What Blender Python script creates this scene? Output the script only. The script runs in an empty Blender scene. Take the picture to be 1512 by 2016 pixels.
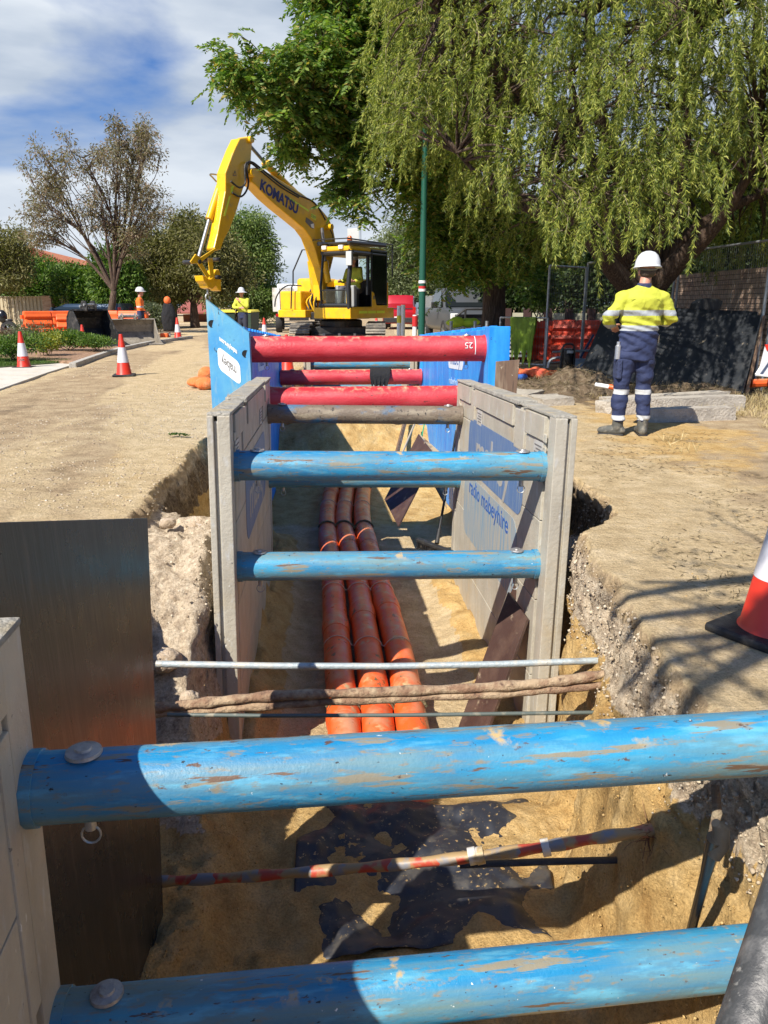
import bpy, bmesh, math, random
import numpy as np
from mathutils import Vector, Matrix
R = math.radians
random.seed(7); RNG = np.random.default_rng(7)
S = bpy.context.scene
COL = S.collection
# ---------------------------------------------------------------- camera, sky, sun, exposure
CAMH = 1.25; PITCH = R(15.4); F = 1480.0
cd = bpy.data.cameras.new('camera'); cam = bpy.data.objects.new('camera', cd); COL.objects.link(cam)
cam.location = (0, 0, CAMH); cam.rotation_euler = (R(90) - PITCH, 0, 0)
cd.sensor_fit = 'VERTICAL'; cd.sensor_height = 24; cd.lens = 24 * F / 2016; cd.clip_start = 0.05; cd.clip_end = 3000
S.camera = cam
SUNV = Vector((-.60, -.75, 1.0)).normalized()       # towards the sun
sd = bpy.data.lights.new('sun', 'SUN'); sd.energy = 5.0; sd.angle = R(.5); sd.color = (1, .94, .83)
so = bpy.data.objects.new('sun', sd); COL.objects.link(so); so.rotation_euler = SUNV.to_track_quat('Z', 'Y').to_euler()
w = bpy.data.worlds.new('World'); S.world = w; w.use_nodes = True
nt = w.node_tree; nt.nodes.clear()
def N(nt, t, **k):
    n = nt.nodes.new(t)
    for a, b in k.items():
        if a.startswith('i_'):
            n.inputs[int(a[2:])].default_value = b
        else: setattr(n, a, b)
    return n
def Lk(nt, a, ai, b, bi): nt.links.new(a.outputs[ai], b.inputs[bi])
out = N(nt, 'ShaderNodeOutputWorld'); bg = N(nt, 'ShaderNodeBackground'); bg.inputs[1].default_value = .085
sky = N(nt, 'ShaderNodeTexSky'); sky.sky_type = 'NISHITA'; sky.sun_disc = False
sky.sun_elevation = math.asin(SUNV.z); sky.sun_rotation = math.atan2(SUNV.x, SUNV.y)
tc = N(nt, 'ShaderNodeTexCoord'); mp = N(nt, 'ShaderNodeMapping'); mp.inputs['Scale'].default_value = (1, 1, 2.6); mp.inputs['Location'].default_value = (5.2, 3.3, .7)
Lk(nt, tc, 'Generated', mp, 0)
n1 = N(nt, 'ShaderNodeTexNoise'); n1.inputs['Scale'].default_value = 2.6; n1.inputs['Detail'].default_value = 7; n1.inputs['Roughness'].default_value = .52; n1.inputs['Distortion'].default_value = .35
Lk(nt, mp, 0, n1, 'Vector')
r1 = N(nt, 'ShaderNodeValToRGB'); r1.color_ramp.elements[0].position = .31; r1.color_ramp.elements[0].color = (0, 0, 0, 1); r1.color_ramp.elements[1].position = .475; r1.color_ramp.elements[1].color = (1, 1, 1, 1)
Lk(nt, n1, 0, r1, 0)
n2 = N(nt, 'ShaderNodeTexNoise'); n2.inputs['Scale'].default_value = 3.4; n2.inputs['Detail'].default_value = 6; n2.inputs['Roughness'].default_value = .5
mp2 = N(nt, 'ShaderNodeMapping'); mp2.inputs['Scale'].default_value = (1, 1, 4.0); mp2.inputs['Location'].default_value = (4, 2, 1)
Lk(nt, tc, 'Generated', mp2, 0); Lk(nt, mp2, 0, n2, 'Vector')
r2 = N(nt, 'ShaderNodeValToRGB'); r2.color_ramp.elements[0].position = .34; r2.color_ramp.elements[0].color = (3.1, 3.8, 4.9, 1); r2.color_ramp.elements[1].position = .64; r2.color_ramp.elements[1].color = (6.0, 6.5, 7.1, 1)
Lk(nt, n2, 0, r2, 0)
hs = N(nt, 'ShaderNodeMix', data_type='RGBA', blend_type='MULTIPLY'); hs.inputs[0].default_value = 1
Lk(nt, sky, 0, hs, 6); hs.inputs[7].default_value = (.40, .62, 1.0, 1)
# broken cloud low over the road; overhead and behind it is mostly clear
sz = N(nt, 'ShaderNodeSeparateXYZ'); Lk(nt, tc, 'Generated', sz, 0)
e1 = N(nt, 'ShaderNodeMapRange'); e1.inputs[1].default_value = .80; e1.inputs[2].default_value = .42; Lk(nt, sz, 2, e1, 0)
e2 = N(nt, 'ShaderNodeMapRange'); e2.inputs[1].default_value = -.5; e2.inputs[2].default_value = .25; Lk(nt, sz, 1, e2, 0)
ml = N(nt, 'ShaderNodeMath', operation='MULTIPLY'); Lk(nt, e1, 0, ml, 0); Lk(nt, e2, 0, ml, 1)
ml2 = N(nt, 'ShaderNodeMath', operation='MULTIPLY'); Lk(nt, ml, 0, ml2, 0); Lk(nt, r1, 0, ml2, 1)
mx = N(nt, 'ShaderNodeMix', data_type='RGBA')
Lk(nt, ml2, 0, mx, 0); Lk(nt, hs, 2, mx, 6); Lk(nt, r2, 0, mx, 7); Lk(nt, mx, 2, bg, 0); Lk(nt, bg, 0, out, 0)
vs = S.view_settings; S.display_settings.display_device = 'sRGB'
vs.view_transform = 'Standard'; vs.look = 'None'; vs.exposure = 0.62; vs.gamma = 1; vs.use_curve_mapping = False
S.cycles.max_bounces = 6; S.cycles.transparent_max_bounces = 8
# ---------------------------------------------------------------- helpers
CP, SP = math.cos(PITCH), math.sin(PITCH)
def P(px, py, D=None, z=None, X=None):
    """world point seen at photo pixel (px,py) at world y=D, height z or world x=X"""
    cx = (px - 756) / F; cy = -(py - 1008) / F
    d = Vector((cx, CP + cy * SP, -SP + cy * CP))
    if D is not None: t = D / d.y
    elif z is not None: t = (z - CAMH) / d.z
    else: t = X / d.x
    return Vector((0, 0, CAMH)) + d * t
def lattice(ix, iy, iz, s):
    h = (ix * 374761393 + iy * 668265263 + iz * 2147483647 + s * 1274126177) & 0xffffffff
    h = ((h ^ (h >> 13)) * 1274126177) & 0xffffffff
    return ((h ^ (h >> 16)) & 0xffff) / 65535.0
def vnoise(x, y, z=None, s=0):
    x = np.asarray(x, float); y = np.asarray(y, float); z = np.zeros_like(x) if z is None else np.asarray(z, float)
    x, y, z = np.broadcast_arrays(x, y, z)
    ix = np.floor(x).astype(np.int64); iy = np.floor(y).astype(np.int64); iz = np.floor(z).astype(np.int64)
    fx, fy, fz = x - ix, y - iy, z - iz
    fx = fx * fx * (3 - 2 * fx); fy = fy * fy * (3 - 2 * fy); fz = fz * fz * (3 - 2 * fz)
    r = 0
    for a in (0, 1):
        for b in (0, 1):
            for c in (0, 1):
                r = r + lattice(ix + a, iy + b, iz + c, s) * (fx if a else 1 - fx) * (fy if b else 1 - fy) * (fz if c else 1 - fz)
    return r * 2 - 1
def fbm(x, y, z=None, o=4, s=0):
    r = 0; a = 1.0; f = 1.0; t = 0
    for i in range(o):
        r = r + a * vnoise(np.asarray(x) * f, np.asarray(y) * f, None if z is None else np.asarray(z) * f, s + i * 17); t += a; a *= .5; f *= 2.03
    return r / t

class MB:
    def __init__(s): s.v = []; s.f = []; s.m = []
    def add(s, vs_, fs, m=0):
        o = len(s.v); s.v.extend([tuple(v) for v in vs_])
        for f in fs: s.f.append(tuple(i + o for i in f)); s.m.append(m)
        return s
    def box(s, c, size, M=None, m=0):
        x, y, z = (a / 2 for a in size); c = Vector(c)
        vs_ = [Vector((sx * x, sy * y, sz * z)) for sz in (-1, 1) for sy in (-1, 1) for sx in (-1, 1)]
        if M is not None: vs_ = [M @ v for v in vs_]
        return s.add([v + c for v in vs_], [(0, 2, 3, 1), (4, 5, 7, 6), (0, 1, 5, 4), (2, 6, 7, 3), (0, 4, 6, 2), (1, 3, 7, 5)], m)
    def bx(s, x0, x1, y0, y1, z0, z1, m=0): return s.box(((x0 + x1) / 2, (y0 + y1) / 2, (z0 + z1) / 2), (x1 - x0, y1 - y0, z1 - z0), None, m)
    def tube(s, pts, r, n=10, caps=True, m=0, flat=1.0):
        pts = [Vector(p) for p in pts]; k = len(pts)
        if not isinstance(r, (list, tuple)): r = [r] * k
        o = len(s.v); up = None
        for i, p in enumerate(pts):
            d = (pts[min(i + 1, k - 1)] - pts[max(i - 1, 0)])
            if d.length < 1e-9: d = Vector((0, 0, 1))
            d.normalize()
            if up is None:
                a = Vector((0, 0, 1)) if abs(d.z) < .9 else Vector((0, 1, 0))
            else: a = up
            x = d.cross(a)
            if x.length < 1e-6: x = d.orthogonal()
            x.normalize(); up = x.cross(d).normalized()
            for j in range(n):
                t = 2 * math.pi * j / n
                s.v.append(tuple(p + (x * math.cos(t) + up * math.sin(t) * flat) * r[i]))
        for i in range(k - 1):
            for j in range(n):
                a = o + i * n + j; b = o + i * n + (j + 1) % n
                s.f.append((a, b, b + n, a + n)); s.m.append(m)
        if caps:
            s.f.append(tuple(o + j for j in range(n))[::-1]); s.m.append(m)
            s.f.append(tuple(o + (k - 1) * n + j for j in range(n))); s.m.append(m)
        return s
    def lathe(s, prof, c=(0, 0, 0), M=None, n=24, m=0):
        o = len(s.v); c = Vector(c)
        for (r, z) in prof:
            for j in range(n):
                t = 2 * math.pi * j / n; v = Vector((r * math.cos(t), r * math.sin(t), z))
                if M is not None: v = M @ v
                s.v.append(tuple(v + c))
        for i in range(len(prof) - 1):
            for j in range(n):
                a = o + i * n + j; b = o + i * n + (j + 1) % n
                s.f.append((a, b, b + n, a + n)); s.m.append(m)
        if prof[0][0] > 1e-4: s.f.append(tuple(o + j for j in range(n))[::-1]); s.m.append(m)
        if prof[-1][0] > 1e-4: s.f.append(tuple(o + (len(prof) - 1) * n + j for j in range(n))); s.m.append(m)
        return s
    def prism(s, poly, off, m=0):
        """poly: list of 3D points, off: extrusion vector"""
        k = len(poly); off = Vector(off); a = [Vector(p) for p in poly]
        return s.add(a + [p + off for p in a], [tuple(range(k))[::-1], tuple(range(k, 2 * k))] + [(i, (i + 1) % k, k + (i + 1) % k, k + i) for i in range(k)], m)
    def ell(s, c, r, M=None, nu=14, nv=9, m=0):
        prof = [(math.sin(math.pi * i / nv), -math.cos(math.pi * i / nv)) for i in range(nv + 1)]
        prof[0] = (1e-5, -1); prof[-1] = (1e-5, 1)
        Sx = Matrix.Diagonal((*r, 1)).to_3x3()
        return s.lathe(prof, c, (M @ Sx) if M is not None else Sx, nu, m)
def mesh_of(name, mb):
    me = bpy.data.meshes.new(name); me.from_pydata(mb.v, [], mb.f)
    if any(mb.m): me.polygons.foreach_set('material_index', mb.m)
    return me
def build(mb, name, mats, parent=None, smooth=False, bevel=0, world=False, seg=2, weld=False, keep=False):
    if not isinstance(mats, (list, tuple)): mats = [mats]
    me = mb if isinstance(mb, bpy.types.Mesh) else mesh_of(name, mb)
    bm = bmesh.new(); bm.from_mesh(me)
    if weld: bmesh.ops.remove_doubles(bm, verts=bm.verts, dist=1e-5)
    if not keep: bmesh.ops.recalc_face_normals(bm, faces=bm.faces)
    if bevel:
        ed = [e for e in bm.edges if e.is_manifold and e.calc_face_angle(0) > .5]
        bmesh.ops.bevel(bm, geom=ed, offset=bevel, segments=seg, affect='EDGES', profile=.6, clamp_overlap=True)
    bm.to_mesh(me); bm.free()
    me.materials.clear()
    for m in mats: me.materials.append(m)
    if smooth:
        me.shade_smooth()
        if smooth != 'all':
            try: me.set_sharp_from_angle(angle=R(38))
            except Exception: pass
    o = bpy.data.objects.new(name, me); COL.objects.link(o)
    if parent is not None:
        o.parent = parent
        if world: o.matrix_parent_inverse = WM[parent.name].inverted(); WM[o.name] = Matrix.Identity(4)
    return o
WM = {}
def thing(name, label, cat, loc=(0, 0, 0), rz=0, group=None, rot=None, scale=1):
    o = bpy.data.objects.new(name, None); COL.objects.link(o); o.empty_display_size = .2
    o.location = loc; o.rotation_euler = rot if rot else (0, 0, rz); o.scale = (scale,) * 3
    from mathutils import Euler
    WM[o.name] = Matrix.LocRotScale(Vector(loc), Euler(rot if rot else (0, 0, rz)), Vector((scale,) * 3))
    o['label'] = label; o['category'] = cat
    if group: o['group'] = group
    return o
def tag(o, label=None, cat=None, group=None, kind=None):
    if label: o['label'] = label
    if cat: o['category'] = cat
    if group: o['group'] = group
    if kind: o['kind'] = kind
    return o
KIDS = {}
def dup(root, loc, rz=None, label=None, group=None, rot=None, scale=None):
    r = root.copy(); COL.objects.link(r); r.location = loc
    if rz is not None: r.rotation_euler = (0, 0, rz)
    if rot is not None: r.rotation_euler = rot
    if scale: r.scale = (scale,) * 3
    if label: r['label'] = label
    if group: r['group'] = group
    def rec(a, b):
        for ch in [o for o in COL.objects if o.parent == a]:
            c = ch.copy(); COL.objects.link(c); c.parent = b; rec(ch, c)
    rec(root, r)
    return r
def text_mesh(name, txt, size, M, mat, parent=None, ext=.002, world=False, bold=0, spacing=1.0, label=None, sx=1.0, align='CENTER'):
    cu = bpy.data.curves.new(name, 'FONT'); cu.body = txt; cu.size = size; cu.extrude = ext; cu.align_x = align; cu.align_y = 'CENTER'; cu.offset = bold; cu.space_character = spacing; cu.resolution_u = 3
    to = bpy.data.objects.new(name, cu); COL.objects.link(to)
    dg = bpy.context.evaluated_depsgraph_get()
    me = bpy.data.meshes.new_from_object(to.evaluated_get(dg)); bpy.data.objects.remove(to); bpy.data.curves.remove(cu)
    me.transform(M @ Matrix.Diagonal((sx, 1, 1, 1)))
    me.materials.clear(); me.materials.append(mat); me.name = name
    o = bpy.data.objects.new(name, me); COL.objects.link(o)
    if parent is not None:
        o.parent = parent
        if world: o.matrix_parent_inverse = WM[parent.name].inverted()
    return o
def frame(o, x, y):
    """4x4 with given local x,y axes (world vecs) and origin"""
    x = Vector(x).normalized(); y = Vector(y); z = x.cross(y).normalized(); y = z.cross(x)
    M = Matrix((x, y, z)).transposed().to_4x4(); M.translation = Vector(o); return M
# ---- materials
MATS = {}
def mat(name, base, rough=.7, metal=0, layers=(), bump=None, spec=.5, coord='Object', rvar=0, trans=0, coat=0, alpha=1):
    """layers: (color, scale, lo, hi, (sx,sy,sz), kind) kind in '', 'up', 'vor'"""
    if name in MATS: return MATS[name]
    m = bpy.data.materials.new(name); m.use_nodes = True; nt = m.node_tree; b = nt.nodes['Principled BSDF']
    b.inputs['Roughness'].default_value = rough; b.inputs['Metallic'].default_value = metal
    b.inputs['Specular IOR Level'].default_value = spec
    if coat: b.inputs['Coat Weight'].default_value = coat; b.inputs['Coat Roughness'].default_value = .08
    tc = N(nt, 'ShaderNodeTexCoord'); prev = None
    rgb = N(nt, 'ShaderNodeRGB'); rgb.outputs[0].default_value = (*base, 1); prev = (rgb, 0)
    def mapped(st):
        mp = N(nt, 'ShaderNodeMapping'); mp.inputs['Scale'].default_value = st; Lk(nt, tc, coord, mp, 0); return mp
    for i, L in enumerate(layers):
        c, sc, lo, hi = L[:4]; st = L[4] if len(L) > 4 else (1, 1, 1); kd = L[5] if len(L) > 5 else ''
        mp = mapped(st)
        if 'vor' in kd:
            no = N(nt, 'ShaderNodeTexVoronoi'); no.inputs['Scale'].default_value = sc; oi = 'Distance'
        else:
            no = N(nt, 'ShaderNodeTexNoise'); no.inputs['Scale'].default_value = sc; no.inputs['Detail'].default_value = 6; no.inputs['Roughness'].default_value = .62; oi = 0
        mp.inputs['Location'].default_value = (i * 3.7, i * 1.3, i * 2.1)
        Lk(nt, mp, 0, no, 'Vector')
        mr = N(nt, 'ShaderNodeMapRange'); mr.inputs[1].default_value = lo; mr.inputs[2].default_value = hi
        Lk(nt, no, oi, mr, 0); fac = (mr, 0)
        if 'up' in kd:
            ge = N(nt, 'ShaderNodeNewGeometry'); sx = N(nt, 'ShaderNodeSeparateXYZ'); Lk(nt, ge, 'Normal', sx, 0)
            m2 = N(nt, 'ShaderNodeMapRange'); m2.inputs[1].default_value = .55; m2.inputs[2].default_value = .95; Lk(nt, sx, 2, m2, 0)
            mu = N(nt, 'ShaderNodeMath', operation='MULTIPLY'); Lk(nt, mr, 0, mu, 0); Lk(nt, m2, 0, mu, 1); fac = (mu, 0)
        mi = N(nt, 'ShaderNodeMix', data_type='RGBA'); mi.clamp_factor = True
        Lk(nt, fac[0], fac[1], mi, 0); Lk(nt, prev[0], prev[1], mi, 6); mi.inputs[7].default_value = (*c, 1); prev = (mi, 2)
    Lk(nt, prev[0], prev[1], b, 'Base Color')
    if rvar:
        no = N(nt, 'ShaderNodeTexNoise'); no.inputs['Scale'].default_value = 9; no.inputs['Detail'].default_value = 5; Lk(nt, tc, coord, no, 'Vector')
        mr = N(nt, 'ShaderNodeMapRange'); mr.inputs[1].default_value = .3; mr.inputs[2].default_value = .7; mr.inputs[3].default_value = max(0, rough - rvar); mr.inputs[4].default_value = min(1, rough + rvar)
        Lk(nt, no, 0, mr, 0); Lk(nt, mr, 0, b, 'Roughness')
    if bump:
        sc, stg, st = bump if len(bump) > 2 else (*bump, (1, 1, 1))
        mp = mapped(st); no = N(nt, 'ShaderNodeTexNoise'); no.inputs['Scale'].default_value = sc; no.inputs['Detail'].default_value = 8; no.inputs['Roughness'].default_value = .65
        Lk(nt, mp, 0, no, 'Vector'); bu = N(nt, 'ShaderNodeBump'); bu.inputs['Strength'].default_value = min(1, stg * 8); bu.inputs['Distance'].default_value = .03 if stg > .1 else .012
        Lk(nt, no, 0, bu, 'Height'); Lk(nt, bu, 0, b, 'Normal')
    if alpha < 1:
        b.inputs['Alpha'].default_value = alpha
    MATS[name] = m; return m
def leafmat(name, cols, rough=.55, tr=.35):
    """cols: list of (pos, rgb); colour chosen per leaf"""
    m = bpy.data.materials.new(name); m.use_nodes = True; nt = m.node_tree; b = nt.nodes['Principled BSDF']; o = nt.nodes['Material Output']
    ge = N(nt, 'ShaderNodeNewGeometry'); rp = N(nt, 'ShaderNodeValToRGB')
    while len(rp.color_ramp.elements) < len(cols): rp.color_ramp.elements.new(.5)
    for e, (p, c) in zip(rp.color_ramp.elements, cols): e.position = p; e.color = (*c, 1)
    Lk(nt, ge, 'Random Per Island', rp, 0); Lk(nt, rp, 0, b, 'Base Color'); b.inputs['Roughness'].default_value = rough
    b.inputs['Specular IOR Level'].default_value = .35
    t = N(nt, 'ShaderNodeBsdfTranslucent'); hs = N(nt, 'ShaderNodeMix', data_type='RGBA', blend_type='MULTIPLY'); hs.inputs[0].default_value = 1; hs.inputs[7].default_value = (1.1, 1.3, .5, 1)
    Lk(nt, rp, 0, hs, 6); Lk(nt, hs, 2, t, 0); mx = N(nt, 'ShaderNodeMixShader'); mx.inputs[0].default_value = tr
    Lk(nt, b, 0, mx, 1); Lk(nt, t, 0, mx, 2); Lk(nt, mx, 0, o, 0); return m
BLUE = (.010, .17, .50)
SAND = (.62, .43, .19)
M_strut = mat('blue_strut_paint', (.010, .20, .42), .42, 0, [((.03, .29, .50), 6, .44, .62, (.3, 1, 1)), ((.15, .24, .24), 6, .40, .62, (.12, 1.6, 1.6)), ((.12, .38, .54), 14, .54, .68, (.3, 1.4, 1.4)), ((.22, .20, .15), 60, .56, .70, (.3, 1, 1)), ((.24, .22, .165), 20, .575, .615, (.13, 1.3, 1.3)), ((.14, .085, .055), 15, .635, .66, (.2, 1.6, 1.6)), ((.10, .06, .045), 46, .64, .69, (.45, 1, 1)), ((.02, .022, .024), 60, .67, .70, (.6, 1, 1)), ((.085, .045, .032), 8, .68, .70, (.28, 1.8, 1.8)), ((.75, .78, .78), 38, .70, .73), ((.50, .36, .17), 7, .62, .68, (1, 1, 1), 'up')], (90, .025), rvar=.12)
M_strut_rusty = mat('worn_strut_paint', (.17, .13, .095), .55, 0, [((.02, .16, .33), 5, .55, .68, (.5, 1, 1)), ((.30, .25, .18), 12, .5, .66, (.3, 1, 1)), ((.03, .025, .022), 26, .6, .68)], (60, .08))
M_red = mat('red_strut_paint', (.50, .028, .04), .42, 0, [((.66, .085, .10), 6, .4, .7, (.3, 1, 1)), ((.35, .10, .08), 9, .60, .70, (.3, 1, 1)), ((.07, .04, .035), 26, .66, .70, (.4, 1, 1)), ((.55, .45, .28), 14, .5, .7, (1, 1, 1), 'up')], (50, .05), rvar=.1)
M_alu = mat('grey_panel_alloy', (.47, .43, .35), .55, .1, [((.37, .335, .27), 3, .42, .68, (1.4, 1.4, .6)), ((.50, .49, .46), 12, .58, .70, (1.6, 1.6, .5)), ((.46, .37, .24), 4, .54, .75, (1, 1, .8)), ((.16, .15, .14), 34, .68, .72), ((.75, .74, .7), 42, .68, .72, (.4, 2, .4))], (45, .05), rvar=.14)
M_alu_mud = mat('grey_panel_cap', (.43, .40, .34), .75, 0, [((.30, .28, .24), 9, .45, .65), ((.62, .58, .5), 20, .58, .7), ((.55, .43, .24), 6, .5, .7, (1, 1, 1), 'up')], (40, .15))
M_bluepanel = mat('blue_panel_paint', (.012, .22, .70), .45, 0, [((.04, .36, .82), 3.5, .40, .65, (1.5, 1.5, .3)), ((.25, .45, .65), 14, .66, .73, (3, 3, .2)), ((.02, .06, .16), 20, .66, .70), ((.35, .28, .18), 8, .6, .75, (1, 1, 1), 'up')], (30, .03), rvar=.1)
M_bluepanel_d = mat('dull_blue_plate_paint', (.10, .33, .50), .5, 0, [((.05, .25, .50), 3, .4, .65, (1, 1, .7)), ((.28, .38, .36), 4, .55, .75, (2, 2, .4)), ((.30, .22, .14), 9, .64, .74), ((.04, .05, .06), 18, .67, .70, (1, 1, .4))], (30, .03), rvar=.1)
M_steel_dark = mat('dark_glossy_sheet', (.028, .025, .021), .29, 0, [((.040, .034, .028), 3, .45, .7, (2, 2, .5)), ((.075, .06, .048), 9, .54, .74, (3, 3, .25)), ((.12, .10, .08), 50, .68, .74, (3, 3, .10))], (18, .02, (2, 2, .2)), rvar=.05, spec=.5)
M_galv = mat('galvanised_steel', (.42, .44, .45), .45, .6, [((.28, .29, .30), 14, .45, .65), ((.55, .55, .53), 30, .6, .7)], (60, .02))
M_pin = mat('zinc_pin', (.45, .44, .43), .4, .7, [((.25, .22, .2), 20, .5, .7)], (50, .05))
M_black = mat('black_rubber', (.018, .018, .019), .55, 0, [((.06, .055, .05), 14, .55, .7)], (40, .05))
M_blackgloss = mat('black_plastic', (.012, .012, .013), .25)
M_conduit = mat('orange_conduit', (.78, .115, .018), .38, 0, [((.58, .085, .02), 4, .48, .7), ((.42, .26, .12), 7, .60, .72), ((.13, .10, .04), 9, .62, .67, (1.6, .8, 1)), ((.60, .27, .15), 5, .42, .66, (1, 1, 1), 'up'), ((.5, .38, .2), 9, .58, .68, (1, 1, 1), 'up')], (70, .03), rvar=.12, spec=.6)
M_wood = mat('weathered_ply', (.14, .085, .055), .7, 0, [((.26, .19, .13), 6, .5, .7, (4, 4, .4)), ((.04, .025, .018), 9, .56, .7, (5, 5, .3)), ((.5, .42, .3), 14, .64, .72)], (50, .05, (3, 3, .3)))
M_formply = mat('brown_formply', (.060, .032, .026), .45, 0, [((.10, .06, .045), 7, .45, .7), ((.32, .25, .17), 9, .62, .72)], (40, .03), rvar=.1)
M_plyedge = mat('raw_ply_edge', (.52, .40, .26), .85)
M_white = mat('white_paint', (.80, .80, .78), .5, 0, [((.6, .58, .54), 9, .55, .75)])
M_navy = mat('navy_cloth', (.022, .032, .085), .85, 0, [((.040, .052, .115), 5, .4, .7)], (14, .25))
M_skin = mat('skin', (.52, .25, .17), .55)
M_glass = mat('dark_vehicle_glass', (.012, .018, .02), .06, 0, spec=.9)
M_yellow = mat('machine_yellow', (.80, .46, .008), .32, 0, [((.62, .34, .02), 3, .45, .75), ((.42, .30, .13), 5, .60, .78), ((.20, .12, .03), 24, .68, .74)], (20, .01), coat=.3)
M_soil = mat('dark_soil', (.13, .09, .055), .95, 0, [((.22, .17, .11), 16, .5, .65), ((.05, .035, .02), 24, .55, .66)], (20, .4))
M_conc = mat('concrete', (.50, .45, .38), .9, 0, [((.36, .32, .27), 6, .45, .65), ((.62, .57, .49), 18, .58, .68), ((.28, .25, .21), 40, .62, .7)], (40, .2))
# ---------------------------------------------------------------- ground with the excavated trench
def ss(a, b, x): t = np.clip((x - a) / (b - a), 0, 1); return t * t * (3 - 2 * t)
LE = np.array([(-3, -1.2), (1.6, -1.2), (2.7, -1.25), (3.0, -1.48), (4.3, -1.57), (5.8, -1.66), (7.3, -1.75), (8.5, -1.78), (13, -2.1), (13.6, -1.62), (15.2, -1.7), (16, -1.7)])
RE = np.array([(-3, 1.42), (1.3, 1.36), (1.8, 1.2), (2.1, 1.09), (2.5, 1.01), (2.9, 1.06), (3.3, 1.10), (3.7, 1.05), (4.1, 1.12), (4.5, 1.42), (4.9, 1.5), (5.6, 1.42), (6.2, 1.12), (7.1, .98), (7.5, 1.28), (9, 1.2), (13, .95), (13.5, .6), (15.2, .5), (16, .5)])
Y0, Y1 = -1.5, 15.6
def edges(y):
    l = np.interp(y, LE[:, 0], LE[:, 1]) + .035 * fbm(y * 3.1, y * 0 + 3, o=3, s=5) + .012 * vnoise(y * 22, y * 0, s=9)
    r = np.interp(y, RE[:, 0], RE[:, 1]) + .05 * fbm(y * 2.3, y * 0 + 9, o=4, s=6) + .02 * vnoise(y * 17, y * 0, s=11)
    return l, r
def floor_z(x, y):
    c = .04 - .0785 * (y - 4.15); u = x - c
    z = -1.47 + .012 * fbm(x * 2, y * 2, s=2) + .0 * x
    # loose sand by the right panels and along the left wall
    z = z + .10 * ss(.45, .85, u) * ss(3.8, 4.4, y) * (1 - ss(7.6, 8.4, y)) * (1 + .8 * fbm(x * 4, y * 4, s=4))
    z = z + .20 * ss(-.55, -.95, u) * ss(3.0, 4, y) * (1 + .8 * fbm(x * 5, y * 3, s=7)) * (1 - ss(8, 9, y))
    # sand filled over the conduits in the near bay
    nb = 1 - ss(3.35, 3.75, y)
    z = z * (1 - nb) + (-1.30 + .05 * fbm(x * 3, y * 3, s=8) + .03 * fbm(x * 9, y * 9, s=3)) * nb
    rr = (1 - ss(3.4, 4.0, y))
    z = z + rr * (.80 * ss(.74 + .30 * ss(2.6, 3.2, y), 1.38, x + .15 * fbm(x * 2, y * 2, s=12)) + .18 * ss(-.5, -.85, x + .10 * fbm(x * 3, y * 3, s=13)) * (1 + .5 * fbm(x * 7, y * 7, s=14)))
    z = z + rr * .10 * np.exp(-((x - .55) / .3) ** 2 - ((y - 2.45) / .2) ** 2)
    # the mound of sand at the far end of the trench
    z = z + ss(10.7, 12.5, y) * (.80 + .26 * np.exp(-((u + .1) / .55) ** 2) * 1.2 + .12 * fbm(x * 2.2, y * 2.2, s=15)) * (1 - .3 * ss(12.2, 13.6, y))
    return z
def ground_z(x, y):
    """height without the trench"""
    z = .018 * fbm(x * .9, y * .9, o=3, s=21) * ss(1, 4, np.abs(x)) + .008 * fbm(x * 5, y * 5, o=3, s=22)
    # worn verge on the right is a bit lumpier
    z = z + .018 * fbm(x * 2.2, y * 2.2, o=3, s=23) * ss(1.3, 2.2, x) * (1 - ss(11, 14, y))
    # far road rises and falls a little
    return z
def Hz(x, y):
    l, r = edges(y); g = ground_z(x, y); f = floor_z(x, y)
    tl = x - l; tr = r - x
    # left side profile (distance in from road edge)
    ledge = np.interp(y, [-2, 2.7, 3.1, 3.6, 4.0, 4.3, 5.0, 5.3, 6.6, 7.0, 7.6, 20], [-1.3, -1.3, -.95, -.62, -.30, -.14, -.16, -.70, -.8, -.4, -1.4, -1.4])
    ledge = ledge + .07 * fbm(x * 5, y * 5, s=31) + .045 * fbm(x * 13, y * 13, s=32)
    lip = -.10 * ss(0, .02, tl)
    a = g + lip + (ledge - g - lip) * ss(.01, .16, tl)
    a = a + (f - a) * ss(.50, .66, tl + .04 * fbm(y * 6, x * 6, s=33)) * (y < 7.3) + (f - a) * ss(.12, .3, tl) * (y >= 7.3)
    # right side
    rl = np.interp(y, [-2, 1.5, 2.2, 3.6, 4.0, 4.4, 4.6, 5.2, 5.5, 7, 7.6, 20], [-.75, -.7, -.45, -.42, -.7, -.8, -.30, -.34, -.9, -1., -1.4, -1.4])
    rl = rl + .05 * fbm(x * 6, y * 6, s=34)
    b = g + (rl - g) * ss(.0, .05, tr)
    wr = np.interp(y, [2, 2.8, 3.2, 4, 4.2, 7.2, 7.5], [.26, .26, .18, .10, .12, .1, .12])
    b = b + (f - b) * ss(wr * .3, wr * 1.15, tr + .05 * fbm(x * 5, y * 5, s=35)) * (y < 4.05) + (f - b) * ss(1.06, .97, x - .04 + .0785 * (y - 4.15)) * ((y >= 4.05) & (y < 7.3)) + (f - b) * ss(.1, .28, tr) * (y >= 7.3)
    z = np.where(tl < 0, g, np.where(tr < 0, g, np.minimum(g, np.where(tl < tr, np.maximum(a, f), np.maximum(b, f)))))
    # ends of the trench
    e = ss(15.6, 15.1, y + .12 * fbm(x * 3, y * 0, s=41)) * ss(-1.5, -1.2, y)
    return np.where(e < 1, g * (1 - e) + z * e, z)
def gaxis(parts):
    a = []
    for lo, hi, st in parts: a.append(np.arange(lo, hi - 1e-6, st))
    a.append([parts[-1][1]]); return np.concatenate(a)
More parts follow.
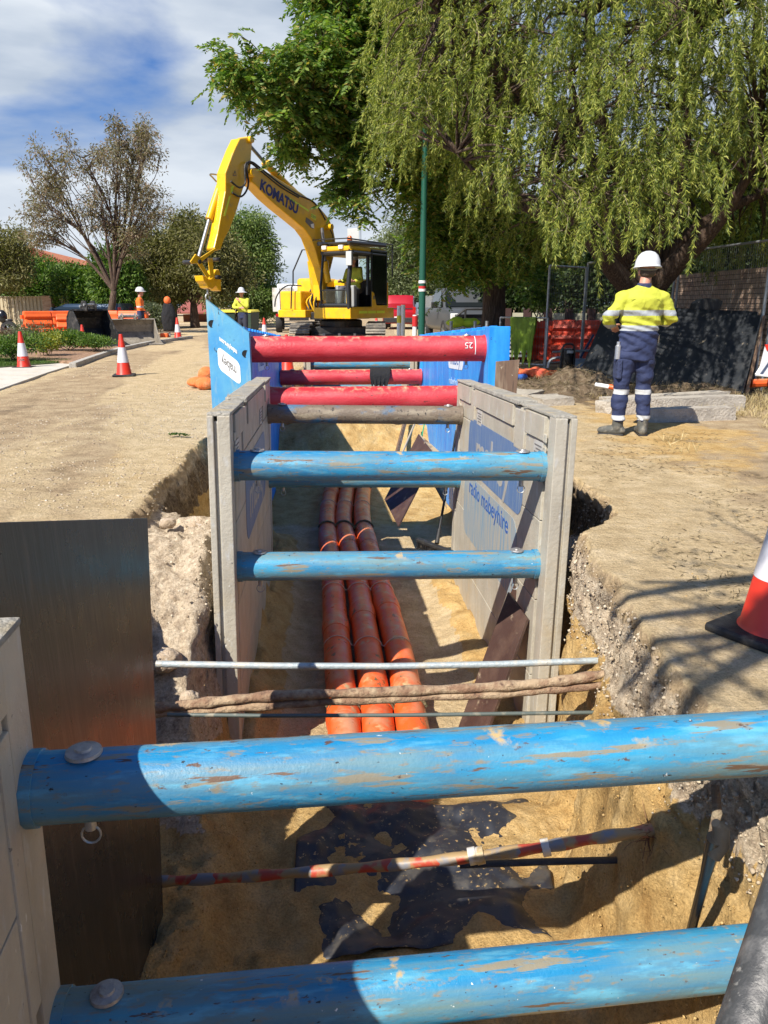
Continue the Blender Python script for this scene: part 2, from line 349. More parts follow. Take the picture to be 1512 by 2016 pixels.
gx = np.concatenate([-np.geomspace(400, 12, 26), gaxis([(-11, -3, .25), (-3, -2.2, .08), (-2.2, -.5, .018), (-.5, .6, .03), (.6, 1.7, .018), (1.7, 3, .06), (3, 8, .2), (8, 14, .5)]), np.geomspace(16, 400, 24)])
gy = np.concatenate([[-30, -15, -8, -4, -2.5], gaxis([(-1.8, 1.2, .1), (1.2, 5.4, .018), (5.4, 8, .03), (8, 13, .06), (13, 16, .06), (16, 30, .4), (30, 60, 2)]), np.geomspace(64, 1500, 20)])
GX, GY = np.meshgrid(gx, gy); GZ = Hz(GX, GY)
NXx, NY = len(gx), len(gy)
V = np.stack([GX, GY, GZ], -1).reshape(-1, 3)
ii = np.arange(NY - 1)[:, None] * NXx + np.arange(NXx - 1)[None, :]
FQ = np.stack([ii, ii + 1, ii + NXx + 1, ii + NXx], -1).reshape(-1, 4)
def np_mesh(name, V, Fq, mats, smooth=True):
    me = bpy.data.meshes.new(name); k = Fq.shape[1]
    me.vertices.add(len(V)); me.vertices.foreach_set('co', np.asarray(V, np.float32).ravel())
    me.loops.add(Fq.size); me.loops.foreach_set('vertex_index', Fq.ravel().astype(np.int32))
    me.polygons.add(len(Fq)); me.polygons.foreach_set('loop_start', np.arange(0, Fq.size, k, dtype=np.int32)); me.polygons.foreach_set('loop_total', np.full(len(Fq), k, np.int32))
    me.update(calc_edges=True)
    if smooth: me.shade_smooth()
    for m in mats: me.materials.append(m)
    return me
mg = bpy.data.materials.new('earth'); mg.use_nodes = True; nt = mg.node_tree; b = nt.nodes['Principled BSDF']; b.inputs['Roughness'].default_value = .95; b.inputs['Specular IOR Level'].default_value = .2
ge = N(nt, 'ShaderNodeNewGeometry')
def noise(sc, det=6, ro=.6, st=None):
    n = N(nt, 'ShaderNodeTexNoise'); n.inputs['Scale'].default_value = sc; n.inputs['Detail'].default_value = det; n.inputs['Roughness'].default_value = ro
    if st:
        m = N(nt, 'ShaderNodeMapping'); m.inputs['Scale'].default_value = st; Lk(nt, ge, 'Position', m, 0); Lk(nt, m, 0, n, 'Vector')
    else: Lk(nt, ge, 'Position', n, 'Vector')
    return n
def ramp(n, els):
    r_ = N(nt, 'ShaderNodeValToRGB')
    while len(r_.color_ramp.elements) < len(els): r_.color_ramp.elements.new(.5)
    for e, (p, c) in zip(r_.color_ramp.elements, els): e.position = p; e.color = (*c, 1)
    Lk(nt, n, 0, r_, 0); return r_
va = N(nt, 'ShaderNodeVertexColor'); va.layer_name = 'zone'; sp = N(nt, 'ShaderNodeSeparateColor'); Lk(nt, va, 0, sp, 0)
def mixc(fac, fo, a, ao, bb, bo):
    m = N(nt, 'ShaderNodeMix', data_type='RGBA'); Lk(nt, fac, fo, m, 0); Lk(nt, a, ao, m, 6); Lk(nt, bb, bo, m, 7); return m
def sharpen(src, so_, n, lo=.35, hi=.65, k=.45):
    """mask + noise -> crisp ragged mask"""
    s1 = N(nt, 'ShaderNodeMath', operation='SUBTRACT'); Lk(nt, n, 0, s1, 0); s1.inputs[1].default_value = .5
    s2 = N(nt, 'ShaderNodeMath', operation='MULTIPLY_ADD'); Lk(nt, s1, 0, s2, 0); s2.inputs[1].default_value = k * 2.4; Lk(nt, src, so_, s2, 2)
    m = N(nt, 'ShaderNodeMapRange'); m.inputs[1].default_value = lo; m.inputs[2].default_value = hi; Lk(nt, s2, 0, m, 0); return m
base = ramp(noise(3.0, 8, .68), [(.30, (.25, .18, .105)), (.48, (.41, .30, .18)), (.62, (.50, .385, .24)), (.75, (.60, .49, .34))])
grav = ramp(noise(26, 6, .75), [(.30, (.26, .19, .14)), (.46, (.50, .395, .28)), (.60, (.65, .54, .40)), (.72, (.76, .67, .53))])
sand = ramp(noise(5, 8, .66), [(.28, (.38, .22, .075)), (.5, (.56, .37, .15)), (.72, (.66, .48, .24))])
dark = ramp(noise(30, 6, .7, (1, 1.6, 1)), [(.32, (.075, .05, .03)), (.5, (.17, .12, .075)), (.68, (.36, .27, .17))])
pack = ramp(noise(5, 9, .78), [(.3, (.38, .275, .15)), (.5, (.55, .42, .245)), (.7, (.70, .56, .365))])
nm = noise(9, 8, .7); nm2 = noise(3.4, 8, .7)
c1 = mixc(sharpen(sp, 1, nm), 0, base, 0, grav, 0)
c2 = mixc(sharpen(sp, 2, nm2), 0, c1, 2, dark, 0)
c3 = mixc(sharpen(sp, 0, nm), 0, c2, 2, sand, 0)
c4 = mixc(sharpen(va, 1, nm2), 0, c3, 2, pack, 0)
fg = ramp(noise(95, 4, .75), [(.3, (.55, .52, .48)), (.5, (.97, .97, .97)), (.7, (1.25, 1.24, 1.22))])
mu = N(nt, 'ShaderNodeMix', data_type='RGBA', blend_type='MULTIPLY'); mu.inputs[0].default_value = .8; Lk(nt, c4, 2, mu, 6); Lk(nt, fg, 0, mu, 7); Lk(nt, mu, 2, b, 'Base Color')
bn = noise(16, 10, .72); bu = N(nt, 'ShaderNodeBump'); bu.inputs['Strength'].default_value = .9; bu.inputs['Distance'].default_value = .05; Lk(nt, bn, 0, bu, 'Height')
b2 = noise(85, 4, .6); bu2 = N(nt, 'ShaderNodeBump'); bu2.inputs['Strength'].default_value = .6; bu2.inputs['Distance'].default_value = .006; Lk(nt, b2, 0, bu2, 'Height'); Lk(nt, bu, 0, bu2, 'Normal'); Lk(nt, bu2, 0, b, 'Normal')
me = np_mesh('ground', V, FQ, [mg])
# the cut faces get extra rows of vertices so that they can be rough in three dimensions
bm = bmesh.new(); bm.from_mesh(me)
for cuts, lim in ((3, .10), (1, .045)):
    ed_ = [e for e in bm.edges if abs(e.verts[0].co.z - e.verts[1].co.z) > lim and 1.0 < e.verts[0].co.y < 8.5]
    bmesh.ops.subdivide_edges(bm, edges=ed_, cuts=cuts, use_grid_fill=True)
bmesh.ops.triangulate(bm, faces=[f for f in bm.faces if len(f.verts) > 4])
bm.to_mesh(me); bm.free(); me.update()
nv = len(me.vertices); co = np.empty(nv * 3, np.float32); no = np.empty(nv * 3, np.float32); me.vertices.foreach_get('co', co); me.vertices.foreach_get('normal', no)
co = co.reshape(-1, 3).astype(float); no = no.reshape(-1, 3); x, y, z = co[:, 0], co[:, 1], co[:, 2]
l, r = edges(y); deep = np.clip(-z / .15, 0, 1) * (y < 15.6) * (x > l - .05) * (x < r + .05)
st = np.clip((1 - np.abs(no[:, 2])) * 1.6, 0, 1) * np.clip(-z / .05, 0, 1) * (y < 14)
# crumbly: rounded lumps (ridged noise) at three sizes
rid = lambda k, s: (1 - np.abs(fbm(x * k, y * k, z * k, o=2, s=s)) * 2.2)
d = st * (.050 * fbm(x * 4, y * 4, z * 5, o=3, s=51) + .030 * rid(11, 52) * (z > -.5) + .014 * rid(30, 53) * (z > -.45) + .016 * fbm(x * 16, y * 16, z * 16, o=3, s=54) - .012)
d += (1 - st) * deep * (z < -.3) * (y < 9) * (.016 * fbm(x * 12, y * 12, s=55) + .013 * rid(22, 56) * np.clip(fbm(x * 2, y * 2, s=57) * 3, 0, 1)) * (z < -.5)
co += no * d[:, None] * np.array([1, 1, .8]); me.vertices.foreach_set('co', co.astype(np.float32).ravel()); me.update(); me.shade_smooth()
# ---- zones: R sand, G gravel / road base, B dark earth, A packed floor
zone = np.zeros((nv, 4), np.float32); y = y + 0.0
top = 1 - deep
nz = fbm(x * .8, y * .8, s=61); nz2 = fbm(x * 2.5, y * 2.5, s=62)
road = top * (x < l) * 1.0
dl = l - x
sandL = road * np.clip(1.0 - dl / (.5 + .10 * np.clip(y - 3, 0, 20)) + .5 * nz2, 0, 1) * ss(3.6, 5.5, y + .3 * dl) * (1 - ss(18, 24, y))
sx_ = x + .16 * y; gravL = road * np.clip(.15 + 1.7 * fbm(sx_ * 1.5, y * .22, s=64) + .4 * nz2, 0, 1)
rt = top * (x > r) * (y < 60)
sandR = rt * np.clip(.9 * np.exp(-((x - 2.2 - .15 * (y - 7)) / .9) ** 2 - ((y - 7.6) / 1.5) ** 2) * 1.3 + .55 * np.exp(-((x - r) / 2.2) ** 2) * (y < 9) + .8 * nz2, 0, 1)
darkR = rt * np.clip(.15 + .9 * nz + .45 * nz2 + .55 * ss(8.6, 10, y), 0, 1) * ss(.1, .7, x - r)
zone[..., 0] = np.clip(sandL + sandR * .9, 0, 1) * top + deep * np.where(z < -.38 - .06 * nz2, 1, 0) 
zone[..., 1] = gravL + deep * np.where((z >= -.40 - .06 * nz2), 1, 0)
lf = deep * (x < (l + .62)) * (y > 2.9) * (y < 5.2) * (z > -1.1); zone[..., 1] = np.maximum(zone[..., 1], lf); zone[..., 0] = np.where(lf > .5, 0, zone[..., 0])
zone[..., 2] = darkR + road * np.clip(1.5 * fbm(sx_ * 1.3, y * .2, s=63) - .1, 0, .8) + deep * (y > 4.1) * (y < 7) * (x > r - .10) * (x > .9) + deep * (y > 5) * (y < 8) * (x < l + .12) * (z > -.5) * .7
zone[..., 3] = deep * (y > 3.8) * (z < -1.40) * (1 - ss(8.8, 9.6, y)) + road * np.clip(.25 + 1.6 * fbm(sx_ * 1.0, y * .16, s=66), 0, 1) + rt * np.clip(.95 * np.exp(-((x - r) / 1.4) ** 2) + .3 * nz2, 0, 1)
ca = me.color_attributes.new('zone', 'FLOAT_COLOR', 'POINT'); ca.data.foreach_set('color', zone.reshape(-1, 4).ravel())
gnd = bpy.data.objects.new('ground', me); COL.objects.link(gnd); gnd['kind'] = 'structure'
def gz(x, y): return float(Hz(np.array([[x]], float), np.array([[y]], float))[0, 0])
# ---- loose stones on the road, the gravel course and the pit
_ico = bmesh.new(); bmesh.ops.create_icosphere(_ico, subdivisions=1, radius=1); IV = np.array([v.co[:] for v in _ico.verts]); IF = np.array([[v.index for v in f.verts] for f in _ico.faces]); _ico.free()
def stones(name, pts, sizes, m, flat=.6, bury=.3):
    n = len(pts); a = RNG.uniform(0, 6.28, n); k = len(IV)
    sc = sizes[:, None] * RNG.uniform(.6, 1.3, (n, 3)); sc[:, 2] *= flat
    v = IV[None] * (1 + RNG.uniform(-.28, .28, (n, k, 1))) * sc[:, None, :]
    c, s_ = np.cos(a)[:, None], np.sin(a)[:, None]
    v = np.stack([v[..., 0] * c - v[..., 1] * s_, v[..., 0] * s_ + v[..., 1] * c, v[..., 2]], -1)
    v = v + pts[:, None, :]; v[..., 2] += (sc[:, 2] * (1 - 2 * bury) * .5)[:, None]
    f = (IF[None] + (np.arange(n) * k)[:, None, None]).reshape(-1, 3)
    me = np_mesh(name, v.reshape(-1, 3), f, [m], smooth=False); o = bpy.data.objects.new(name, me); COL.objects.link(o); return o
def scatter(n, x0, x1, y0, y1, cond=None, dens=None):
    xs = RNG.uniform(x0, x1, n); ys = y0 * (y1 / y0) ** RNG.uniform(0, 1, n)
    zz = Hz(xs[None], ys[None])[0]
    k = np.ones(n, bool) if cond is None else cond(xs, ys, zz)
    return np.stack([xs, ys, zz], -1)[k]
m_stone = leafmat('stone_chips', [(0, (.25, .19, .13)), (.4, (.38, .30, .21)), (.8, (.48, .40, .29)), (1, (.60, .52, .41))], .9, 0)
p1 = scatter(9000, -7, -1.6, 3.0, 17, lambda x, y, z: (fbm(x * .9, y * .9, s=61) > -.05) & (z > -.1))
o = stones('gravel', p1, RNG.uniform(.003, .010, len(p1)) * (1 + .04 * p1[:, 1]), m_stone); o['kind'] = 'stuff'
p2 = scatter(60000, -1.7, 1.5, 1.6, 5.2, lambda x, y, z: (z > -.42) & (z < -.015))
p2 = p2[(p2[:, 0] > 0) | (RNG.uniform(0, 1, len(p2)) < .15)][:6000]
gco = co[(st > .5) & (z > -.47) & (z < -.03) & (y > 1.7) & (y < 5.2) & (x > -1.8)]; p2 = np.concatenate([p2[:2500], gco[RNG.integers(0, len(gco), 7000)] + RNG.normal(0, .006, (7000, 3))])
o = stones('rubble', p2, RNG.uniform(.003, .012, len(p2)) * RNG.uniform(.3, 1, len(p2)) , m_stone, .9, .5); o['kind'] = 'stuff'
m_clod = leafmat('sand_clods', [(0, (.36, .22, .08)), (.5, (.46, .30, .11)), (1, (.52, .36, .16))], .95, 0)
p3 = np.concatenate([scatter(9000, -1.0, 1.3, 1.6, 4.2, lambda x, y, z: (z < -.4) & ~((x > -.6) & (x < .8) & (y > 1.95) & (y < 3.9))), scatter(2500, -1.6, 1.0, 4.2, 8, lambda x, y, z: (z < -1.25) & ((x < -.7) | (x > .35))), scatter(700, 1.3, 5, 2.5, 9, lambda x, y, z: z > -.1)])
o = stones('sand_crumbs', p3, RNG.uniform(.0012, .0055, len(p3)), m_clod, .8, .4); o['kind'] = 'stuff'
# a few bigger lumps of broken road base on the left ledge
m_lump = mat('rubble_lump', (.52, .41, .30), .95, 0, [((.36, .27, .18), 9, .45, .62), ((.42, .20, .10), 6, .60, .7), ((.66, .6, .52), 25, .58, .68)], (22, .5))
def lump(name, c, r, m, seed, label, cat, group=None, sc=(1, 1, .7)):
    bm = bmesh.new(); bmesh.ops.create_icosphere(bm, subdivisions=4, radius=1)
    co = np.array([v.co[:] for v in bm.verts]); d = 1 + .28 * fbm(co[:, 0] * 1.3 + seed, co[:, 1] * 1.3, co[:, 2] * 1.3, s=seed) + .12 * fbm(co[:, 0] * 4, co[:, 1] * 4 + seed, co[:, 2] * 4, s=seed + 1)
    for v, k in zip(bm.verts, d): v.co = Vector((v.co.x * k * r * sc[0], v.co.y * k * r * sc[1], v.co.z * k * r * sc[2]))
    me = bpy.data.meshes.new(name); bm.to_mesh(me); bm.free(); me.materials.append(m); me.shade_smooth()
    o = bpy.data.objects.new(name, me); COL.objects.link(o); o.location = c
    return tag(o, label, cat, group)
for i, (px, py, D, rr, lab) in enumerate([(385, 1035, 4.75, .11, 'reddish lump of broken road base on the ledge nearest the grey panel'), (330, 1030, 4.6, .07, 'small pale lump of road base at the edge of the cut road'), (345, 1180, 4.0, .10, 'pale crumbly lump of road base low beside the dark sheet'),
        (325, 1300, 3.6, .12, 'grey lump of road base hanging above the service pipes'), (372, 1375, 3.32, .075, 'sandy clod stuck to the left end of the rusty pipes')]):
    lump('rubble_lump', P(px, py, D=D), rr * .7, m_lump, 100 + i, lab, 'rubble lump')
# ---- yellow spoil heap beside the left track of the excavator
def heap(name, cx, cy, rx, ry, h, m, lab, cat, seed=3, kind=None, n=60):
    xs = np.linspace(-1, 1, n); X_, Y_ = np.meshgrid(xs, xs); rr = np.sqrt(X_ ** 2 + Y_ ** 2)
    Z_ = h * np.clip(1 - rr, 0, 1) ** .9 * (1 + .35 * fbm(X_ * 2.5 + seed, Y_ * 2.5, s=seed)) + .10 * h * fbm(X_ * 9, Y_ * 9, s=seed + 1) * (rr < .97) - .04
    Z_ = np.where(rr > 1, -.06, Z_)
    v = np.stack([X_ * rx + cx, Y_ * ry + cy, Z_], -1).reshape(-1, 3); q = np.arange(n - 1)[:, None] * n + np.arange(n - 1)[None]
    f = np.stack([q, q + 1, q + n + 1, q + n], -1).reshape(-1, 4); me = np_mesh(name, v, f, [m]); o = bpy.data.objects.new(name, me); COL.objects.link(o)
    return tag(o, lab, cat, kind=kind)
M_sandheap = mat('loose_sand', (.60, .40, .155), .95, 0, [((.42, .26, .09), 6, .45, .65), ((.70, .52, .26), 14, .55, .7)], (22, .4))
# ---------------------------------------------------------------- trench shields
def shield(name, label, group, org, rot, W, ylo, yhi, ztop, zbot, th, struts, pm, kind, extra=None):
    T = thing(name, label, 'trench shield', org, rot=rot)
    if group: T['group'] = group
    for sd_ in (-1, 1):
        xi = sd_ * W / 2                                        # inner face
        sx = lambda a: (min(xi + sd_ * a[0], xi + sd_ * a[1]), max(xi + sd_ * a[0], xi + sd_ * a[1]))
        b = MB()
        if kind == 'alloy':
            x0, x1 = sx((.016, th - .012)); b.bx(x0, x1, ylo + .12, yhi - .12, zbot, ztop - .02)          # core
            x0, x1 = sx((0, .022))
            zs = [zbot + .005, zbot + .5, zbot + 1.0, zbot + 1.5, ztop - .30]
            for a, c in zip(zs[:-1], zs[1:]): b.bx(x0, x1, ylo + .2, yhi - .16, a, c - .006)               # planks
            x0, x1 = sx((.004, .03))
            L = yhi - ylo; cuts = [ylo + .2, ylo + .20 * L, ylo + .30 * L, ylo + .72 * L, ylo + .79 * L, yhi - .14]
            for i in (0, 2, 4): b.bx(x0, x1, cuts[i], cuts[i + 1], ztop - .30, ztop - .165); 
            x0b, x1b = sx((-.012, .03))
            for i in (0, 2, 4): b.bx(x0b, x1b, cuts[i], cuts[i + 1], ztop - .155, ztop - .012)
            for i in (1, 3): b.bx(*sx((-.004, .03)), cuts[i] + .035, cuts[i + 1] - .035, ztop - .29, ztop - .03)
            # end posts: outer strip, dark slot, main strip
            for ye, s2 in ((ylo, 1), (yhi, -1)):
                y0, y1 = sorted((ye, ye + s2 * .13))
                b.bx(*sx((-.004, th - .052)), y0, y1, zbot - .01, ztop); b.bx(*sx((th - .030, th + .004)), y0, y1, zbot - .01, ztop); b.bx(*sx((th - .055, th - .028)), y0 + .02, y1 - .0, zbot, ztop - .03)
            b.bx(*sx((-.006, th - .04)), yhi - .2, yhi - .135, zbot + 1.2, ztop - .2)
            pn = build(b, 'side_panel', pm, T, bevel=.005)
            c = MB(); L0 = ylo
            for a, d in ((ylo + .02, ylo + .24 * L), (ylo + .26 * L, ylo + .77 * L), (ylo + .79 * L, yhi - .02)):
                c.bx(*sx((-.016 if a > ylo + .1 else -.005, th + .006)), a, d, ztop - .004, ztop + (.028 if a > ylo + .1 * L and d < yhi - .1 else .016))
            build(c, 'top_cap', M_alu_mud, pn, bevel=.008)
            # small moulded plates with fine print near the top rail
            for yy in (ylo + .32, ylo + .72 * L - .2):
                q = MB(); q.bx(*sx((-.004, .002)), yy - .09, yy + .09, ztop - .29, ztop - .17); pl = build(q, 'rating_plate', M_plate, pn)
                for r_ in range(4):
                    q = MB(); q.bx(*sx((-.006, 0)), yy - .075, yy + (.075 - .03 * (r_ % 2)), ztop - .20 - r_ * .022, ztop - .192 - r_ * .022); build(q, 'print_line', M_ink, pl)
            q = MB()
            y0 = ylo + .14
            for r_ in range(3): q.bx(*sx((-.010, 0)), y0 + .012, y0 + .075, ztop - .16 - r_ * .075, ztop - .11 - r_ * .075)
            build(q, 'rib_block', pm, pn, bevel=.006)
            if (extra or {}).get(sd_): extra[sd_](T, pn, xi, sd_)
        else:
            # solid steel box panel with ribbed top and end posts
            b.bx(*sx((.02, th)), ylo + .02, yhi - .02, zbot, ztop - .01)
            n = 9; L = (yhi - ylo - .5) / n
            for i in range(3): b.bx(*sx((.012, .03)), ylo + .25 + i * (yhi - ylo - .5) / 3, ylo + .235 + (i + 1) * (yhi - ylo - .5) / 3, zbot + .1, ztop - .12)
            for ye, s2 in ((ylo, 1), (yhi, -1)):
                y0, y1 = sorted((ye, ye + s2 * .22)); b.bx(*sx((-.02, th + .02)), y0, y1, zbot - .01, ztop + .01)
                y0, y1 = sorted((ye + s2 * .22, ye + s2 * .26)); b.bx(*sx((.0, th * .6)), y0, y1, zbot, ztop - .1)
            for i in range(16):
                yy = ylo + .3 + i * (yhi - ylo - .6) / 15; b.bx(*sx((.05, th - .05)), yy - .05, yy + .05, ztop - .015, ztop + .022)
            pn = build(b, 'side_panel', pm, T, bevel=.007)
            if (extra or {}).get(sd_): extra[sd_](T, pn, xi, sd_)
    for (yy, zz, rad, m_, lf) in struts:
        h = W / 2
        b = MB(); n = 26
        b.tube([(-h + .012 + (2 * h - .024) * i / n, yy, zz) for i in range(n + 1)], rad, 28)
        st = build(b, 'strut', m_, T, smooth=True)
        for s2 in (-1, 1): build(MB().tube([(s2 * (h - .001), yy, zz), (s2 * (h - .03), yy, zz)], rad * 1.07, 28), 'end_collar', m_, st, smooth=True)
        for s2 in (-1, 1):
            px_ = s2 * (h - .13 if rad < .1 else h - .2)
            q = MB(); q.lathe([(.001, .012), (.018, .012), (.020, .006), (.040, .004), (.042, -.004), (.001, -.004)], (px_, yy, zz + rad + .004), None, 18)
            q.tube([(px_, yy, zz + rad + .006), (px_, yy, zz - rad - .035)], .014, 10)
            pin = build(q, 'pin', M_pin, st, smooth=True)
            q = MB(); q.tube([(px_ + .022 * math.sin(t), yy - .002, zz - rad - .05 - .024 * math.cos(t)) for t in [k * 2 * math.pi / 14 for k in range(15)]], .0028, 6); build(q, 'clip_ring', M_galv, st, smooth=True)
    return T
M_plate = mat('pale_data_plate', (.56, .54, .50), .5, .2, [((.4, .36, .3), 20, .5, .7)])
M_ink = mat('grey_ink', (.16, .15, .14), .7)
def worn(name, base, under, lo=.5, hi=.56):
    return mat(name, base, .5, 0, [(under, 9, lo, hi, (.5, 6, .25)), ((.55, .58, .60), 40, .67, .70, (.5, 5, .12))])
M_logo = worn('faded_blue_logo', (.085, .16, .33), (.22, .27, .34), .48, .62)
M_logo2 = worn('worn_light_blue_logo', (.17, .29, .40), (.38, .36, .31), .44, .54)
M_logotext = mat('bare_alloy_lettering', (.42, .40, .36), .5, .2); M_logoink = mat('blue_lettering', (.03, .10, .33), .6)
def rrect(y0, y1, z0, z1, r, x, off, n=5):
    pts = []
    for cy, cz, a0 in ((y1 - r, z1 - r, 0), (y0 + r, z1 - r, 90), (y0 + r, z0 + r, 180), (y1 - r, z0 + r, 270)):
        for i in range(n + 1): a = R(a0 + 90 * i / n); pts.append((x, cy + r * math.cos(a), cz + r * math.sin(a)))
    return MB().prism(pts, (off, 0, 0))
th_logo = {}
def logo_right(T, pn, xi, s):
    # rounded rectangle with lower case word, reading from the far end towards the near end
    build(rrect(.42, 2.28, -.42, .03, .12, xi - .0010, -.002), 'logo_patch', M_logo, pn)
    text_mesh('logo_lettering', 'mabey', .40, frame((xi - .0035, 1.36, -.21), (0, -1, 0), (0, 0, 1)), M_logotext, pn, .0008, sx=1.15, bold=.004)
    build(rrect(.50, 2.38, -1.02, -.47, .14, xi - .0010, -.002), 'logo_patch', M_logo2, pn)
    text_mesh('logo_lettering', 'radio mabeyhire', .185, frame((xi - .0035, 1.45, -.56), (0, -1, 0), (0, 0, 1)), M_logoink, pn, .0008, sx=1.18, bold=.002)
def logo_left(T, pn, xi, s):
    build(rrect(.55, 2.2, -.62, -.08, .14, xi + .0010, .002), 'logo_patch', M_logo, pn)
    text_mesh('logo_lettering', 'mabey', .42, frame((xi + .0035, 1.4, -.38), (0, 1, 0), (0, 0, 1)), M_logotext, pn, .0008, sx=1.15, bold=.004)
M_pill = mat('white_logo_patch', (.72, .76, .80), .5, 0, [((.12, .38, .75), 9, .60, .66, (.5, 5, .2))])
def blue_logo(T, pn, xi, s):
    build(rrect(1.35, 2.45, -.26, -.02 if s > 0 else -.04, .08, xi + s * .011, -s * .003), 'logo_patch', M_pill, pn)
    text_mesh('logo_lettering', 'mabey', .22, frame((xi + s * .0076, 1.9, -.14), (0, -s, 0), (0, 0, 1)), mat('logo_ink', (.03, .12, .35), .6), pn, .0008, sx=1.3)
    if s > 0: text_mesh('logo_lettering', 'mabeyhire.com', .13, frame((xi + s * .0096, 1.9, -.42), (0, -s, 0), (0, 0, 1)), mat('white_ink', (.45, .6, .8), .6), pn, .0008, sx=1.2)
g1 = shield('grey_trench_shield', 'grey alloy trench shield around the orange pipes, with faded logo and one rusty rear strut', None,
    (.045, 4.25, .355), (R(-1.7), R(1.1), R(4.5)), 1.79, -.19, 2.95, .30, -1.83, .115,
    [(0, 0, .085, M_strut, 0), (0, -.6, .085, M_strut, 0), (2.68, 0, .085, M_strut_rusty, 0), (2.68, -.6, .085, M_strut, 0)], M_alu, 'alloy', {1: logo_right, -1: logo_left})
g0 = shield('grey_trench_shield', 'closest grey alloy trench shield, cut off by the photo, with two scratched blue struts', None,
    (.235, 1.65, .15), (R(-1.0), R(.9), R(7.3)), 2.14, -2.8, .05, .40, -1.72, .115,
    [(0, 0, .083, M_strut, 0), (0, -.69, .083, M_strut, 0), (-2.5, -.69, .083, M_strut, 0)], M_alu, 'alloy')
gb = shield('blue_trench_shield', 'big blue steel trench shield braced by thick red struts', None,
    (-.165, 7.6, .83), (R(-2.9), 0, R(4.2)), 2.38, -.22, 5.5, .20, -2.1, .17,
    [(0, 0, .126, M_red, 0), (0, -.49, .126, M_red, 0), (5.3, 0, .126, M_red, 0), (5.3, -.49, .126, M_red, 0)], M_bluepanel, 'steel', {1: blue_logo, -1: blue_logo})
text_mesh('chalk_number', '25', .085, frame((.99, -.13, .035), (-1, 0, 0), (0, 0, -1)) , M_white, gb, .001)
q = MB(); q.tube([(1.06, .126 * math.sin(a) * -1, .126 * math.cos(a)) for a in [R(t) for t in range(20, 120, 12)]], .004, 5); build(q, 'chalk_line', M_white, gb)
g3 = shield('grey_trench_shield', 'farthest grey trench shield behind the red struts with one pale blue strut', None,
    (-.42, 13.55, .235), (0, 0, R(4)), 1.76, -.15, 1.9, .26, -1.5, .115, [(0, 0, .085, M_strut, 0), (1.6, -.6, .085, M_strut, 0)], M_alu, 'alloy')
# sand spilt on the lips of the near struts is part of the paint; drape: black jacket hung over the far red strut
def cloth_drape(name, c, ax, w_, drop_f, drop_b, rad, m, lab, cat, seed=1, n=22):
    """cloth hanging over a horizontal bar at c, bar direction ax"""
    ax = Vector(ax).normalized(); side = ax.cross(Vector((0, 0, 1))).normalized(); vs_ = []; fs = []
    prof = [(-rad * 1.15, -drop_b * (1 - t)) for t in np.linspace(0, 1, 6)] + [(-rad * 1.15 * math.cos(a), rad * 1.15 * math.sin(a)) for a in np.linspace(.3, math.pi - .3, 7)] + [(rad * 1.15, -drop_f * t) for t in np.linspace(0, 1, 8)]
    for i in range(n):
        u = i / (n - 1) - .5
        for j, (s_, h) in enumerate(prof):
            k = abs(h) / max(drop_f, .01) if h < 0 else 0
            f_ = 1 - .25 * k; ss_ = s_ + (.025 * math.sin(i * 1.3 + seed) + .02 * math.sin(i * 2.9 + seed * 2)) * k * (1 if s_ > 0 else -1)
            hh = h * (1 + .22 * math.sin(i * .9 + seed * 3) + .12 * math.sin(i * 2.3)) if h < 0 else h
            vs_.append(Vector(c) + ax * (u * w_ * f_) + side * ss_ + Vector((0, 0, hh)))
    k = len(prof)
    for i in range(n - 1):
        for j in range(k - 1): fs.append((i * k + j, i * k + j + 1, (i + 1) * k + j + 1, (i + 1) * k + j))
    bm_ = MB(); bm_.add(vs_, fs); o = build(bm_, name, m, smooth='all')
    md = o.modifiers.new('thickness', 'SOLIDIFY'); md.thickness = .004; md2 = o.modifiers.new('sub', 'SUBSURF'); md2.levels = 1; md2.render_levels = 2
    return tag(o, lab, cat)
M_blackcloth = mat('black_cloth', (.012, .012, .014), .9, 0, [], (20, .2))
pj = P(749, 737, D=12.9)
cloth_drape('jacket', (pj.x, 12.86, .09), (1, -.0735, 0), .34, .17, .12, .126, M_blackcloth, 'black cloth draped over the thin far red strut', 'cloth')
# ---- loose blue plate beside the blue shield
p_a = P(405, 590, D=7.22); p_b = P(490, 655, D=7.1)
def plate_pt(u, v):
    t = p_a.lerp(p_b, u); return Vector((t.x, t.y, t.z - v))
nrm = (p_b - p_a).cross(Vector((0, 0, -1))).normalized()
if nrm.y > 0: nrm = -nrm
b = MB(); poly = [plate_pt(0, 0), plate_pt(1, 0), plate_pt(1, 1.75), plate_pt(0, 1.75)]
b.prism(poly, -nrm * .03)
bp = build(b, 'blue_steel_plate', M_bluepanel_d); tag(bp, 'weathered pale blue steel plate with a sloping top edge standing below the excavator hook', 'steel plate')
ux = (p_b - p_a).normalized(); uz = Vector((0, 0, 1))
def pl_frame(u, v, e):
    M = Matrix((ux, uz, nrm)).transposed().to_4x4(); M.translation = plate_pt(u, v) + nrm * e; return M
M_hole = mat('painted_hole_shade', (.012, .012, .014), .9)  # flat dark discs; the shade inside the plate's holes is painted as colour
for u, v in ((.12, .18), (.90, .22)):
    q = MB(); q.lathe([(.001, .0), (.028, .0), (.034, .003), (.034, -.004)], (0, 0, 0), None, 18); o = build(q, 'painted_eye_hole', M_hole, bp); o.matrix_local = pl_frame(u, v, .002)
hw = (p_b - p_a).length
def in_plate(poly2, e, off): return MB().prism([pl_frame(0, 0, e) @ Vector((a, c_, 0)) for a, c_ in poly2], nrm * off)
pts = []; x0, x1, z0, z1, r_ = hw * .22, hw * .75, -.56, -.35, .05
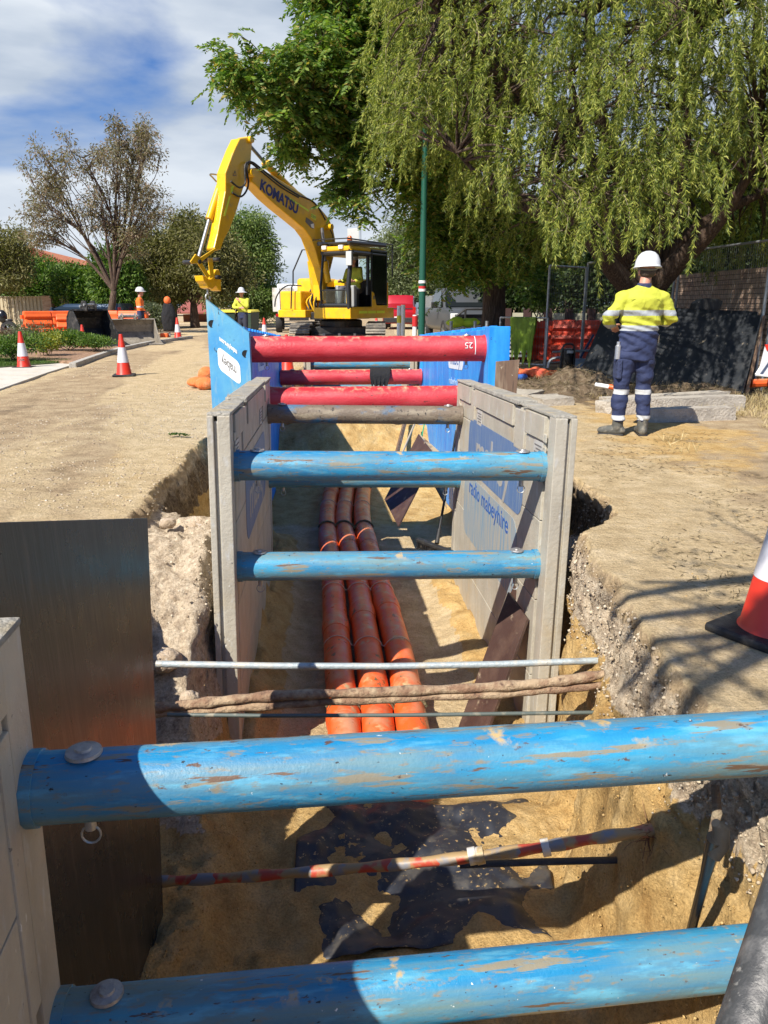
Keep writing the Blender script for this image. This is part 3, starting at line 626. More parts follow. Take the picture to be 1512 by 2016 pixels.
for cx, cz, a0 in ((x1 - r_, z1 - r_, 0), (x0 + r_, z1 - r_, 90), (x0 + r_, z0 + r_, 180), (x1 - r_, z0 + r_, 270)):
    for i in range(6): a = R(a0 + 18 * i); pts.append((cx + r_ * math.cos(a), cz + r_ * math.sin(a)))
build(in_plate(pts, .001, .002), 'logo_patch', mat('white_decal', (.78, .80, .80), .5, 0, [((.3, .5, .6), 14, .64, .68)]), bp)
def flip(M): return M @ Matrix.Rotation(math.pi, 4, 'Z')
for txt, u, v, sz, mm in (('mabey', .485, .455, .125, M_ink), ('mabeyhire.com', .49, .27, .062, M_white)):
    text_mesh('logo_lettering', txt, sz, flip(pl_frame(u, v, .004)), mm, bp, .0008, bold=.002, sx=.56)
# ---- dark sheet lining the trench on the left, near
b = MB()
tA, tB, bA, bB = Vector((-.95, 1.70, .755)), Vector((-.915, 2.80, .455)), Vector((-.90, 1.55, -1.5)), Vector((-.89, 2.44, -1.5))
b.prism([tA, tB, bB, bA], (-.018, 0, 0)); o = build(b, 'dark_sheet', M_steel_dark, bevel=.003); tag(o, 'tall dark scratched sheet lining the left side of the trench behind the closest grey panel', 'lining sheet')
# ---- boards leaning in and beside the shields
def board(name, c4, th, m, lab, cat, edge=None):
    c4 = [Vector(c) for c in c4]; n_ = (c4[1] - c4[0]).cross(c4[3] - c4[0]).normalized()
    b = MB().prism(c4, n_ * th); o = build(b, name, m, bevel=.002); return tag(o, lab, cat)
# against right grey panel
board('ply_board', [P(1000, 1165, D=4.62), P(1037, 1218, D=4.35), P(948, 1470, D=4.02), P(888, 1470, D=4.3)], .022, M_formply, 'long dark ply board leaning against the right grey panel above the orange pipes', 'board')
board('ply_board', [P(1012, 1150, D=4.72), P(1030, 1200, D=4.70), P(968, 1330, D=4.75), P(948, 1315, D=4.78)], .018, M_formply, 'narrow shaded ply offcut behind the long leaning board', 'board')
# the tent of two sheets further along
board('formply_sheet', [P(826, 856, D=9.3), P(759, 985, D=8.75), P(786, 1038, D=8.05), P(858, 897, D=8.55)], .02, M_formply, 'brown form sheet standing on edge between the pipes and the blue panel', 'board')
board('formply_sheet', [P(826, 854, D=9.32), P(870, 893, D=9.0), P(880, 1000, D=8.3), P(846, 938, D=8.62)], .02, mat('formply_painted_sun', (.34, .27, .18), .7, 0, [((.10, .06, .045), 6, .45, .6)]), 'pale form sheet with sunlight painted into its colour, leaning on its brown neighbour near the broom', 'board')  # lit copy of the form ply: sunlight is put into the paler colour
board('ply_board', [P(976, 712, D=7.25), P(1023, 708, D=7.2), P(1014, 800, D=7.2), P(972, 800, D=7.25)], .025, M_wood, 'upright weathered brown board standing between the right grey panel and the blue panel', 'board')
def pole(name, pts, r, m, lab, cat, n=10):
    o = build(MB().tube(pts, r, n), name, m, smooth=True); return tag(o, lab, cat)
pole('timber_batten', [P(800, 820, D=12.2), P(782, 890, D=11.2)], .035, M_wood, 'brown timber batten leaning at the far grey panel inside the trench', 'batten', 4)
pole('timber_batten', [P(818, 830, D=12.0), P(790, 896, D=10.6)], .016, mat('pale_timber', (.42, .34, .24), .8), 'thin pale stick leaning in the trench beside the brown batten', 'batten', 6)
pole('green_rod', [P(836, 832, D=10.2), P(826, 880, D=9.6)], .008, mat('green_paint', (.02, .35, .16), .5), 'thin green rod standing against the right blue panel', 'rod', 6)
# broom
T = thing('broom', 'black long handled broom standing in the trench against the right blue panel', 'broom', tuple(P(852, 1075, z=-1.40)))
def wpart(mb, nm, m, par, **k): return build(mb, nm, m, par, world=True, **k)
hb = P(860, 1070, D=7.0); ht = P(899, 848, D=7.75)
wpart(MB().tube([hb.lerp(ht, t) for t in np.linspace(0, 1, 8)], [.013] * 7 + [.016], 10), 'handle', M_blackgloss, T, smooth=True)
wpart(MB().tube([hb.lerp(ht, .0), hb.lerp(ht, .12)], [.024, .017], 10), 'socket', M_black, T, smooth=True)
dx = Vector((.62, -.5, -.1)).normalized(); c = hb + Vector((-.02, -.02, -.02)); MM = Matrix((dx, Vector((0, 0, 1)).cross(dx), Vector((0, 0, 1)))).transposed()
wpart(MB().box(c, (.42, .06, .035), MM), 'head', M_black, T, bevel=.008)
bb = MB()
for i in range(26):
    for j in range(4): p = c + MM @ Vector((-.2 + i * .016, -.024 + j * .016, -.015)); bb.tube([p, p + Vector((random.uniform(-.01, .01), random.uniform(-.01, .01), -.07))], .004, 4)
wpart(bb, 'bristles', M_black, T)
# ---- three orange conduits in the trench
def path(pts, n=60):
    pts = [Vector(p) for p in pts]; o = []
    for i in range(n):
        t = i / (n - 1) * (len(pts) - 1); k = min(int(t), len(pts) - 2); f_ = t - k
        p0 = pts[max(k - 1, 0)]; p1 = pts[k]; p2 = pts[k + 1]; p3 = pts[min(k + 2, len(pts) - 1)]
        o.append(.5 * ((2 * p1) + (p2 - p0) * f_ + (2 * p0 - 5 * p1 + 4 * p2 - p3) * f_ ** 2 + (3 * p1 - 3 * p2 + p3 - p0) * f_ ** 3))
    return o
zc = -1.37
cols = [[(682, 1480), (675, 1400), (667, 1310), (660, 1220), (655, 1140), (645, 1040), (648, 990), (658, 955), (666, 930)], [(748, 1480), (741, 1400), (729, 1310), (715, 1220), (702, 1140), (677, 1040), (680, 990), (686, 955), (690, 930)], [(818, 1480), (806, 1400), (791, 1310), (768, 1220), (744, 1140), (716, 1040), (713, 990), (717, 955), (719, 930)]]
names = ['left', 'middle', 'right']; rad = .108
for k, c in enumerate(cols):
    pp = [P(px, py, z=zc) for px, py in c]; pp = [Vector((p.x, p.y, zc)) for p in pp]
    d0 = (pp[0] - pp[1]).normalized(); pp = [pp[0] + d0 * 1.2 + Vector((0, 0, -.5)), pp[0] + d0 * .35 + Vector((0, 0, -.16))] + pp + [pp[-1] + Vector((-.05, 1.6, .02))]
    T = thing('conduit', ['leftmost of the three orange pipes lying in the trench', 'middle one of the three orange pipes lying in the trench', 'rightmost of the three orange pipes lying in the trench'][k], 'pipe', tuple(pp[2]), group='orange pipes in the trench')
    q = path(pp, 110); wpart(MB().tube(q, rad, 30), 'pipe_barrel', M_conduit, T, smooth=True)
    for f_ in ((.24 + .03 * k), .43 + .02 * k, .60, .76 + .02 * k):
        i = int(f_ * 109); wpart(MB().tube([q[i], q[i + 1], q[i + 2], q[i + 3]], [rad + .003, rad + .010, rad + .010, rad + .004], 30), 'socket_joint', M_conduit, T, smooth=True)
# webbing ties across the bundle with mud on them
M_mudtie = mat('muddy_strap', (.13, .11, .06), .95, 0, [((.24, .19, .1), 20, .5, .65)], (30, .4))
ql = [path([Vector((P(px, py, z=zc).x, P(px, py, z=zc).y, zc)) for px, py in c], 90) for c in cols]
M_tie = mat('pale_tie_wire', (.65, .45, .35), .6)
for f_, mud in ((.13, 1), (.30, 0), (.47, 0), (.62, 1), (.72, 0), (.84, 1), (.93, 0)):
    i = int(f_ * 89); pts = []
    for k in range(3):
        c = ql[k][i]; nx = 1 if k < 2 else 1
        for a in range(160, 15, -18): pts.append(c + Vector((math.cos(R(a)) * (rad + .006), .02 * math.sin(i + k + a * .01), math.sin(R(a)) * (rad + .006))))
    o = build(MB().tube(pts, (.016 if mud else .004), 6), 'strap' if mud else 'tie_wire', M_mudtie if mud else M_tie, smooth=True)
    tag(o, ('muddy strap' if mud else 'thin pale tie wire') + ' across the three orange pipes, ' + {.13: 'just beyond the rusty service pipes', .30: 'halfway to the lower strut', .47: 'just before the lower blue strut', .62: 'just past the lower blue strut', .72: 'beyond the broom head', .84: 'beside the brown form sheet', .93: 'farthest one'}[f_], 'pipe strap')
# ---- service pipes crossing in front
pole('service_pipe', [P(355, 1307, D=3.42) + Vector((-.12, 0, 0)), P(540, 1311, D=3.42), P(760, 1312, D=3.42), P(980, 1308, D=3.42), P(1178, 1299, D=3.42) + Vector((.1, 0, 0))], .017, mat('grey_steel_pipe', (.36, .41, .43), .5, .2, [((.5, .47, .4), 14, .5, .65), ((.2, .2, .2), 8, .6, .7)], (50, .06)), 'thin grey metal pipe crossing above the orange pipes, highest of the crossing pipes', 'service pipe')
M_rust = mat('rusty_muddy_pipe', (.27, .16, .10), .95, 0, [((.46, .34, .22), 12, .42, .6), ((.12, .07, .05), 20, .58, .7)], (26, .6))
def lumpy(pts, r, n, s): 
    q = path(pts, 70); return MB().tube(q, [r * (1 + .22 * math.sin(i * .9 + s) * math.sin(i * .37)) for i in range(70)], n)
for k, (pts, r_, lab) in enumerate([([(300, 1395), (400, 1384), (540, 1370), (760, 1362), (980, 1352), (1110, 1340), (1215, 1322)], .024, 'mud crusted rusty pipe crossing the trench, upper one of the rusty pair'),
        ([(300, 1405), (400, 1400), (540, 1388), (760, 1376), (980, 1366), (1110, 1355), (1225, 1345)], .021, 'mud crusted rusty pipe crossing the trench, lower one of the rusty pair')]):
    o = build(lumpy([P(a, c, D=3.24) for a, c in pts], r_, 12, k), 'service_pipe', M_rust, smooth='all'); tag(o, lab, 'service pipe')
pole('service_cable', [P(330, 1407, D=3.15), P(520, 1409, D=3.15), P(800, 1408, D=3.15), P(1000, 1405, D=3.15), P(1225, 1402, D=3.15)], .0095, mat('dark_green_cable', (.09, .11, .10), .5, 0, [((.3, .27, .2), 12, .55, .7)]), 'thin dark cable crossing the trench below the rusty pipes', 'cable')
# ---- pit under the near struts: black film, marker pole, flat conduit, shovel
nx_, ny_ = 70, 60; cor = [P(592, 1560, z=-1.31), P(1040, 1545, z=-1.31), P(1115, 1870, z=-1.31), P(570, 1895, z=-1.31)]
vs_ = []; 
for j in range(ny_):
    for i in range(nx_):
        u, v = i / (nx_ - 1), j / (ny_ - 1); p = (cor[0] * (1 - u) + cor[1] * u) * (1 - v) + (cor[3] * (1 - u) + cor[2] * u) * v
        h = float(floor_z(np.array([[p.x]]), np.array([[p.y]]))[0, 0]); k = float(fbm(np.array([p.x * 3.2]), np.array([p.y * 3.2]), s=71, o=4)[0]) + .55 * float(vnoise(np.array([p.x * 2.2 + 3]), np.array([p.y * 2.2]), s=73)[0])
        vs_.append((p.x, p.y, h + .014 + .004 - .05 * max(k - .36, 0) - .25 * max(0, abs(u - .5) + .14 * math.sin(v * 9) - .44) - .25 * max(0, abs(v - .5) + .12 * math.sin(u * 8 + 2) - .45) + .008 * math.sin(p.x * 17 + p.y * 9)))
fs = [(j * nx_ + i, j * nx_ + i + 1, (j + 1) * nx_ + i + 1, (j + 1) * nx_ + i) for j in range(ny_ - 1) for i in range(nx_ - 1)]
M_film = mat('black_plastic_film', (.016, .018, .026), .52, 0, [((.50, .34, .14), 40, .60, .68), ((.06, .055, .05), 7, .5, .6)], (6, .03), spec=.7)
mbf = MB().add(vs_, fs); o = build(mbf, 'plastic_sheet', M_film, smooth='all'); md = o.modifiers.new('thickness', 'SOLIDIFY'); md.thickness = .003
tag(o, 'black plastic sheet covered in patches of sand on the trench floor below the closest strut', 'plastic sheet')
# striped marker pole
M_stripe = bpy.data.materials.new('striped_tape'); M_stripe.use_nodes = True; nt = M_stripe.node_tree; bb_ = nt.nodes['Principled BSDF']; bb_.inputs['Roughness'].default_value = .5
tcn = N(nt, 'ShaderNodeTexCoord'); sxn = N(nt, 'ShaderNodeSeparateXYZ'); Lk(nt, tcn, 'Object', sxn, 0)
ad = N(nt, 'ShaderNodeMath', operation='MULTIPLY_ADD'); Lk(nt, sxn, 0, ad, 0); ad.inputs[1].default_value = 5.2; 
nn = N(nt, 'ShaderNodeTexNoise'); nn.inputs['Scale'].default_value = 9; Lk(nt, tcn, 'Object', nn, 'Vector'); Lk(nt, nn, 0, ad, 2)
fr = N(nt, 'ShaderNodeMath', operation='FRACT'); Lk(nt, ad, 0, fr, 0); gt = N(nt, 'ShaderNodeMath', operation='GREATER_THAN'); gt.inputs[1].default_value = .5; Lk(nt, fr, 0, gt, 0)
m1 = N(nt, 'ShaderNodeMix', data_type='RGBA'); m1.inputs[6].default_value = (.42, .06, .035, 1); m1.inputs[7].default_value = (.20, .20, .22, 1); Lk(nt, gt, 0, m1, 0)
n3 = N(nt, 'ShaderNodeTexNoise'); n3.inputs['Scale'].default_value = 13; n3.inputs['Detail'].default_value = 6; Lk(nt, tcn, 'Object', n3, 'Vector'); mr3 = N(nt, 'ShaderNodeMapRange'); mr3.inputs[1].default_value = .44; mr3.inputs[2].default_value = .54; Lk(nt, n3, 0, mr3, 0)
m2 = N(nt, 'ShaderNodeMix', data_type='RGBA'); Lk(nt, mr3, 0, m2, 0); Lk(nt, m1, 2, m2, 6); m2.inputs[7].default_value = (.34, .23, .11, 1); Lk(nt, m2, 2, bb_, 'Base Color')
pts = [(-.1, 0)]
pl = [P(310, 1736, D=2.56), P(480, 1726, D=2.52), P(760, 1704, D=2.45), P(1000, 1678, D=2.36), P(1200, 1646, D=2.28), P(1345, 1626, D=2.22)]
o = build(MB().tube(path(pl, 60), [.021 + .003 * math.sin(i * 1.1) for i in range(60)], 14), 'marker_pole', M_stripe, smooth='all'); tag(o, 'muddy red and grey striped marker pole lying across the trench above the black sheet', 'marker pole')
M_tapew = mat('white_adhesive_tape', (.55, .53, .5), .5, 0, [((.4, .3, .16), 12, .5, .62)])
for t, t2 in ((930, 1685), (945, 1684), (1074, 1668)): a = P(t, t2, D=2.385 if t < 1000 else 2.335); build(MB().tube([a + Vector((-.014, 0, -.004)), a + Vector((.014, 0, .003))], .032, 14), 'tape_wrap', M_tapew, o, smooth=True)
o = build(MB().tube([P(905, 1703, D=2.44), P(1060, 1697, D=2.42), P(1256, 1692, D=2.42)], .018, 12, flat=.45), 'flat_duct', M_black, smooth=True); tag(o, 'short flat black duct taped under the striped marker pole', 'duct')
# roots sticking out of the sand where the marker pole enters the bank
q = MB(); rc = P(1290, 1640, D=2.25)
for i in range(46):
    d = Vector((random.uniform(-1, .35), random.uniform(-.9, .2), random.uniform(-1, .7))).normalized(); p = rc + Vector((random.uniform(-.03, .07), 0, random.uniform(-.03, .03))); pts = [p]
    for k in range(5): d = (d + Vector((random.gauss(0, .3), random.gauss(0, .3), random.gauss(-.05, .3)))).normalized(); p = p + d * random.uniform(.012, .03); pts.append(p)
    q.tube(pts, [.0022, .002, .0016, .0013, .001, .0007], 4, caps=False)
o = build(q, 'roots', mat('root_bark', (.20, .10, .05), .9)); tag(o, 'tangle of thin brown roots in the sand at the right end of the striped pole', 'roots')
# shovel stuck in the right bank
T = thing('shovel', 'black handled shovel stuck upright in the yellow sand bank on the right', 'shovel', tuple(P(1345, 1870, D=2.2)))
a, c = P(1408, 1650, D=1.72), P(1352, 1865, D=1.90)
wpart(MB().tube([a.lerp(c, t) for t in (0, .1, .3, .6, 1)], [.022, .02, .015, .014, .014], 12), 'shaft', M_blackgloss, T, smooth=True)
wpart(MB().tube([a + Vector((-.006, -.002, .05)), a + Vector((.012, 0, .03)), a + Vector((.016, 0, -.02)), a + Vector((.004, 0, -.06))], [.012, .022, .024, .018], 12), 'grip', M_black, T, smooth=True)
b = MB(); d_ = (c - a).normalized(); q0 = c; b.add([q0 + Vector((-.09, 0, 0)), q0 + Vector((.09, 0, 0)), q0 + Vector((.1, .02, 0)) + d_ * .2, q0 + d_ * .32 + Vector((0, .03, 0)), q0 + Vector((-.1, .02, 0)) + d_ * .2], [(0, 1, 2, 3, 4)])
o = wpart(b, 'blade', M_galv, T); md = o.modifiers.new('t', 'SOLIDIFY'); md.thickness = .004
# twigs/handle stub above shovel
pole('root_stub', [P(1408, 1545, D=1.86), P(1412, 1600, D=1.82), P(1400, 1650, D=1.80)], [.012, .014, .01], mat('stub', (.16, .11, .07), .95, 0, [((.3, .24, .16), 18, .5, .6)], (20, .4)), 'muddy root stub hanging just above the shovel handle', 'root')
# scuffed grey post at the bottom right
a, c = P(1562, 1740, D=1.25), P(1470, 2040, D=1.05)
d_ = (a - c); pole('steel_post', [c - d_ * .6, c, a, a + d_ * 0.6], .052, mat('scuffed_dark_pipe', (.085, .085, .085), .45, .4, [((.22, .21, .2), 9, .5, .62, (1, 1, .3)), ((.4, .38, .34), 22, .62, .68)], (30, .06)), 'scuffed dark grey steel tube leaning in the bottom right corner', 'steel tube', 24)
# ---------------------------------------------------------------- people
def blob(name, mb, vox, m, parent, it=4, fac=.5, disp=None):
    me = mesh_of(name, mb); o = bpy.data.objects.new(name, me); COL.objects.link(o)
    bm = bmesh.new(); bm.from_mesh(me); bmesh.ops.recalc_face_normals(bm, faces=bm.faces); bm.to_mesh(me); bm.free()
    r_ = o.modifiers.new('r', 'REMESH'); r_.mode = 'VOXEL'; r_.voxel_size = vox
    s_ = o.modifiers.new('s', 'SMOOTH'); s_.iterations = it; s_.factor = fac
    dg = bpy.context.evaluated_depsgraph_get(); me2 = bpy.data.meshes.new_from_object(o.evaluated_get(dg)); bpy.data.objects.remove(o)
    if disp:
        n = len(me2.vertices); co = np.empty(n * 3, np.float32); no = np.empty(n * 3, np.float32); me2.vertices.foreach_get('co', co); me2.vertices.foreach_get('normal', no)
        co = co.reshape(-1, 3); no = no.reshape(-1, 3); d = disp(co[:, 0], co[:, 1], co[:, 2]); co = co + no * d[:, None]; me2.vertices.foreach_set('co', co.ravel().astype(np.float32)); me2.update()
    me2.shade_smooth(); me2.name = name
    me2.materials.clear()
    for q in (m if isinstance(m, (list, tuple)) else [m]): me2.materials.append(q)
    o = bpy.data.objects.new(name, me2); COL.objects.link(o); o.parent = parent; return o
def banded(name, cols, zs, soft=.004, worn_=None):
    """cols[i] below zs[i]; object-space z bands (cloth panels sewn at those heights)"""
    m = bpy.data.materials.new(name); m.use_nodes = True; nt = m.node_tree; b = nt.nodes['Principled BSDF']; b.inputs['Roughness'].default_value = .8
    tc = N(nt, 'ShaderNodeTexCoord'); sx = N(nt, 'ShaderNodeSeparateXYZ'); Lk(nt, tc, 'Object', sx, 0)
    no = N(nt, 'ShaderNodeTexNoise'); no.inputs['Scale'].default_value = 5; Lk(nt, tc, 'Object', no, 'Vector'); ad = N(nt, 'ShaderNodeMath', operation='MULTIPLY_ADD'); Lk(nt, no, 0, ad, 0); ad.inputs[1].default_value = .02; Lk(nt, sx, 2, ad, 2)
    prev = None
    rgb = N(nt, 'ShaderNodeRGB'); rgb.outputs[0].default_value = (*cols[0], 1); prev = (rgb, 0)
    for z_, c in zip(zs, cols[1:]):
        g = N(nt, 'ShaderNodeMath', operation='GREATER_THAN'); Lk(nt, ad, 0, g, 0); g.inputs[1].default_value = z_ + .01
        mi = N(nt, 'ShaderNodeMix', data_type='RGBA'); Lk(nt, g, 0, mi, 0); Lk(nt, prev[0], prev[1], mi, 6); mi.inputs[7].default_value = (*c, 1); prev = (mi, 2)
    Lk(nt, prev[0], prev[1], b, 'Base Color')
    n2 = N(nt, 'ShaderNodeTexNoise'); n2.inputs['Scale'].default_value = 9; n2.inputs['Detail'].default_value = 5; n2.inputs['Distortion'].default_value = 1.2; Lk(nt, tc, 'Object', n2, 'Vector'); bu = N(nt, 'ShaderNodeBump'); bu.inputs['Strength'].default_value = .55; bu.inputs['Distance'].default_value = .02; Lk(nt, n2, 0, bu, 'Height'); Lk(nt, bu, 0, b, 'Normal')
    return m
YEL = (.50, .52, .05); NAV = (.020, .030, .085); SIL = (.34, .36, .38); ORA = (.85, .17, .02); SILW = (.50, .51, .51)
def smpath(pts, n=9): return path(pts, n)
def limb(mb, pts, rad_, n=14, k=10, flat=1):
    q = smpath(pts, k); rr = np.interp(np.linspace(0, 1, k), np.linspace(0, 1, len(rad_)), rad_); mb.tube(q, [float(a) for a in rr], n, flat=flat)
def hand(mb, w, d, side, curl=.6, s=1.0):
    """w wrist, d forearm dir, side: vector towards thumb"""
    d = Vector(d).normalized(); sd_ = (Vector(side) - d * Vector(side).dot(d)).normalized(); nn = d.cross(sd_).normalized(); w = Vector(w)
    M = Matrix((d, sd_, nn)).transposed(); mb.ell(w + d * .05 * s, (.055 * s, .042 * s, .018 * s), M)
    for i, (o_, L) in enumerate(((.030, .070), (.010, .080), (-.011, .073), (-.030, .056))):
        p = w + d * .085 * s + sd_ * o_ * s; q = [p]; dd = d.copy()
        for k in range(3): dd = (dd + nn * curl * .55).normalized(); p = p + dd * L * s / 3; q.append(p)
        mb.tube(q, [.0095 * s, .009 * s, .0085 * s, .007 * s], 8)
    p = w + d * .025 * s + sd_ * .032 * s; mb.tube([p, p + (d + sd_ * 1.1).normalized() * .035 * s, p + (d * 1.4 + sd_ * .9 + nn * .4).normalized() * .065 * s], [.013 * s, .011 * s, .0085 * s], 8)
def person(label, loc, rz, J, mats, hat='helmet', vox=.012, group=None, fold=1.0, lean=0, hair=(.1, .06, .04)):
    T = thing('person', label, 'person', loc, rz)
    if group: T['group'] = group
    g = lambda k: Vector(J[k]); hip = g('hip'); ch = g('chest'); nk = g('neck'); hd = g('head')
    # continuous body: head, neck, torso, arms and hands
    b = MB(); b.ell(hd + Vector((0, 0, .03)), (.076, .096, .105)); b.ell(hd + Vector((0, .035, -.045)), (.055, .06, .065)); b.ell(hd + Vector((0, .096, -.008)), (.014, .018, .024)); b.ell(hd + Vector((0, .075, -.095)), (.028, .02, .015))
    for s_ in (-1, 1): b.ell(hd + Vector((s_ * .078, -.005, -.005)), (.011, .02, .032))
    limb(b, [nk - Vector((0, 0, .06)), nk, hd - Vector((0, 0, .03))], [.062, .056, .054]); limb(b, [hip, (hip + ch) / 2, ch, nk], [.11, .11, .11, .05], flat=.8)
    for s_, e, w_, sh, th_ in ((-1, 'el', 'wl', 'sl', 'tl'), (1, 'er', 'wr', 'sr', 'tr')):
        limb(b, [g(sh), g(e), g(w_)], [.045, .036, .026]); hand(b, g(w_), g(w_) - g(e), J.get(th_, (0, 0, 1)), .7)
    blob('body', b, vox * .62, M_skin, T, 3)
    # shirt torso
    b = MB(); W = J.get('w', .205)
    zs = [hip.z - .17, hip.z, (hip.z + ch.z) / 2, ch.z, ch.z + .10, nk.z - .045, nk.z + .01]; ws = [W * .93, W * .93, W * .90, W * 1.02, W * 1.08, W * .80, W * .36]
    cx = np.interp(zs, [hip.z, ch.z, nk.z], [hip.x, ch.x, nk.x]); cy = np.interp(zs, [hip.z, ch.z, nk.z], [hip.y, ch.y, nk.y])
    if J.get('sit'): zs = zs[1:]; ws = ws[1:]; cx = cx[1:]; cy = cy[1:]
    b.tube([(x_, y_, z_) for x_, y_, z_ in zip(cx, cy, zs)], ws, 26, flat=.62)
    for s_, sh in ((-1, 'sl'), (1, 'sr')): b.ell(g(sh), (.082, .08, .075))
    for e, w_, sh in (('el', 'wl', 'sl'), ('er', 'wr', 'sr')): limb(b, [g(sh), g(sh).lerp(g(e), .5), g(e), g(e).lerp(g(w_), .78)], [.082, .070, .062, .048], k=12)
    df = lambda x_, y_, z_: fold * (.011 * fbm(x_ * 6, y_ * 6, z_ * 11, o=3, s=81) + .004 * np.sin(z_ * 60 + x_ * 30 + 6 * vnoise(x_ * 5, y_ * 5, z_ * 5)) * (z_ < ch.z))
    blob('shirt', b, vox, mats['shirt'], T, 4, disp=df)
    if mats.get('collar'): blob('collar', MB().tube([nk + Vector((0, -.0, -.02)), nk + Vector((0, -.005, .035))], [.082, .066], 20), .008, mats['collar'], T, 2)
    # trousers
    b = MB(); b.ell(hip + Vector((0, 0, -.02)), (.172, .125, .14))
    for kn, an, s_ in (('kl', 'al', -1), ('kr', 'ar', 1)):
        h0 = hip + Vector((s_ * .085, 0, -.05)); limb(b, [h0, h0.lerp(g(kn), .5), g(kn), g(kn).lerp(g(an), .55), g(an)], [.108, .102, .082, .076, .068], k=14)
    d2 = lambda x_, y_, z_: fold * (.013 * fbm(x_ * 7, y_ * 7, z_ * 13, o=3, s=82) + .006 * np.sin(z_ * 75 + x_ * 40 + 5 * vnoise(x_ * 6, y_ * 6, z_ * 6)) * np.clip(1.2 - 2 * np.abs(z_ - .12) / .2, 0, 1))
    blob('trousers', b, vox, mats['trousers'], T, 4, disp=d2)
    for an, to in (('al', 'ftl'), ('ar', 'ftr')):
        a = g(an); t_ = Vector(J.get(to, (0, 1, 0))).normalized(); b = MB(); c0 = Vector((a.x, a.y, max(a.z - .10, .06)))
        limb(b, [a + Vector((0, 0, .03)), Vector((a.x, a.y, a.z - .05)), c0], [.056, .058, .055], k=5)
        M = Matrix((Vector((0, 0, 1)).cross(t_) * -1, t_, Vector((0, 0, 1)))).transposed(); f0 = Vector((a.x, a.y, a.z - .09)) 
        b.ell(f0 + t_ * .06 - Vector((0, 0, .005)), (.052, .13, .052), M); b.ell(f0 + t_ * .14 - Vector((0, 0, .012)), (.054, .07, .042), M); b.ell(f0 - t_ * .03 - Vector((0, 0, .005)), (.048, .06, .05), M)
        bo = blob('boot', b, .009, mats['boot'], T, 3)
        q = MB(); q.box(f0 + t_ * .06 - Vector((0, 0, .048)), (.095, .27, .022), M); build(q, 'sole', M_black, bo, bevel=.008)
    hc = hd + Vector((0, -.002, .055))
    if hat == 'helmet':
        q = MB(); Sx = Matrix.Rotation(R(J.get('hattilt', -4)), 3, 'X') @ Matrix.Diagonal((1, 1.22, 1))
        pr = [(.001, .150), (.03, .148), (.065, .135), (.095, .105), (.115, .06), (.122, .015), (.124, .0), (.135, -.006), (.137, -.014), (.122, -.010), (.110, .0)]
        q.lathe(pr, hc, Sx, 28); hm = build(q, 'hard_hat', mats['hat'], T, smooth='all')
        q = MB(); q.ell(hc + Vector((0, .15, -.005)), (.085, .06, .012)); q.tube([hc + Vector((0, -.12, .06)), hc + Vector((0, -.05, .135)), hc + Vector((0, .04, .145)), hc + Vector((0, .11, .09))], [.012, .018, .018, .012], 8, flat=.4); build(q, 'peak', mats['hat'], hm, smooth='all')
        q = MB(); q.tube([hc + Vector((.088 * math.sin(t), -.105 * math.cos(t), -.022 - .012 * math.cos(t))) for t in np.linspace(-1.7, 1.7, 15)], .009, 8); build(q, 'headband', M_ink, hm, smooth=True)
    else:
        q = MB(); pr = [(.001, .145), (.035, .142), (.07, .125), (.1, .08), (.118, .02), (.13, -.008), (.20, -.030), (.205, -.036), (.13, -.022), (.11, .0)]
        q.lathe(pr, hc, Matrix.Diagonal((1, 1.15, 1)), 26); build(q, 'hard_hat', mats['hat'], T, smooth='all')
    q = MB()
    q.ell(hd + Vector((0, -.028, .0)), (.079, .078, .062)); build(q, 'hair', mat('short_hair', (.10, .07, .05), .9, 0, [], (120, .2)), T, smooth='all')
    return T
m_hat = mat('white_hard_hat', (.62, .63, .64), .3, 0, [((.5, .48, .44), 13, .62, .72)])
m_shirtY = banded('yellow_navy_shirt', [NAV, SIL, YEL, SIL, YEL], [1.085, 1.140, 1.235, 1.29])
m_trN = banded('navy_trousers_bands', [NAV, SILW, NAV, SILW, NAV], [.165, .215, .435, .485])
m_boot = mat('grey_work_boot', (.085, .085, .075), .75, 0, [((.2, .18, .14), 14, .5, .65)], (30, .1))
p1 = P(1243, 852, D=7.42)
J = dict(hip=(.0, 0, .95), chest=(.015, .0, 1.30), neck=(.02, .0, 1.52), head=(.045, .03, 1.66), sl=(-.185, -.01, 1.405), sr=(.21, -.01, 1.405), el=(-.325, -.03, 1.20), er=(.325, .0, 1.21), wl=(-.20, .22, 1.13), wr=(.20, .24, 1.14),
         kl=(-.125, .02, .50), kr=(.115, .02, .50), al=(-.14, -.02, .145), ar=(.125, -.02, .145), ftl=(-.75, .35, 0), ftr=(.05, -.6, 0), w=.215, tl=(1, 0, .3), tr=(-1, 0, .3), hattilt=-3)
J['ftr'] = (.1, 1, 0)
wk = person('worker in yellow and navy shirt and hard hat, seen from behind by the concrete blocks', (p1.x, 7.42, gz(p1.x, 7.42) - .0), 0, J, dict(shirt=m_shirtY, trousers=m_trN, boot=m_boot, hat=m_hat, collar=M_navy), vox=.0105, fold=2.0)
wk.scale = (.93, .93, .93); wk.location.x -= .02
q = MB(); q.tube([(-.205, -.04, .80), (-.205, -.04, .93), (-.205, -.04, .945), (-.205, -.04, .975)], [.030, .030, .018, .018], 16); build(q, 'bottle', mat('brushed_bottle', (.7, .7, .7), .3, .8), wk, smooth=True)
q = MB(); q.box((-.185, -.01, .70), (.05, .17, .20)); build(q, 'cargo_pocket', M_navy, wk, bevel=.015)
q = MB(); q.box((.215, .0, 1.00), (.012, .03, .085)); build(q, 'belt_tag', mat('tag_cream', (.6, .5, .3), .6), wk, bevel=.004)
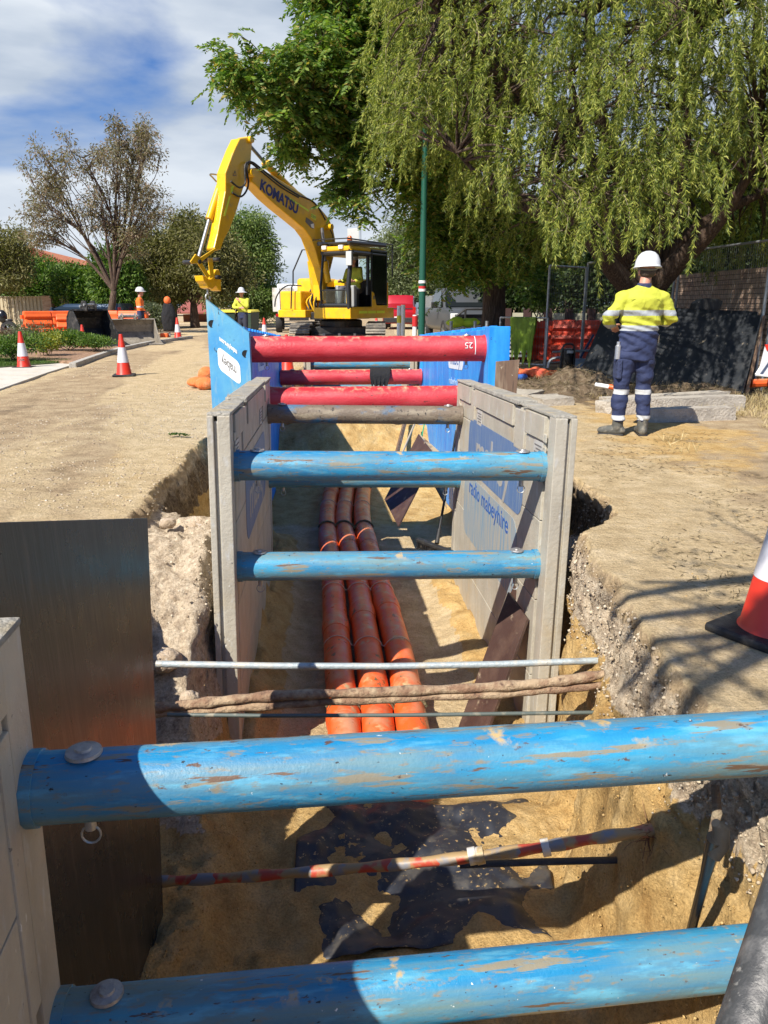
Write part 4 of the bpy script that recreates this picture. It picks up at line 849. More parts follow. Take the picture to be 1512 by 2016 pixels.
# yoke and side seams across the back of the shirt
q = MB(); q.tube([(-.14 + .31 * t, -.137 + .02 * abs(t - .5), 1.395) for t in np.linspace(0, 1, 9)], .0022, 5); build(q, 'yoke_seam', mat('yellow_seam', (.42, .46, .05), .8), wk)
m_shirtO = banded('orange_navy_shirt', [NAV, ORA, SILW, ORA], [1.06, 1.16, 1.215])
m_trD = mat('dark_work_trousers', (.025, .028, .045), .85)
po = P(272, 560, D=27.0)
J2 = dict(hip=(0, 0, .95), chest=(0, 0, 1.28), neck=(0, .01, 1.50), head=(.0, .04, 1.65), sl=(-.2, 0, 1.42), sr=(.2, 0, 1.42), el=(-.27, .02, 1.15), er=(.27, .02, 1.15), wl=(-.20, .20, 1.0), wr=(.20, .2, 1.0), kl=(-.11, .04, .5), kr=(.11, -.02, .5), al=(-.12, 0, .12), ar=(.12, -.05, .12))
person('worker in orange and navy shirt and white cap standing behind the grey digging bucket', (po.x, 27.0, 0), R(-75), J2, dict(shirt=m_shirtO, trousers=m_trD, boot=m_boot, hat=m_hat), vox=.02, fold=.6)
m_shirtY2 = banded('yellow_shirt_far', [NAV, YEL, YEL], [1.0, 1.5])
pw = P(476, 575, D=27.5)
J3 = dict(J2); J3.update(wl=(.02, .22, 1.40), el=(-.24, .16, 1.18), er=(.26, .16, 1.17), wr=(-.05, .22, 1.15), hip=(.0, 0, .95))
person('worker in yellow shirt and wide brimmed white hard hat standing by the wheelie bins', (pw.x, 27.5, 0), R(165), J3, dict(shirt=m_shirtY2, trousers=m_trD, boot=m_boot, hat=m_hat), hat='brim', vox=.02, fold=.6)
# ---------------------------------------------------------------- excavator
EY = R(32); EC = Vector((-1.22, 22.0, 0)); Fv = Vector((-math.sin(EY), -math.cos(EY), 0)); Lv = Vector((math.cos(EY), -math.sin(EY), 0)); Uz = Vector((0, 0, 1))
EX = thing('excavator', 'yellow hydraulic excavator with raised boom and black framed cab beyond the red struts', 'excavator', tuple(EC))
HM = Matrix((Fv, Lv, Uz)).transposed()                      # house frame: x forward, y to operator's left, z up
def E(f, l, z): return EC + Fv * f + Lv * l + Uz * z
def ebox(f0, f1, l0, l1, z0, z1, mb=None): 
    mb = mb or MB(); return mb.box(E((f0 + f1) / 2, (l0 + l1) / 2, (z0 + z1) / 2), (f1 - f0, l1 - l0, z1 - z0), HM)
M_trk = mat('dusty_track_steel', (.17, .155, .14), .7, .3, [((.33, .29, .23), 7, .45, .65), ((.06, .055, .05), 20, .55, .7)], (20, .1))
M_dkyel = mat('machine_black', (.022, .022, .024), .45, 0, [((.07, .065, .06), 8, .5, .7)], (30, .03))
M_chrome = mat('chrome_rod', (.30, .31, .33), .5, .6)
for s_ in (-1, 1):
    b = MB(); cx = EC.x + s_ * 1.0; zc_ = .38; r_ = .36; Lh = 1.45; n = 46; per = 2 * math.pi * r_ + 4 * Lh
    ptl = []
    for i in range(n):
        d = i / n * per
        if d < 2 * Lh: p = (-Lh + d, zc_ + r_, 0)
        elif d < 2 * Lh + math.pi * r_: a = (d - 2 * Lh) / r_; p = (Lh + r_ * math.sin(a), zc_ + r_ * math.cos(a), -a)
        elif d < 4 * Lh + math.pi * r_: p = (Lh - (d - 2 * Lh - math.pi * r_), zc_ - r_, math.pi)
        else: a = (d - 4 * Lh - math.pi * r_) / r_; p = (-Lh - r_ * math.sin(a), zc_ - r_ * math.cos(a), math.pi - a)
        M = Matrix.Rotation(p[2], 3, 'X')
        b.box((cx, EC.y + p[0], p[1]), (.52, .135, .03), M); b.box(Vector((cx, EC.y + p[0], p[1])) + M @ Vector((0, .0, .025)), (.5, .02, .03), M)
    tr = wpart(b, 'track', M_trk, EX)
    b = MB(); b.box((cx, EC.y, zc_), (.30, 2 * Lh + .1, .34)); 
    wpart(b, 'track_frame', M_dkyel, tr, bevel=.03)
    for yy in (-Lh, Lh): wpart(MB().lathe([(.001, -.12), (.28, -.12), (.30, 0), (.28, .12), (.001, .12)], (cx, EC.y + yy, zc_), Matrix.Rotation(R(90), 3, 'Y'), 20), 'sprocket', M_dkyel, tr)
b = MB(); b.box((EC.x, EC.y, .52), (1.6, 1.2, .28)); b.box((EC.x, EC.y - .75, .42), (1.4, .3, .12)); b.lathe([(.55, .6), (.6, .66), (.6, .82), (.55, .86)], (EC.x, EC.y, 0), None, 28)
wpart(b, 'undercarriage', M_dkyel, EX, bevel=.015)
for xx in (-.42, .0, .42): wpart(MB().box((EC.x + xx, EC.y - .92, .46), (.07, .03, .09)), 'lug', M_galv, EX, bevel=.005)
# house
b = ebox(-.75, 1.42, .12, 1.30, .90, 1.18); wpart(b, 'left_deck', M_yellow, EX, bevel=.02)
b = ebox(-1.3, 1.25, -1.25, -.30, .92, 1.12); wpart(b, 'right_deck', M_yellow, EX, bevel=.02)
wpart(ebox(-1.2, 1.0, -.34, .2, .86, 1.06), 'centre_deck', M_dkyel, EX, bevel=.02)
b = ebox(.35, 1.15, -1.25, -.52, 1.10, 1.62); wpart(b, 'tool_box', M_yellow, EX, bevel=.05)
b = ebox(-.6, .42, -1.25, -.5, 1.10, 1.98); wpart(b, 'fuel_tank', M_yellow, EX, bevel=.12, seg=4)
wpart(ebox(-1.05, -.38, -1.22, .98, 1.10, 1.95), 'engine_hood', M_yellow, EX, bevel=.14, seg=4)
b = MB(); pts = [E(-1.0, l_, .9) for l_ in (-1.25, 1.25)]
poly = [E(-.62 - .62 * math.cos(a), 1.02 * math.sin(a), .95) for a in np.linspace(-1.5, 1.5, 15)]; b.prism(poly, (0, 0, .85)); wpart(b, 'counterweight', M_yellow, EX, bevel=.08, seg=3)
for l_ in (.62, .86, 1.05): pass
for i_, (f0, f1) in enumerate(((1.02, .62), (.58, .20), (.16, -.25))):
    wpart(ebox(f1, f0, 1.298, 1.306, 1.03, 1.10), 'reflective_strip', mat('fluoro_strip', (.75, .85, .05), .5), EX)
# cab
cf0, cf1, cl0, cl1, cz0, cz1 = -.32, 1.38, .33, 1.27, 1.16, 2.58
M_cabblk = mat('cab_black_paint', (.020, .021, .023), .35)
cab = wpart(MB().tube([E(cf1, cl0 + .03, cz0), E(cf1 + .03, cl0 + .03, 1.7), E(cf1 - .12, cl0 + .03, cz1)], .035, 8), 'cab_frame', M_cabblk, EX)
bars = [([E(cf1, cl1 - .03, cz0), E(cf1 + .03, cl1 - .03, 1.7), E(cf1 - .12, cl1 - .03, cz1)], .04), ([E(cf0, cl1 - .03, cz0), E(cf0, cl1 - .03, cz1)], .04), ([E(cf0, cl0, cz0), E(cf0, cl0, cz1)], .04), ([E(.52, cl1 - .02, cz0 + .35), E(.50, cl1 - .02, cz1)], .032),
        ([E(cf1 - .12, cl0, cz1 - .03), E(cf1 - .12, cl1, cz1 - .03)], .04), ([E(cf0, cl0, cz1 - .03), E(cf0, cl1, cz1 - .03)], .04), ([E(cf0, cl1, cz1 - .03), E(cf1 - .12, cl1, cz1 - .03)], .04), ([E(cf0, cl0, cz1 - .03), E(cf1 - .12, cl0, cz1 - .03)], .04), ([E(cf1, cl0, 1.24), E(cf1, cl1, 1.24)], .035), ([E(cf1 + .03, cl0, 1.62), E(cf1 + .03, cl1, 1.62)], .012)]
for p_, r_ in bars: wpart(MB().tube(p_, r_ * 1.5, 8), 'cab_bar', M_cabblk, EX, smooth=True)
wpart(ebox(cf0 - .02, cf1, cl0, cl1, 1.14, 1.20), 'cab_floor', M_cabblk, EX)
wpart(ebox(cf1 - .06, cf1 + .01, cl1 - .12, cl1 + .01, 1.16, 1.62), 'front_post', M_yellow, EX, bevel=.02)
wpart(ebox(cf0 - .03, cf1 + .02, cl1 - .04, cl1 + .02, 1.12, 1.20), 'sill', M_yellow, EX, bevel=.01)
# rear half of the cab side is the slid open door: dark glass with a yellow foot
dr = wpart(ebox(cf0 - .02, .42, cl1 + .02, cl1 + .05, 1.28, 2.62), 'door', mat('tinted_door_glass', (.006, .007, .008), .12), EX, bevel=.01)
b = MB(); b.tube([E(.42, cl1 + .04, 1.22), E(.42, cl1 + .04, 2.66)], .028, 8); b.tube([E(.42, cl1 + .04, 2.64), E(cf0, cl1 + .04, 2.64)], .025, 8); b.tube([E(cf0, cl1 + .04, 2.64), E(cf0, cl1 + .04, 1.22)], .025, 8); wpart(b, 'door_frame', M_cabblk, dr)
b = MB(); b.prism([E(.44, cl1 + .05, 1.16), E(.44, cl1 + .05, 1.60), E(.34, cl1 + .05, 1.56), E(.22, cl1 + .05, 1.24), E(cf0, cl1 + .05, 1.24), E(cf0, cl1 + .05, 1.16)], Lv * .02); wpart(b, 'door_panel', M_yellow, dr, bevel=.006)
wpart(MB().box(E(.36, cl1 + .08, 1.44), (.05, .02, .10), HM), 'door_handle', M_ink, dr, bevel=.01)
M_cabglass = bpy.data.materials.new('clear_cab_glass'); M_cabglass.use_nodes = True; nt = M_cabglass.node_tree; o_ = nt.nodes['Material Output']; gl = N(nt, 'ShaderNodeBsdfGlossy'); gl.inputs['Roughness'].default_value = .03; tr_ = N(nt, 'ShaderNodeBsdfTransparent'); tr_.inputs[0].default_value = (.80, .90, .88, 1); mxs = N(nt, 'ShaderNodeMixShader'); mxs.inputs[0].default_value = .07; Lk(nt, tr_, 0, mxs, 1); Lk(nt, gl, 0, mxs, 2); Lk(nt, mxs, 0, o_, 0)
wpart(MB().prism([E(cf1 - .005, cl0 + .08, 1.24), E(cf1 - .005, cl1 - .08, 1.24), E(cf1 + .02, cl1 - .08, 1.62), E(cf1 + .02, cl0 + .08, 1.62)], -Fv * .008), 'lower_windscreen', M_cabglass, EX)
wpart(MB().prism([E(cf0, cl0 + .1, 1.9), E(cf0, cl1 - .1, 1.9), E(cf0, cl1 - .1, 2.6), E(cf0, cl0 + .1, 2.6)], -Fv * .008), 'rear_window', M_cabglass, EX)
wpart(ebox(cf0, cf0 + .03, cl0, cl1, 1.2, 1.9), 'cab_back', M_cabblk, EX)
wpart(ebox(cf0 + .04, cf1 - .14, cl0 + .05, cl1 - .05, cz1 - .10, cz1 - .02), 'head_lining', M_cabblk, EX)
wpart(ebox(cf0 + .05, cf1 - .25, cl0 - .01, cl0 + .015, 1.2, 1.72), 'cab_side', M_cabblk, EX)
wpart(ebox(cf0 - .04, cf1 - .05, cl0 - .02, cl1 + .03, cz1, cz1 + .13), 'cab_roof', M_yellow, EX, bevel=.055, seg=3)
b = MB()
for i in range(9): b.tube([E(cf0 + .1 + i * .16, cl0 + .02, cz1 + .22), E(cf0 + .1 + i * .16, cl1 - .02, cz1 + .22)], .035, 6)
b.tube([E(cf0, cl0, cz1 + .22), E(cf1 + .05, cl0, cz1 + .2)], .055, 6); b.tube([E(cf0, cl1, cz1 + .22), E(cf1 + .05, cl1, cz1 + .2)], .055, 6); wpart(b, 'roof_guard', M_cabblk, EX)
for f_, l_ in ((cf0 + .1, cl0 + .1), (cf0 + .1, cl1 - .1), (cf1 - .3, cl0 + .1), (cf1 - .3, cl1 - .1)): wpart(MB().tube([E(f_, l_, cz1 + .1), E(f_, l_, cz1 + .2)], .02, 6), 'guard_foot', M_cabblk, EX)
for l_ in (.45, .98): wpart(ebox(cf1 - .10, cf1 - .0, l_ - .07, l_ + .07, cz1 + .05, cz1 + .15), 'work_light', mat('lamp_glass', (.75, .75, .72), .15), EX, bevel=.02)
wpart(ebox(.3, .7, .6, .85, 1.2, 1.62), 'seat', M_ink, EX, bevel=.05); wpart(ebox(.18, .30, .58, .88, 1.55, 2.25), 'seat_back', M_ink, EX, bevel=.05)
for l_ in (.5, 1.0): wpart(ebox(.75, .9, l_ - .06, l_ + .06, 1.2, 1.75), 'control_console', mat('grey_plastic', (.34, .34, .34), .5), EX, bevel=.03)
wpart(MB().prism([E(1.42, 1.22, 2.22), E(1.44, 1.40, 2.22), E(1.44, 1.40, 2.56), E(1.42, 1.22, 2.56)], Fv * .06), 'mirror', mat('mirror_shell', (.5, .52, .52), .3), EX, bevel=.01)
wpart(MB().tube([E(1.3, 1.22, 2.6), E(1.45, 1.3, 2.62), E(1.45, 1.3, 2.3)], .012, 6), 'mirror_arm', M_cabblk, EX)
b = MB(); b.tube([E(.9, .95, cz1 + .2), E(.9, .95, cz1 + .24)], .08, 14); wpart(b, 'beacon_base', M_cabblk, EX); wpart(MB().lathe([(.07, 0), (.065, .12), (.04, .16), (.001, .17)], E(.9, .95, cz1 + .24), None, 14), 'beacon', mat('amber_lens', (.55, .13, .03), .2), EX, smooth=True)
wpart(MB().prism([E(.7, .75, cz1 + .24), E(.7, 1.12, cz1 + .24), E(.7, 1.12, cz1 + .60), E(.7, .75, cz1 + .60)], Fv * .02), 'beacon_board', mat('pale_board', (.5, .52, .53), .4), EX, bevel=.008)
b = MB(); b.tube([E(cf0 - .5, 1.2, 2.0), E(cf0 - .5, 1.2, cz1 + .28), E(cf1, 1.2, cz1 + .30)], .02, 6); b.tube([E(cf1, 1.2, cz1 + .30), E(cf1, -.2, cz1 + .30)], .015, 6); wpart(b, 'handrail', M_cabblk, EX)
wpart(MB().tube([E(-.3, .5, cz1 + .2), E(-.3, .5, cz1 + .75)], .008, 5), 'antenna', M_cabblk, EX)
q = [P(603, 566, D=21.2), P(578, 566, D=21.2)]
wpart(MB().tube([P(606, 491, D=21.3), P(595, 492, D=21.3), P(577, 534, D=21.3), P(577, 560, D=21.3), P(574, 566, D=21.3), P(573, 608, D=21.3)], .02, 8), 'grab_rail', M_cabblk, EX)
wpart(MB().tube([P(577, 561, D=21.3), P(594, 563, D=21.3)], .018, 8), 'grab_rail', M_cabblk, EX)
# boom and stick profiles lie in the vertical plane of the boom
def bp_(px, py, off=-.06):
    """point on the boom plane (offset sideways off) under photo pixel"""
    c = P(px, py, D=20); o0 = Vector((0, 0, CAMH)); d = c - o0; q0 = EC + Lv * off; t = (q0 - o0).dot(Lv) / d.dot(Lv); return o0 + d * t
Z2 = lambda x_, y_: (360 + x_ / 3.6, 250 + y_ / 3.6)
def slab(pix, half, name, m, parent, bev=.02, off=-.06):
    pts = [bp_(*Z2(*p), off) for p in pix]; b = MB().prism([p - Lv * half for p in pts], Lv * (2 * half)); return wpart(b, name, m, parent, bevel=bev)
HALF = .17
boom = slab([(447, 305), (470, 292), (515, 300), (600, 345), (700, 408), (800, 468), (870, 520), (940, 580), (1000, 650), (1030, 720), (1046, 800), (1046, 870), (1025, 960), (1000, 1060), (985, 1150), (1000, 1230), (960, 1230), (955, 1120), (935, 990), (905, 880), (872, 790), (825, 725), (740, 655), (640, 575), (560, 505), (485, 425), (450, 395)], HALF, 'boom', M_yellow, EX, .03)
stick = slab([(372, 85), (455, 74), (462, 100), (455, 190), (450, 290), (428, 360), (395, 445), (350, 600), (300, 730), (262, 800), (238, 870), (200, 880), (190, 860), (215, 760), (240, 620), (270, 460), (270, 330), (300, 250), (335, 160)], HALF * .8, 'stick', M_yellow, EX, .025)
def rodz(a, c, r_, m, nm, par, off=-.06, n=14): return wpart(MB().tube([bp_(*Z2(*a), off), bp_(*Z2(*c), off)], r_, n), nm, m, par, smooth=True)
cy = rodz((835, 505), (592, 268), .085, M_yellow, 'arm_cylinder', EX); rodz((596, 270), (458, 112), .040, M_chrome, 'rod', cy); rodz((600, 285), (585, 248), .11, M_yellow, 'gland', cy)
cy = rodz((298, 315), (185, 655), .085, M_yellow, 'bucket_cylinder', EX, -.20); rodz((186, 660), (112, 925), .042, M_chrome, 'rod', cy, -.20)
cy = rodz((935, 1180), (903, 950), .085, M_yellow, 'boom_cylinder', EX, -.36); rodz((903, 950), (888, 790), .045, M_chrome, 'rod', cy, -.36)
cy = rodz((1030, 1100), (1006, 950), .085, M_yellow, 'boom_cylinder', EX, .22); rodz((1006, 950), (985, 715), .045, M_chrome, 'rod', cy, .22)
wpart(MB().tube([bp_(*Z2(985, 712), -.06) - Lv * .34, bp_(*Z2(985, 712), -.06) + Lv * .34], .075, 14), 'boom_pin', M_yellow, boom, smooth=True)
wpart(MB().tube([bp_(*Z2(452, 330), -.06) - Lv * .25, bp_(*Z2(452, 330), -.06) + Lv * .25], .09, 14), 'stick_pin', M_yellow, stick, smooth=True)
wpart(MB().tube([bp_(*Z2(445, 95), -.06) - Lv * .2, bp_(*Z2(445, 95), -.06) + Lv * .2], .075, 14), 'cylinder_pin', M_yellow, stick, smooth=True)
for s_ in (-1, 1):
    o1 = -.06 + s_ * .19
    pts = [bp_(*Z2(*p), o1) for p in ((48, 955), (85, 900), (120, 925), (225, 858), (215, 885), (120, 962), (60, 970))]; wpart(MB().prism(pts, Lv * .03), 'bell_crank', M_yellow, EX, bevel=.005)
    pts = [bp_(*Z2(*p), o1) for p in ((92, 955), (120, 950), (185, 1055), (170, 1075))]; wpart(MB().prism(pts, Lv * .03), 'link', M_yellow, EX, bevel=.005)
    pts = [bp_(*Z2(*p), o1) for p in ((175, 930), (205, 930), (215, 1060), (190, 1075))]; wpart(MB().prism(pts, Lv * .03), 'link', M_yellow, EX, bevel=.005)
hit = slab([(108, 1052), (140, 1060), (158, 1085), (178, 1070), (186, 1045), (205, 1012), (226, 1008), (236, 1040), (242, 1090), (243, 1165), (226, 1160), (205, 1128), (180, 1150), (150, 1140), (138, 1112), (118, 1092)], .13, 'quick_hitch', M_yellow, EX, .02)
for p in ((202, 942), (206, 1066), (65, 957)): wpart(MB().tube([bp_(*Z2(*p)) - Lv * .25, bp_(*Z2(*p)) + Lv * .25], .045, 12), 'hitch_pin', M_dkyel, hit, smooth=True)
hk = bp_(*Z2(175, 1150)); wpart(MB().tube([hk, hk - Uz * .10], .025, 8), 'hook_shank', M_galv, hit, smooth=True)
wpart(MB().tube([hk - Uz * .17 + (Fv * .07 * math.sin(t) + Uz * .07 * math.cos(t)) for t in np.linspace(-.3, 5.0, 16)], .018, 8), 'hook', M_galv, hit, smooth=True)
# lettering, stripes and decals on the boom's near face (the face towards the operator's right)
def on_boom(px0, py0, px1, py1, lift=.004):
    o1 = -.06 + HALF + lift; a = bp_(*Z2(px0, py0), o1); c = bp_(*Z2(px1, py1), o1); return a, c
o_face = -.06 + HALF + .004
# the visible face is on the operator's left; forward runs to the left in the photo
a, c = bp_(*Z2(572, 425), o_face), bp_(*Z2(795, 575), o_face); mid = (a + c) / 2; M_dkblue = mat('dark_blue_letters', (.012, .02, .16), .4)
dirn = (c - a).normalized(); text_mesh('brand_lettering', 'KOMATSU', .345, frame(mid, dirn, Uz), M_dkblue, boom, .003, world=False, bold=.012, spacing=.98, sx=.92)
bo_ = COL.objects[-1] if False else None
def strip(p4, m, nm, par, off=o_face): 
    pts = [bp_(*Z2(*p), off) for p in p4]; return wpart(MB().prism(pts, Lv * .003), nm, m, par)
M_fl = mat('fluoro_strip', (.75, .85, .05), .5)
strip([(755, 498), (893, 588), (893, 602), (755, 514)], M_fl, 'reflective_strip', boom); strip([(910, 610), (945, 630), (942, 665), (908, 642)], M_fl, 'number_plate', boom)
text_mesh('unit_number', '5207', .10, frame(bp_(*Z2(926, 637), o_face + .006), dirn, Uz), M_ink, boom, .001)
strip([(875, 640), (920, 672), (932, 690), (925, 725), (905, 712), (868, 672)], M_ink, 'decal', boom)
strip([(905, 690), (928, 684), (930, 718), (912, 712)], M_white, 'decal', boom, o_face + .004)
o_st = -.06 + HALF * .8 + .004
strip([(340, 425), (352, 415), (362, 420), (350, 470), (338, 470)], M_fl, 'reflective_strip', stick, o_st); strip([(326, 490), (340, 485), (302, 630), (288, 632)], M_fl, 'reflective_strip', stick, o_st)
strip([(353, 345), (370, 308), (380, 345)], M_ink, 'warning_triangle', stick, o_st); strip([(359, 340), (370, 320), (375, 340)], M_yellow, 'warning_triangle', stick, o_st + .003)
# hoses
def hose(pix, r_=.022, off=.0, m=M_black): wpart(MB().tube(path([bp_(*Z2(*p), off) for p in pix], 24), r_, 8), 'hose', m, EX, smooth=True)
hose([(830, 490), (700, 410), (560, 300), (490, 248), (445, 262), (440, 330), (442, 400), (400, 430), (340, 385)], .022, .16); hose([(820, 500), (690, 425), (555, 315), (480, 255), (452, 290), (465, 400), (440, 470), (400, 495), (350, 465)], .022, .10)
hose([(835, 490), (910, 520), (960, 570), (1000, 640), (1010, 660)], .02, .12); hose([(840, 500), (900, 525), (950, 590), (1005, 670)], .02, 0); hose([(1035, 715), (1060, 770), (1062, 830)], .022, .1)
hose([(335, 160), (305, 190), (290, 230), (292, 262)], .02, -.25); hose([(262, 350), (238, 338), (192, 335), (215, 362), (238, 388)], .018, -.25, M_galv); hose([(345, 380), (300, 345), (262, 360)], .02, -.1)
random.seed(5)
for i in range(16):
    l_ = -.5 + .42 * random.random(); a = E(.75 + .2 * random.random(), l_, 1.05); c = E(.55, l_ + random.uniform(-.1, .1), 1.75 + random.uniform(-.1, .1)); m_ = (a + c) / 2 + Fv * random.uniform(.1, .3) + Lv * random.uniform(-.1, .1)
    wpart(MB().tube(path([a, m_, c], 10), .022, 6), 'hose', random.choice([M_black, M_dkyel, M_yellow]), EX, smooth=True)
# operator sitting in the cab
JS = dict(hip=(0, 0, .50), chest=(0, .02, .85), neck=(0, .03, 1.06), head=(0, .07, 1.21), sl=(-.19, .02, .98), sr=(.19, .02, .98), el=(-.27, .10, .72), er=(.27, .10, .72), wl=(-.2, .36, .70), wr=(.2, .36, .70), kl=(-.12, .45, .50), kr=(.12, .45, .50), al=(-.12, .55, .12), ar=(.12, .55, .12), sit=True)
person('operator in yellow shirt and white hard hat sitting in the excavator cab', tuple(E(.45, .78, 1.16)), math.atan2(Fv.y, Fv.x) - math.pi / 2, JS, dict(shirt=mat('yellow_cloth', YEL, .8), trousers=mat('grey_trousers', (.09, .09, .11), .85), boot=m_boot, hat=m_hat), vox=.02, fold=.6)
# ---------------------------------------------------------------- traffic cones
M_cone = mat('cone_red', (.62, .03, .012), .42, 0, [((.55, .06, .03), 6, .55, .75)])
M_conew = mat('cone_white_band', (.60, .59, .62), .35, 0, [((.5, .47, .45), 9, .58, .75)])
def make_cone(label, loc, sc=1.0, rz=0, txt=None, grp='traffic cones'):
    T = thing('traffic_cone', label, 'traffic cone', loc, rz, group=grp, scale=sc)
    b = MB(); b.box((0, 0, .018), (.36, .36, .034)); build(b, 'base', M_black, T, bevel=.012)
    prof = [(.135, .036), (.125, .05), (.030, .70), (.026, .712), (.018, .712)]
    body = build(MB().lathe(prof, n=36), 'cone_body', M_cone, T, smooth=True)
    rr = lambda z: .125 + (.030 - .125) * (z - .05) / .65 + .0018
    build(MB().lathe([(rr(z), z) for z in np.linspace(.235, .49, 8)], n=36), 'reflective_collar', M_conew, T, smooth=True)
    if txt:
        M = Matrix.Translation((0, -rr(.17) - .001, .17)) @ Matrix.Rotation(R(90 - 8), 4, 'X'); text_mesh('cone_lettering', txt, .062, M, M_ink, T, .001, bold=.002)
    return T
def cpos(px, py): p = P(px, py, z=0); return (p.x, p.y, gz(p.x, p.y) + .004)
c0 = make_cone('traffic cone with three black letters on the concrete driveway at the left edge', cpos(48, 726), 1.02, .1, 'LGC')
c1 = make_cone('traffic cone standing alone on the sandy road in front of the grey bucket', cpos(245, 741), 1.04, .2)
for i, (lab, pos, rz_, sc) in enumerate([('faded traffic cone in front of the black bucket by the garden bed', cpos(166, 689), .3, .98), ('traffic cone on the far verge right of the hanging black jacket', cpos(351, 668), .1, 1.12), ('traffic cone on the road between the bins and the white truck', (P(521, 660, D=29).x, 29.0, 0), 0, 1.1),
        ('traffic cone seen through the red struts beyond the left blue panel', (P(566, 730, D=14.6).x, 14.6, 0), .4, 1.0), ('small traffic cone beside the rear of the red car', (P(741, 640, D=36).x, 36.0, 0), 0, 1.1)]):
    dup(c1, pos, rz_, lab, scale=sc)
make_cone('largest traffic cone, standing on bare earth at the right edge beside the trench', (1.535, 2.72, gz(1.535, 2.72)), 1.04, .6)
# ---------------------------------------------------------------- left verge: driveway, kerb, lawn, garden bed
def sheet(name, pts, z, m, th=.05, kind='structure'):
    b = MB().prism([(p.x, p.y, z - th) for p in pts], (0, 0, th)); o = build(b, name, m, bevel=.006); o['kind'] = kind; return o
M_drive = mat('driveway_concrete', (.56, .52, .45), .9, 0, [((.45, .41, .34), 2, .45, .7), ((.62, .50, .33), 5, .56, .75)], (30, .1))
M_kerb = mat('kerb_concrete', (.46, .43, .38), .9, 0, [((.3, .27, .22), 5, .5, .7)], (30, .2))
dl_ = [(-140, 830), (0, 766), (95, 733), (150, 716)]
dp = [P(a, c, z=.03) for a, c in dl_] + [P(128, 713, z=.03), P(0, 722, z=.03), P(-140, 730, z=.03)]
sheet('driveway', dp, .034, M_drive)
kl_ = [(150, 716), (180, 705), (215, 693), (245, 684), (300, 672.5), (380, 662)]
kp = [P(a, c, z=.08) for a, c in kl_]; b = MB()
for i in range(len(kp) - 1):
    a, c = kp[i], kp[i + 1]; n_ = Vector((-(c - a).y, (c - a).x, 0)).normalized() * .15; b.prism([Vector((a.x, a.y, -.05)), Vector((c.x, c.y, -.05)), Vector((c.x, c.y, -.05)) + n_, Vector((a.x, a.y, -.05)) + n_], (0, 0, .15))
o = build(b, 'kerb', M_kerb, bevel=.02); o['kind'] = 'structure'
M_mulch = mat('garden_mulch', (.30, .17, .10), .95, 0, [((.45, .30, .2), 20, .5, .65), ((.14, .09, .05), 12, .5, .66)], (26, .5))
gp = [P(a, c, z=.1) for a, c in [(150, 711), (215, 690), (245, 681), (245, 672), (120, 662), (0, 664), (-200, 668), (-200, 706), (0, 703)]]
sheet('garden_bed', gp, .09, M_mulch, .1)
M_lawn = mat('lawn_base', (.07, .11, .03), .95, 0, [((.12, .16, .05), 8, .45, .65)], (40, .4))
lp = [P(a, c, z=.06) for a, c in [(-200, 729), (0, 721.5), (128, 712), (150, 710), (0, 703), (-200, 706)]]
sheet('lawn', lp, .055, M_lawn, .06)
lp2 = [Vector((x_, y_, 0)) for x_, y_ in [(-60, 21.5), (-9.3, 24.5), (-10.5, 31), (-60, 30)]]
sheet('footpath', [Vector((-60, 27, 0)), Vector((-11, 27.6, 0)), Vector((-11, 29.4, 0)), Vector((-60, 29, 0))], .03, M_drive)
# leaves: one quad per leaf, coloured per leaf
def leaves(name, pos, dirs, L, W, m, parent=None, fold=0, world=True):
    n = len(pos); pos = np.asarray(pos); d = dirs / np.maximum(np.linalg.norm(dirs, axis=1, keepdims=True), 1e-6)
    r_ = RNG.normal(size=(n, 3)); s_ = np.cross(d, r_); s_ /= np.maximum(np.linalg.norm(s_, axis=1, keepdims=True), 1e-6)
    L = np.broadcast_to(np.asarray(L, float), (n,))[:, None]; W = np.broadcast_to(np.asarray(W, float), (n,))[:, None]
    v = np.stack([pos, pos + d * L * .45 + s_ * W * .5, pos + d * L, pos + d * L * .45 - s_ * W * .5], 1)
    f = np.arange(4 * n).reshape(n, 4); me = np_mesh(name, v.reshape(-1, 3), f, [m], smooth=False)
    o = bpy.data.objects.new(name, me); COL.objects.link(o)
    if parent is not None:
        o.parent = parent
        if world: o.matrix_parent_inverse = WM[parent.name].inverted(); WM[o.name] = Matrix.Identity(4)
    return o
G = lambda *c: [(i / (len(c) - 1), k) for i, k in enumerate(c)]
lm_bright = leafmat('bright_leaves', G((.03, .07, .012), (.07, .14, .02), (.12, .20, .035), (.19, .26, .06)))
lm_dark = leafmat('dark_leaves', G((.012, .028, .008), (.03, .055, .014), (.055, .085, .02), (.09, .12, .035)))
lm_olive = leafmat('olive_leaves', G((.07, .075, .022), (.13, .125, .04), (.19, .18, .06), (.26, .23, .10)))
lm_grey = leafmat('grey_green_leaves', G((.07, .09, .045), (.13, .15, .08), (.20, .21, .13)))
lm_redbrown = leafmat('bronze_leaves', G((.10, .07, .05), (.17, .09, .075), (.12, .12, .06), (.25, .14, .11)))
lm_pinn = leafmat('feathery_leaves', G((.04, .09, .016), (.08, .16, .028), (.15, .25, .04), (.24, .33, .06), (.18, .27, .05), (.42, .30, .08)), tr=.42)
lm_willow = leafmat('willow_leaves', G((.06, .09, .02), (.13, .17, .035), (.24, .28, .055), (.36, .385, .075), (.48, .47, .12)), tr=.42)
lm_dry = leafmat('dry_grass', G((.30, .22, .10), (.48, .37, .18), (.62, .52, .30)), tr=.2)
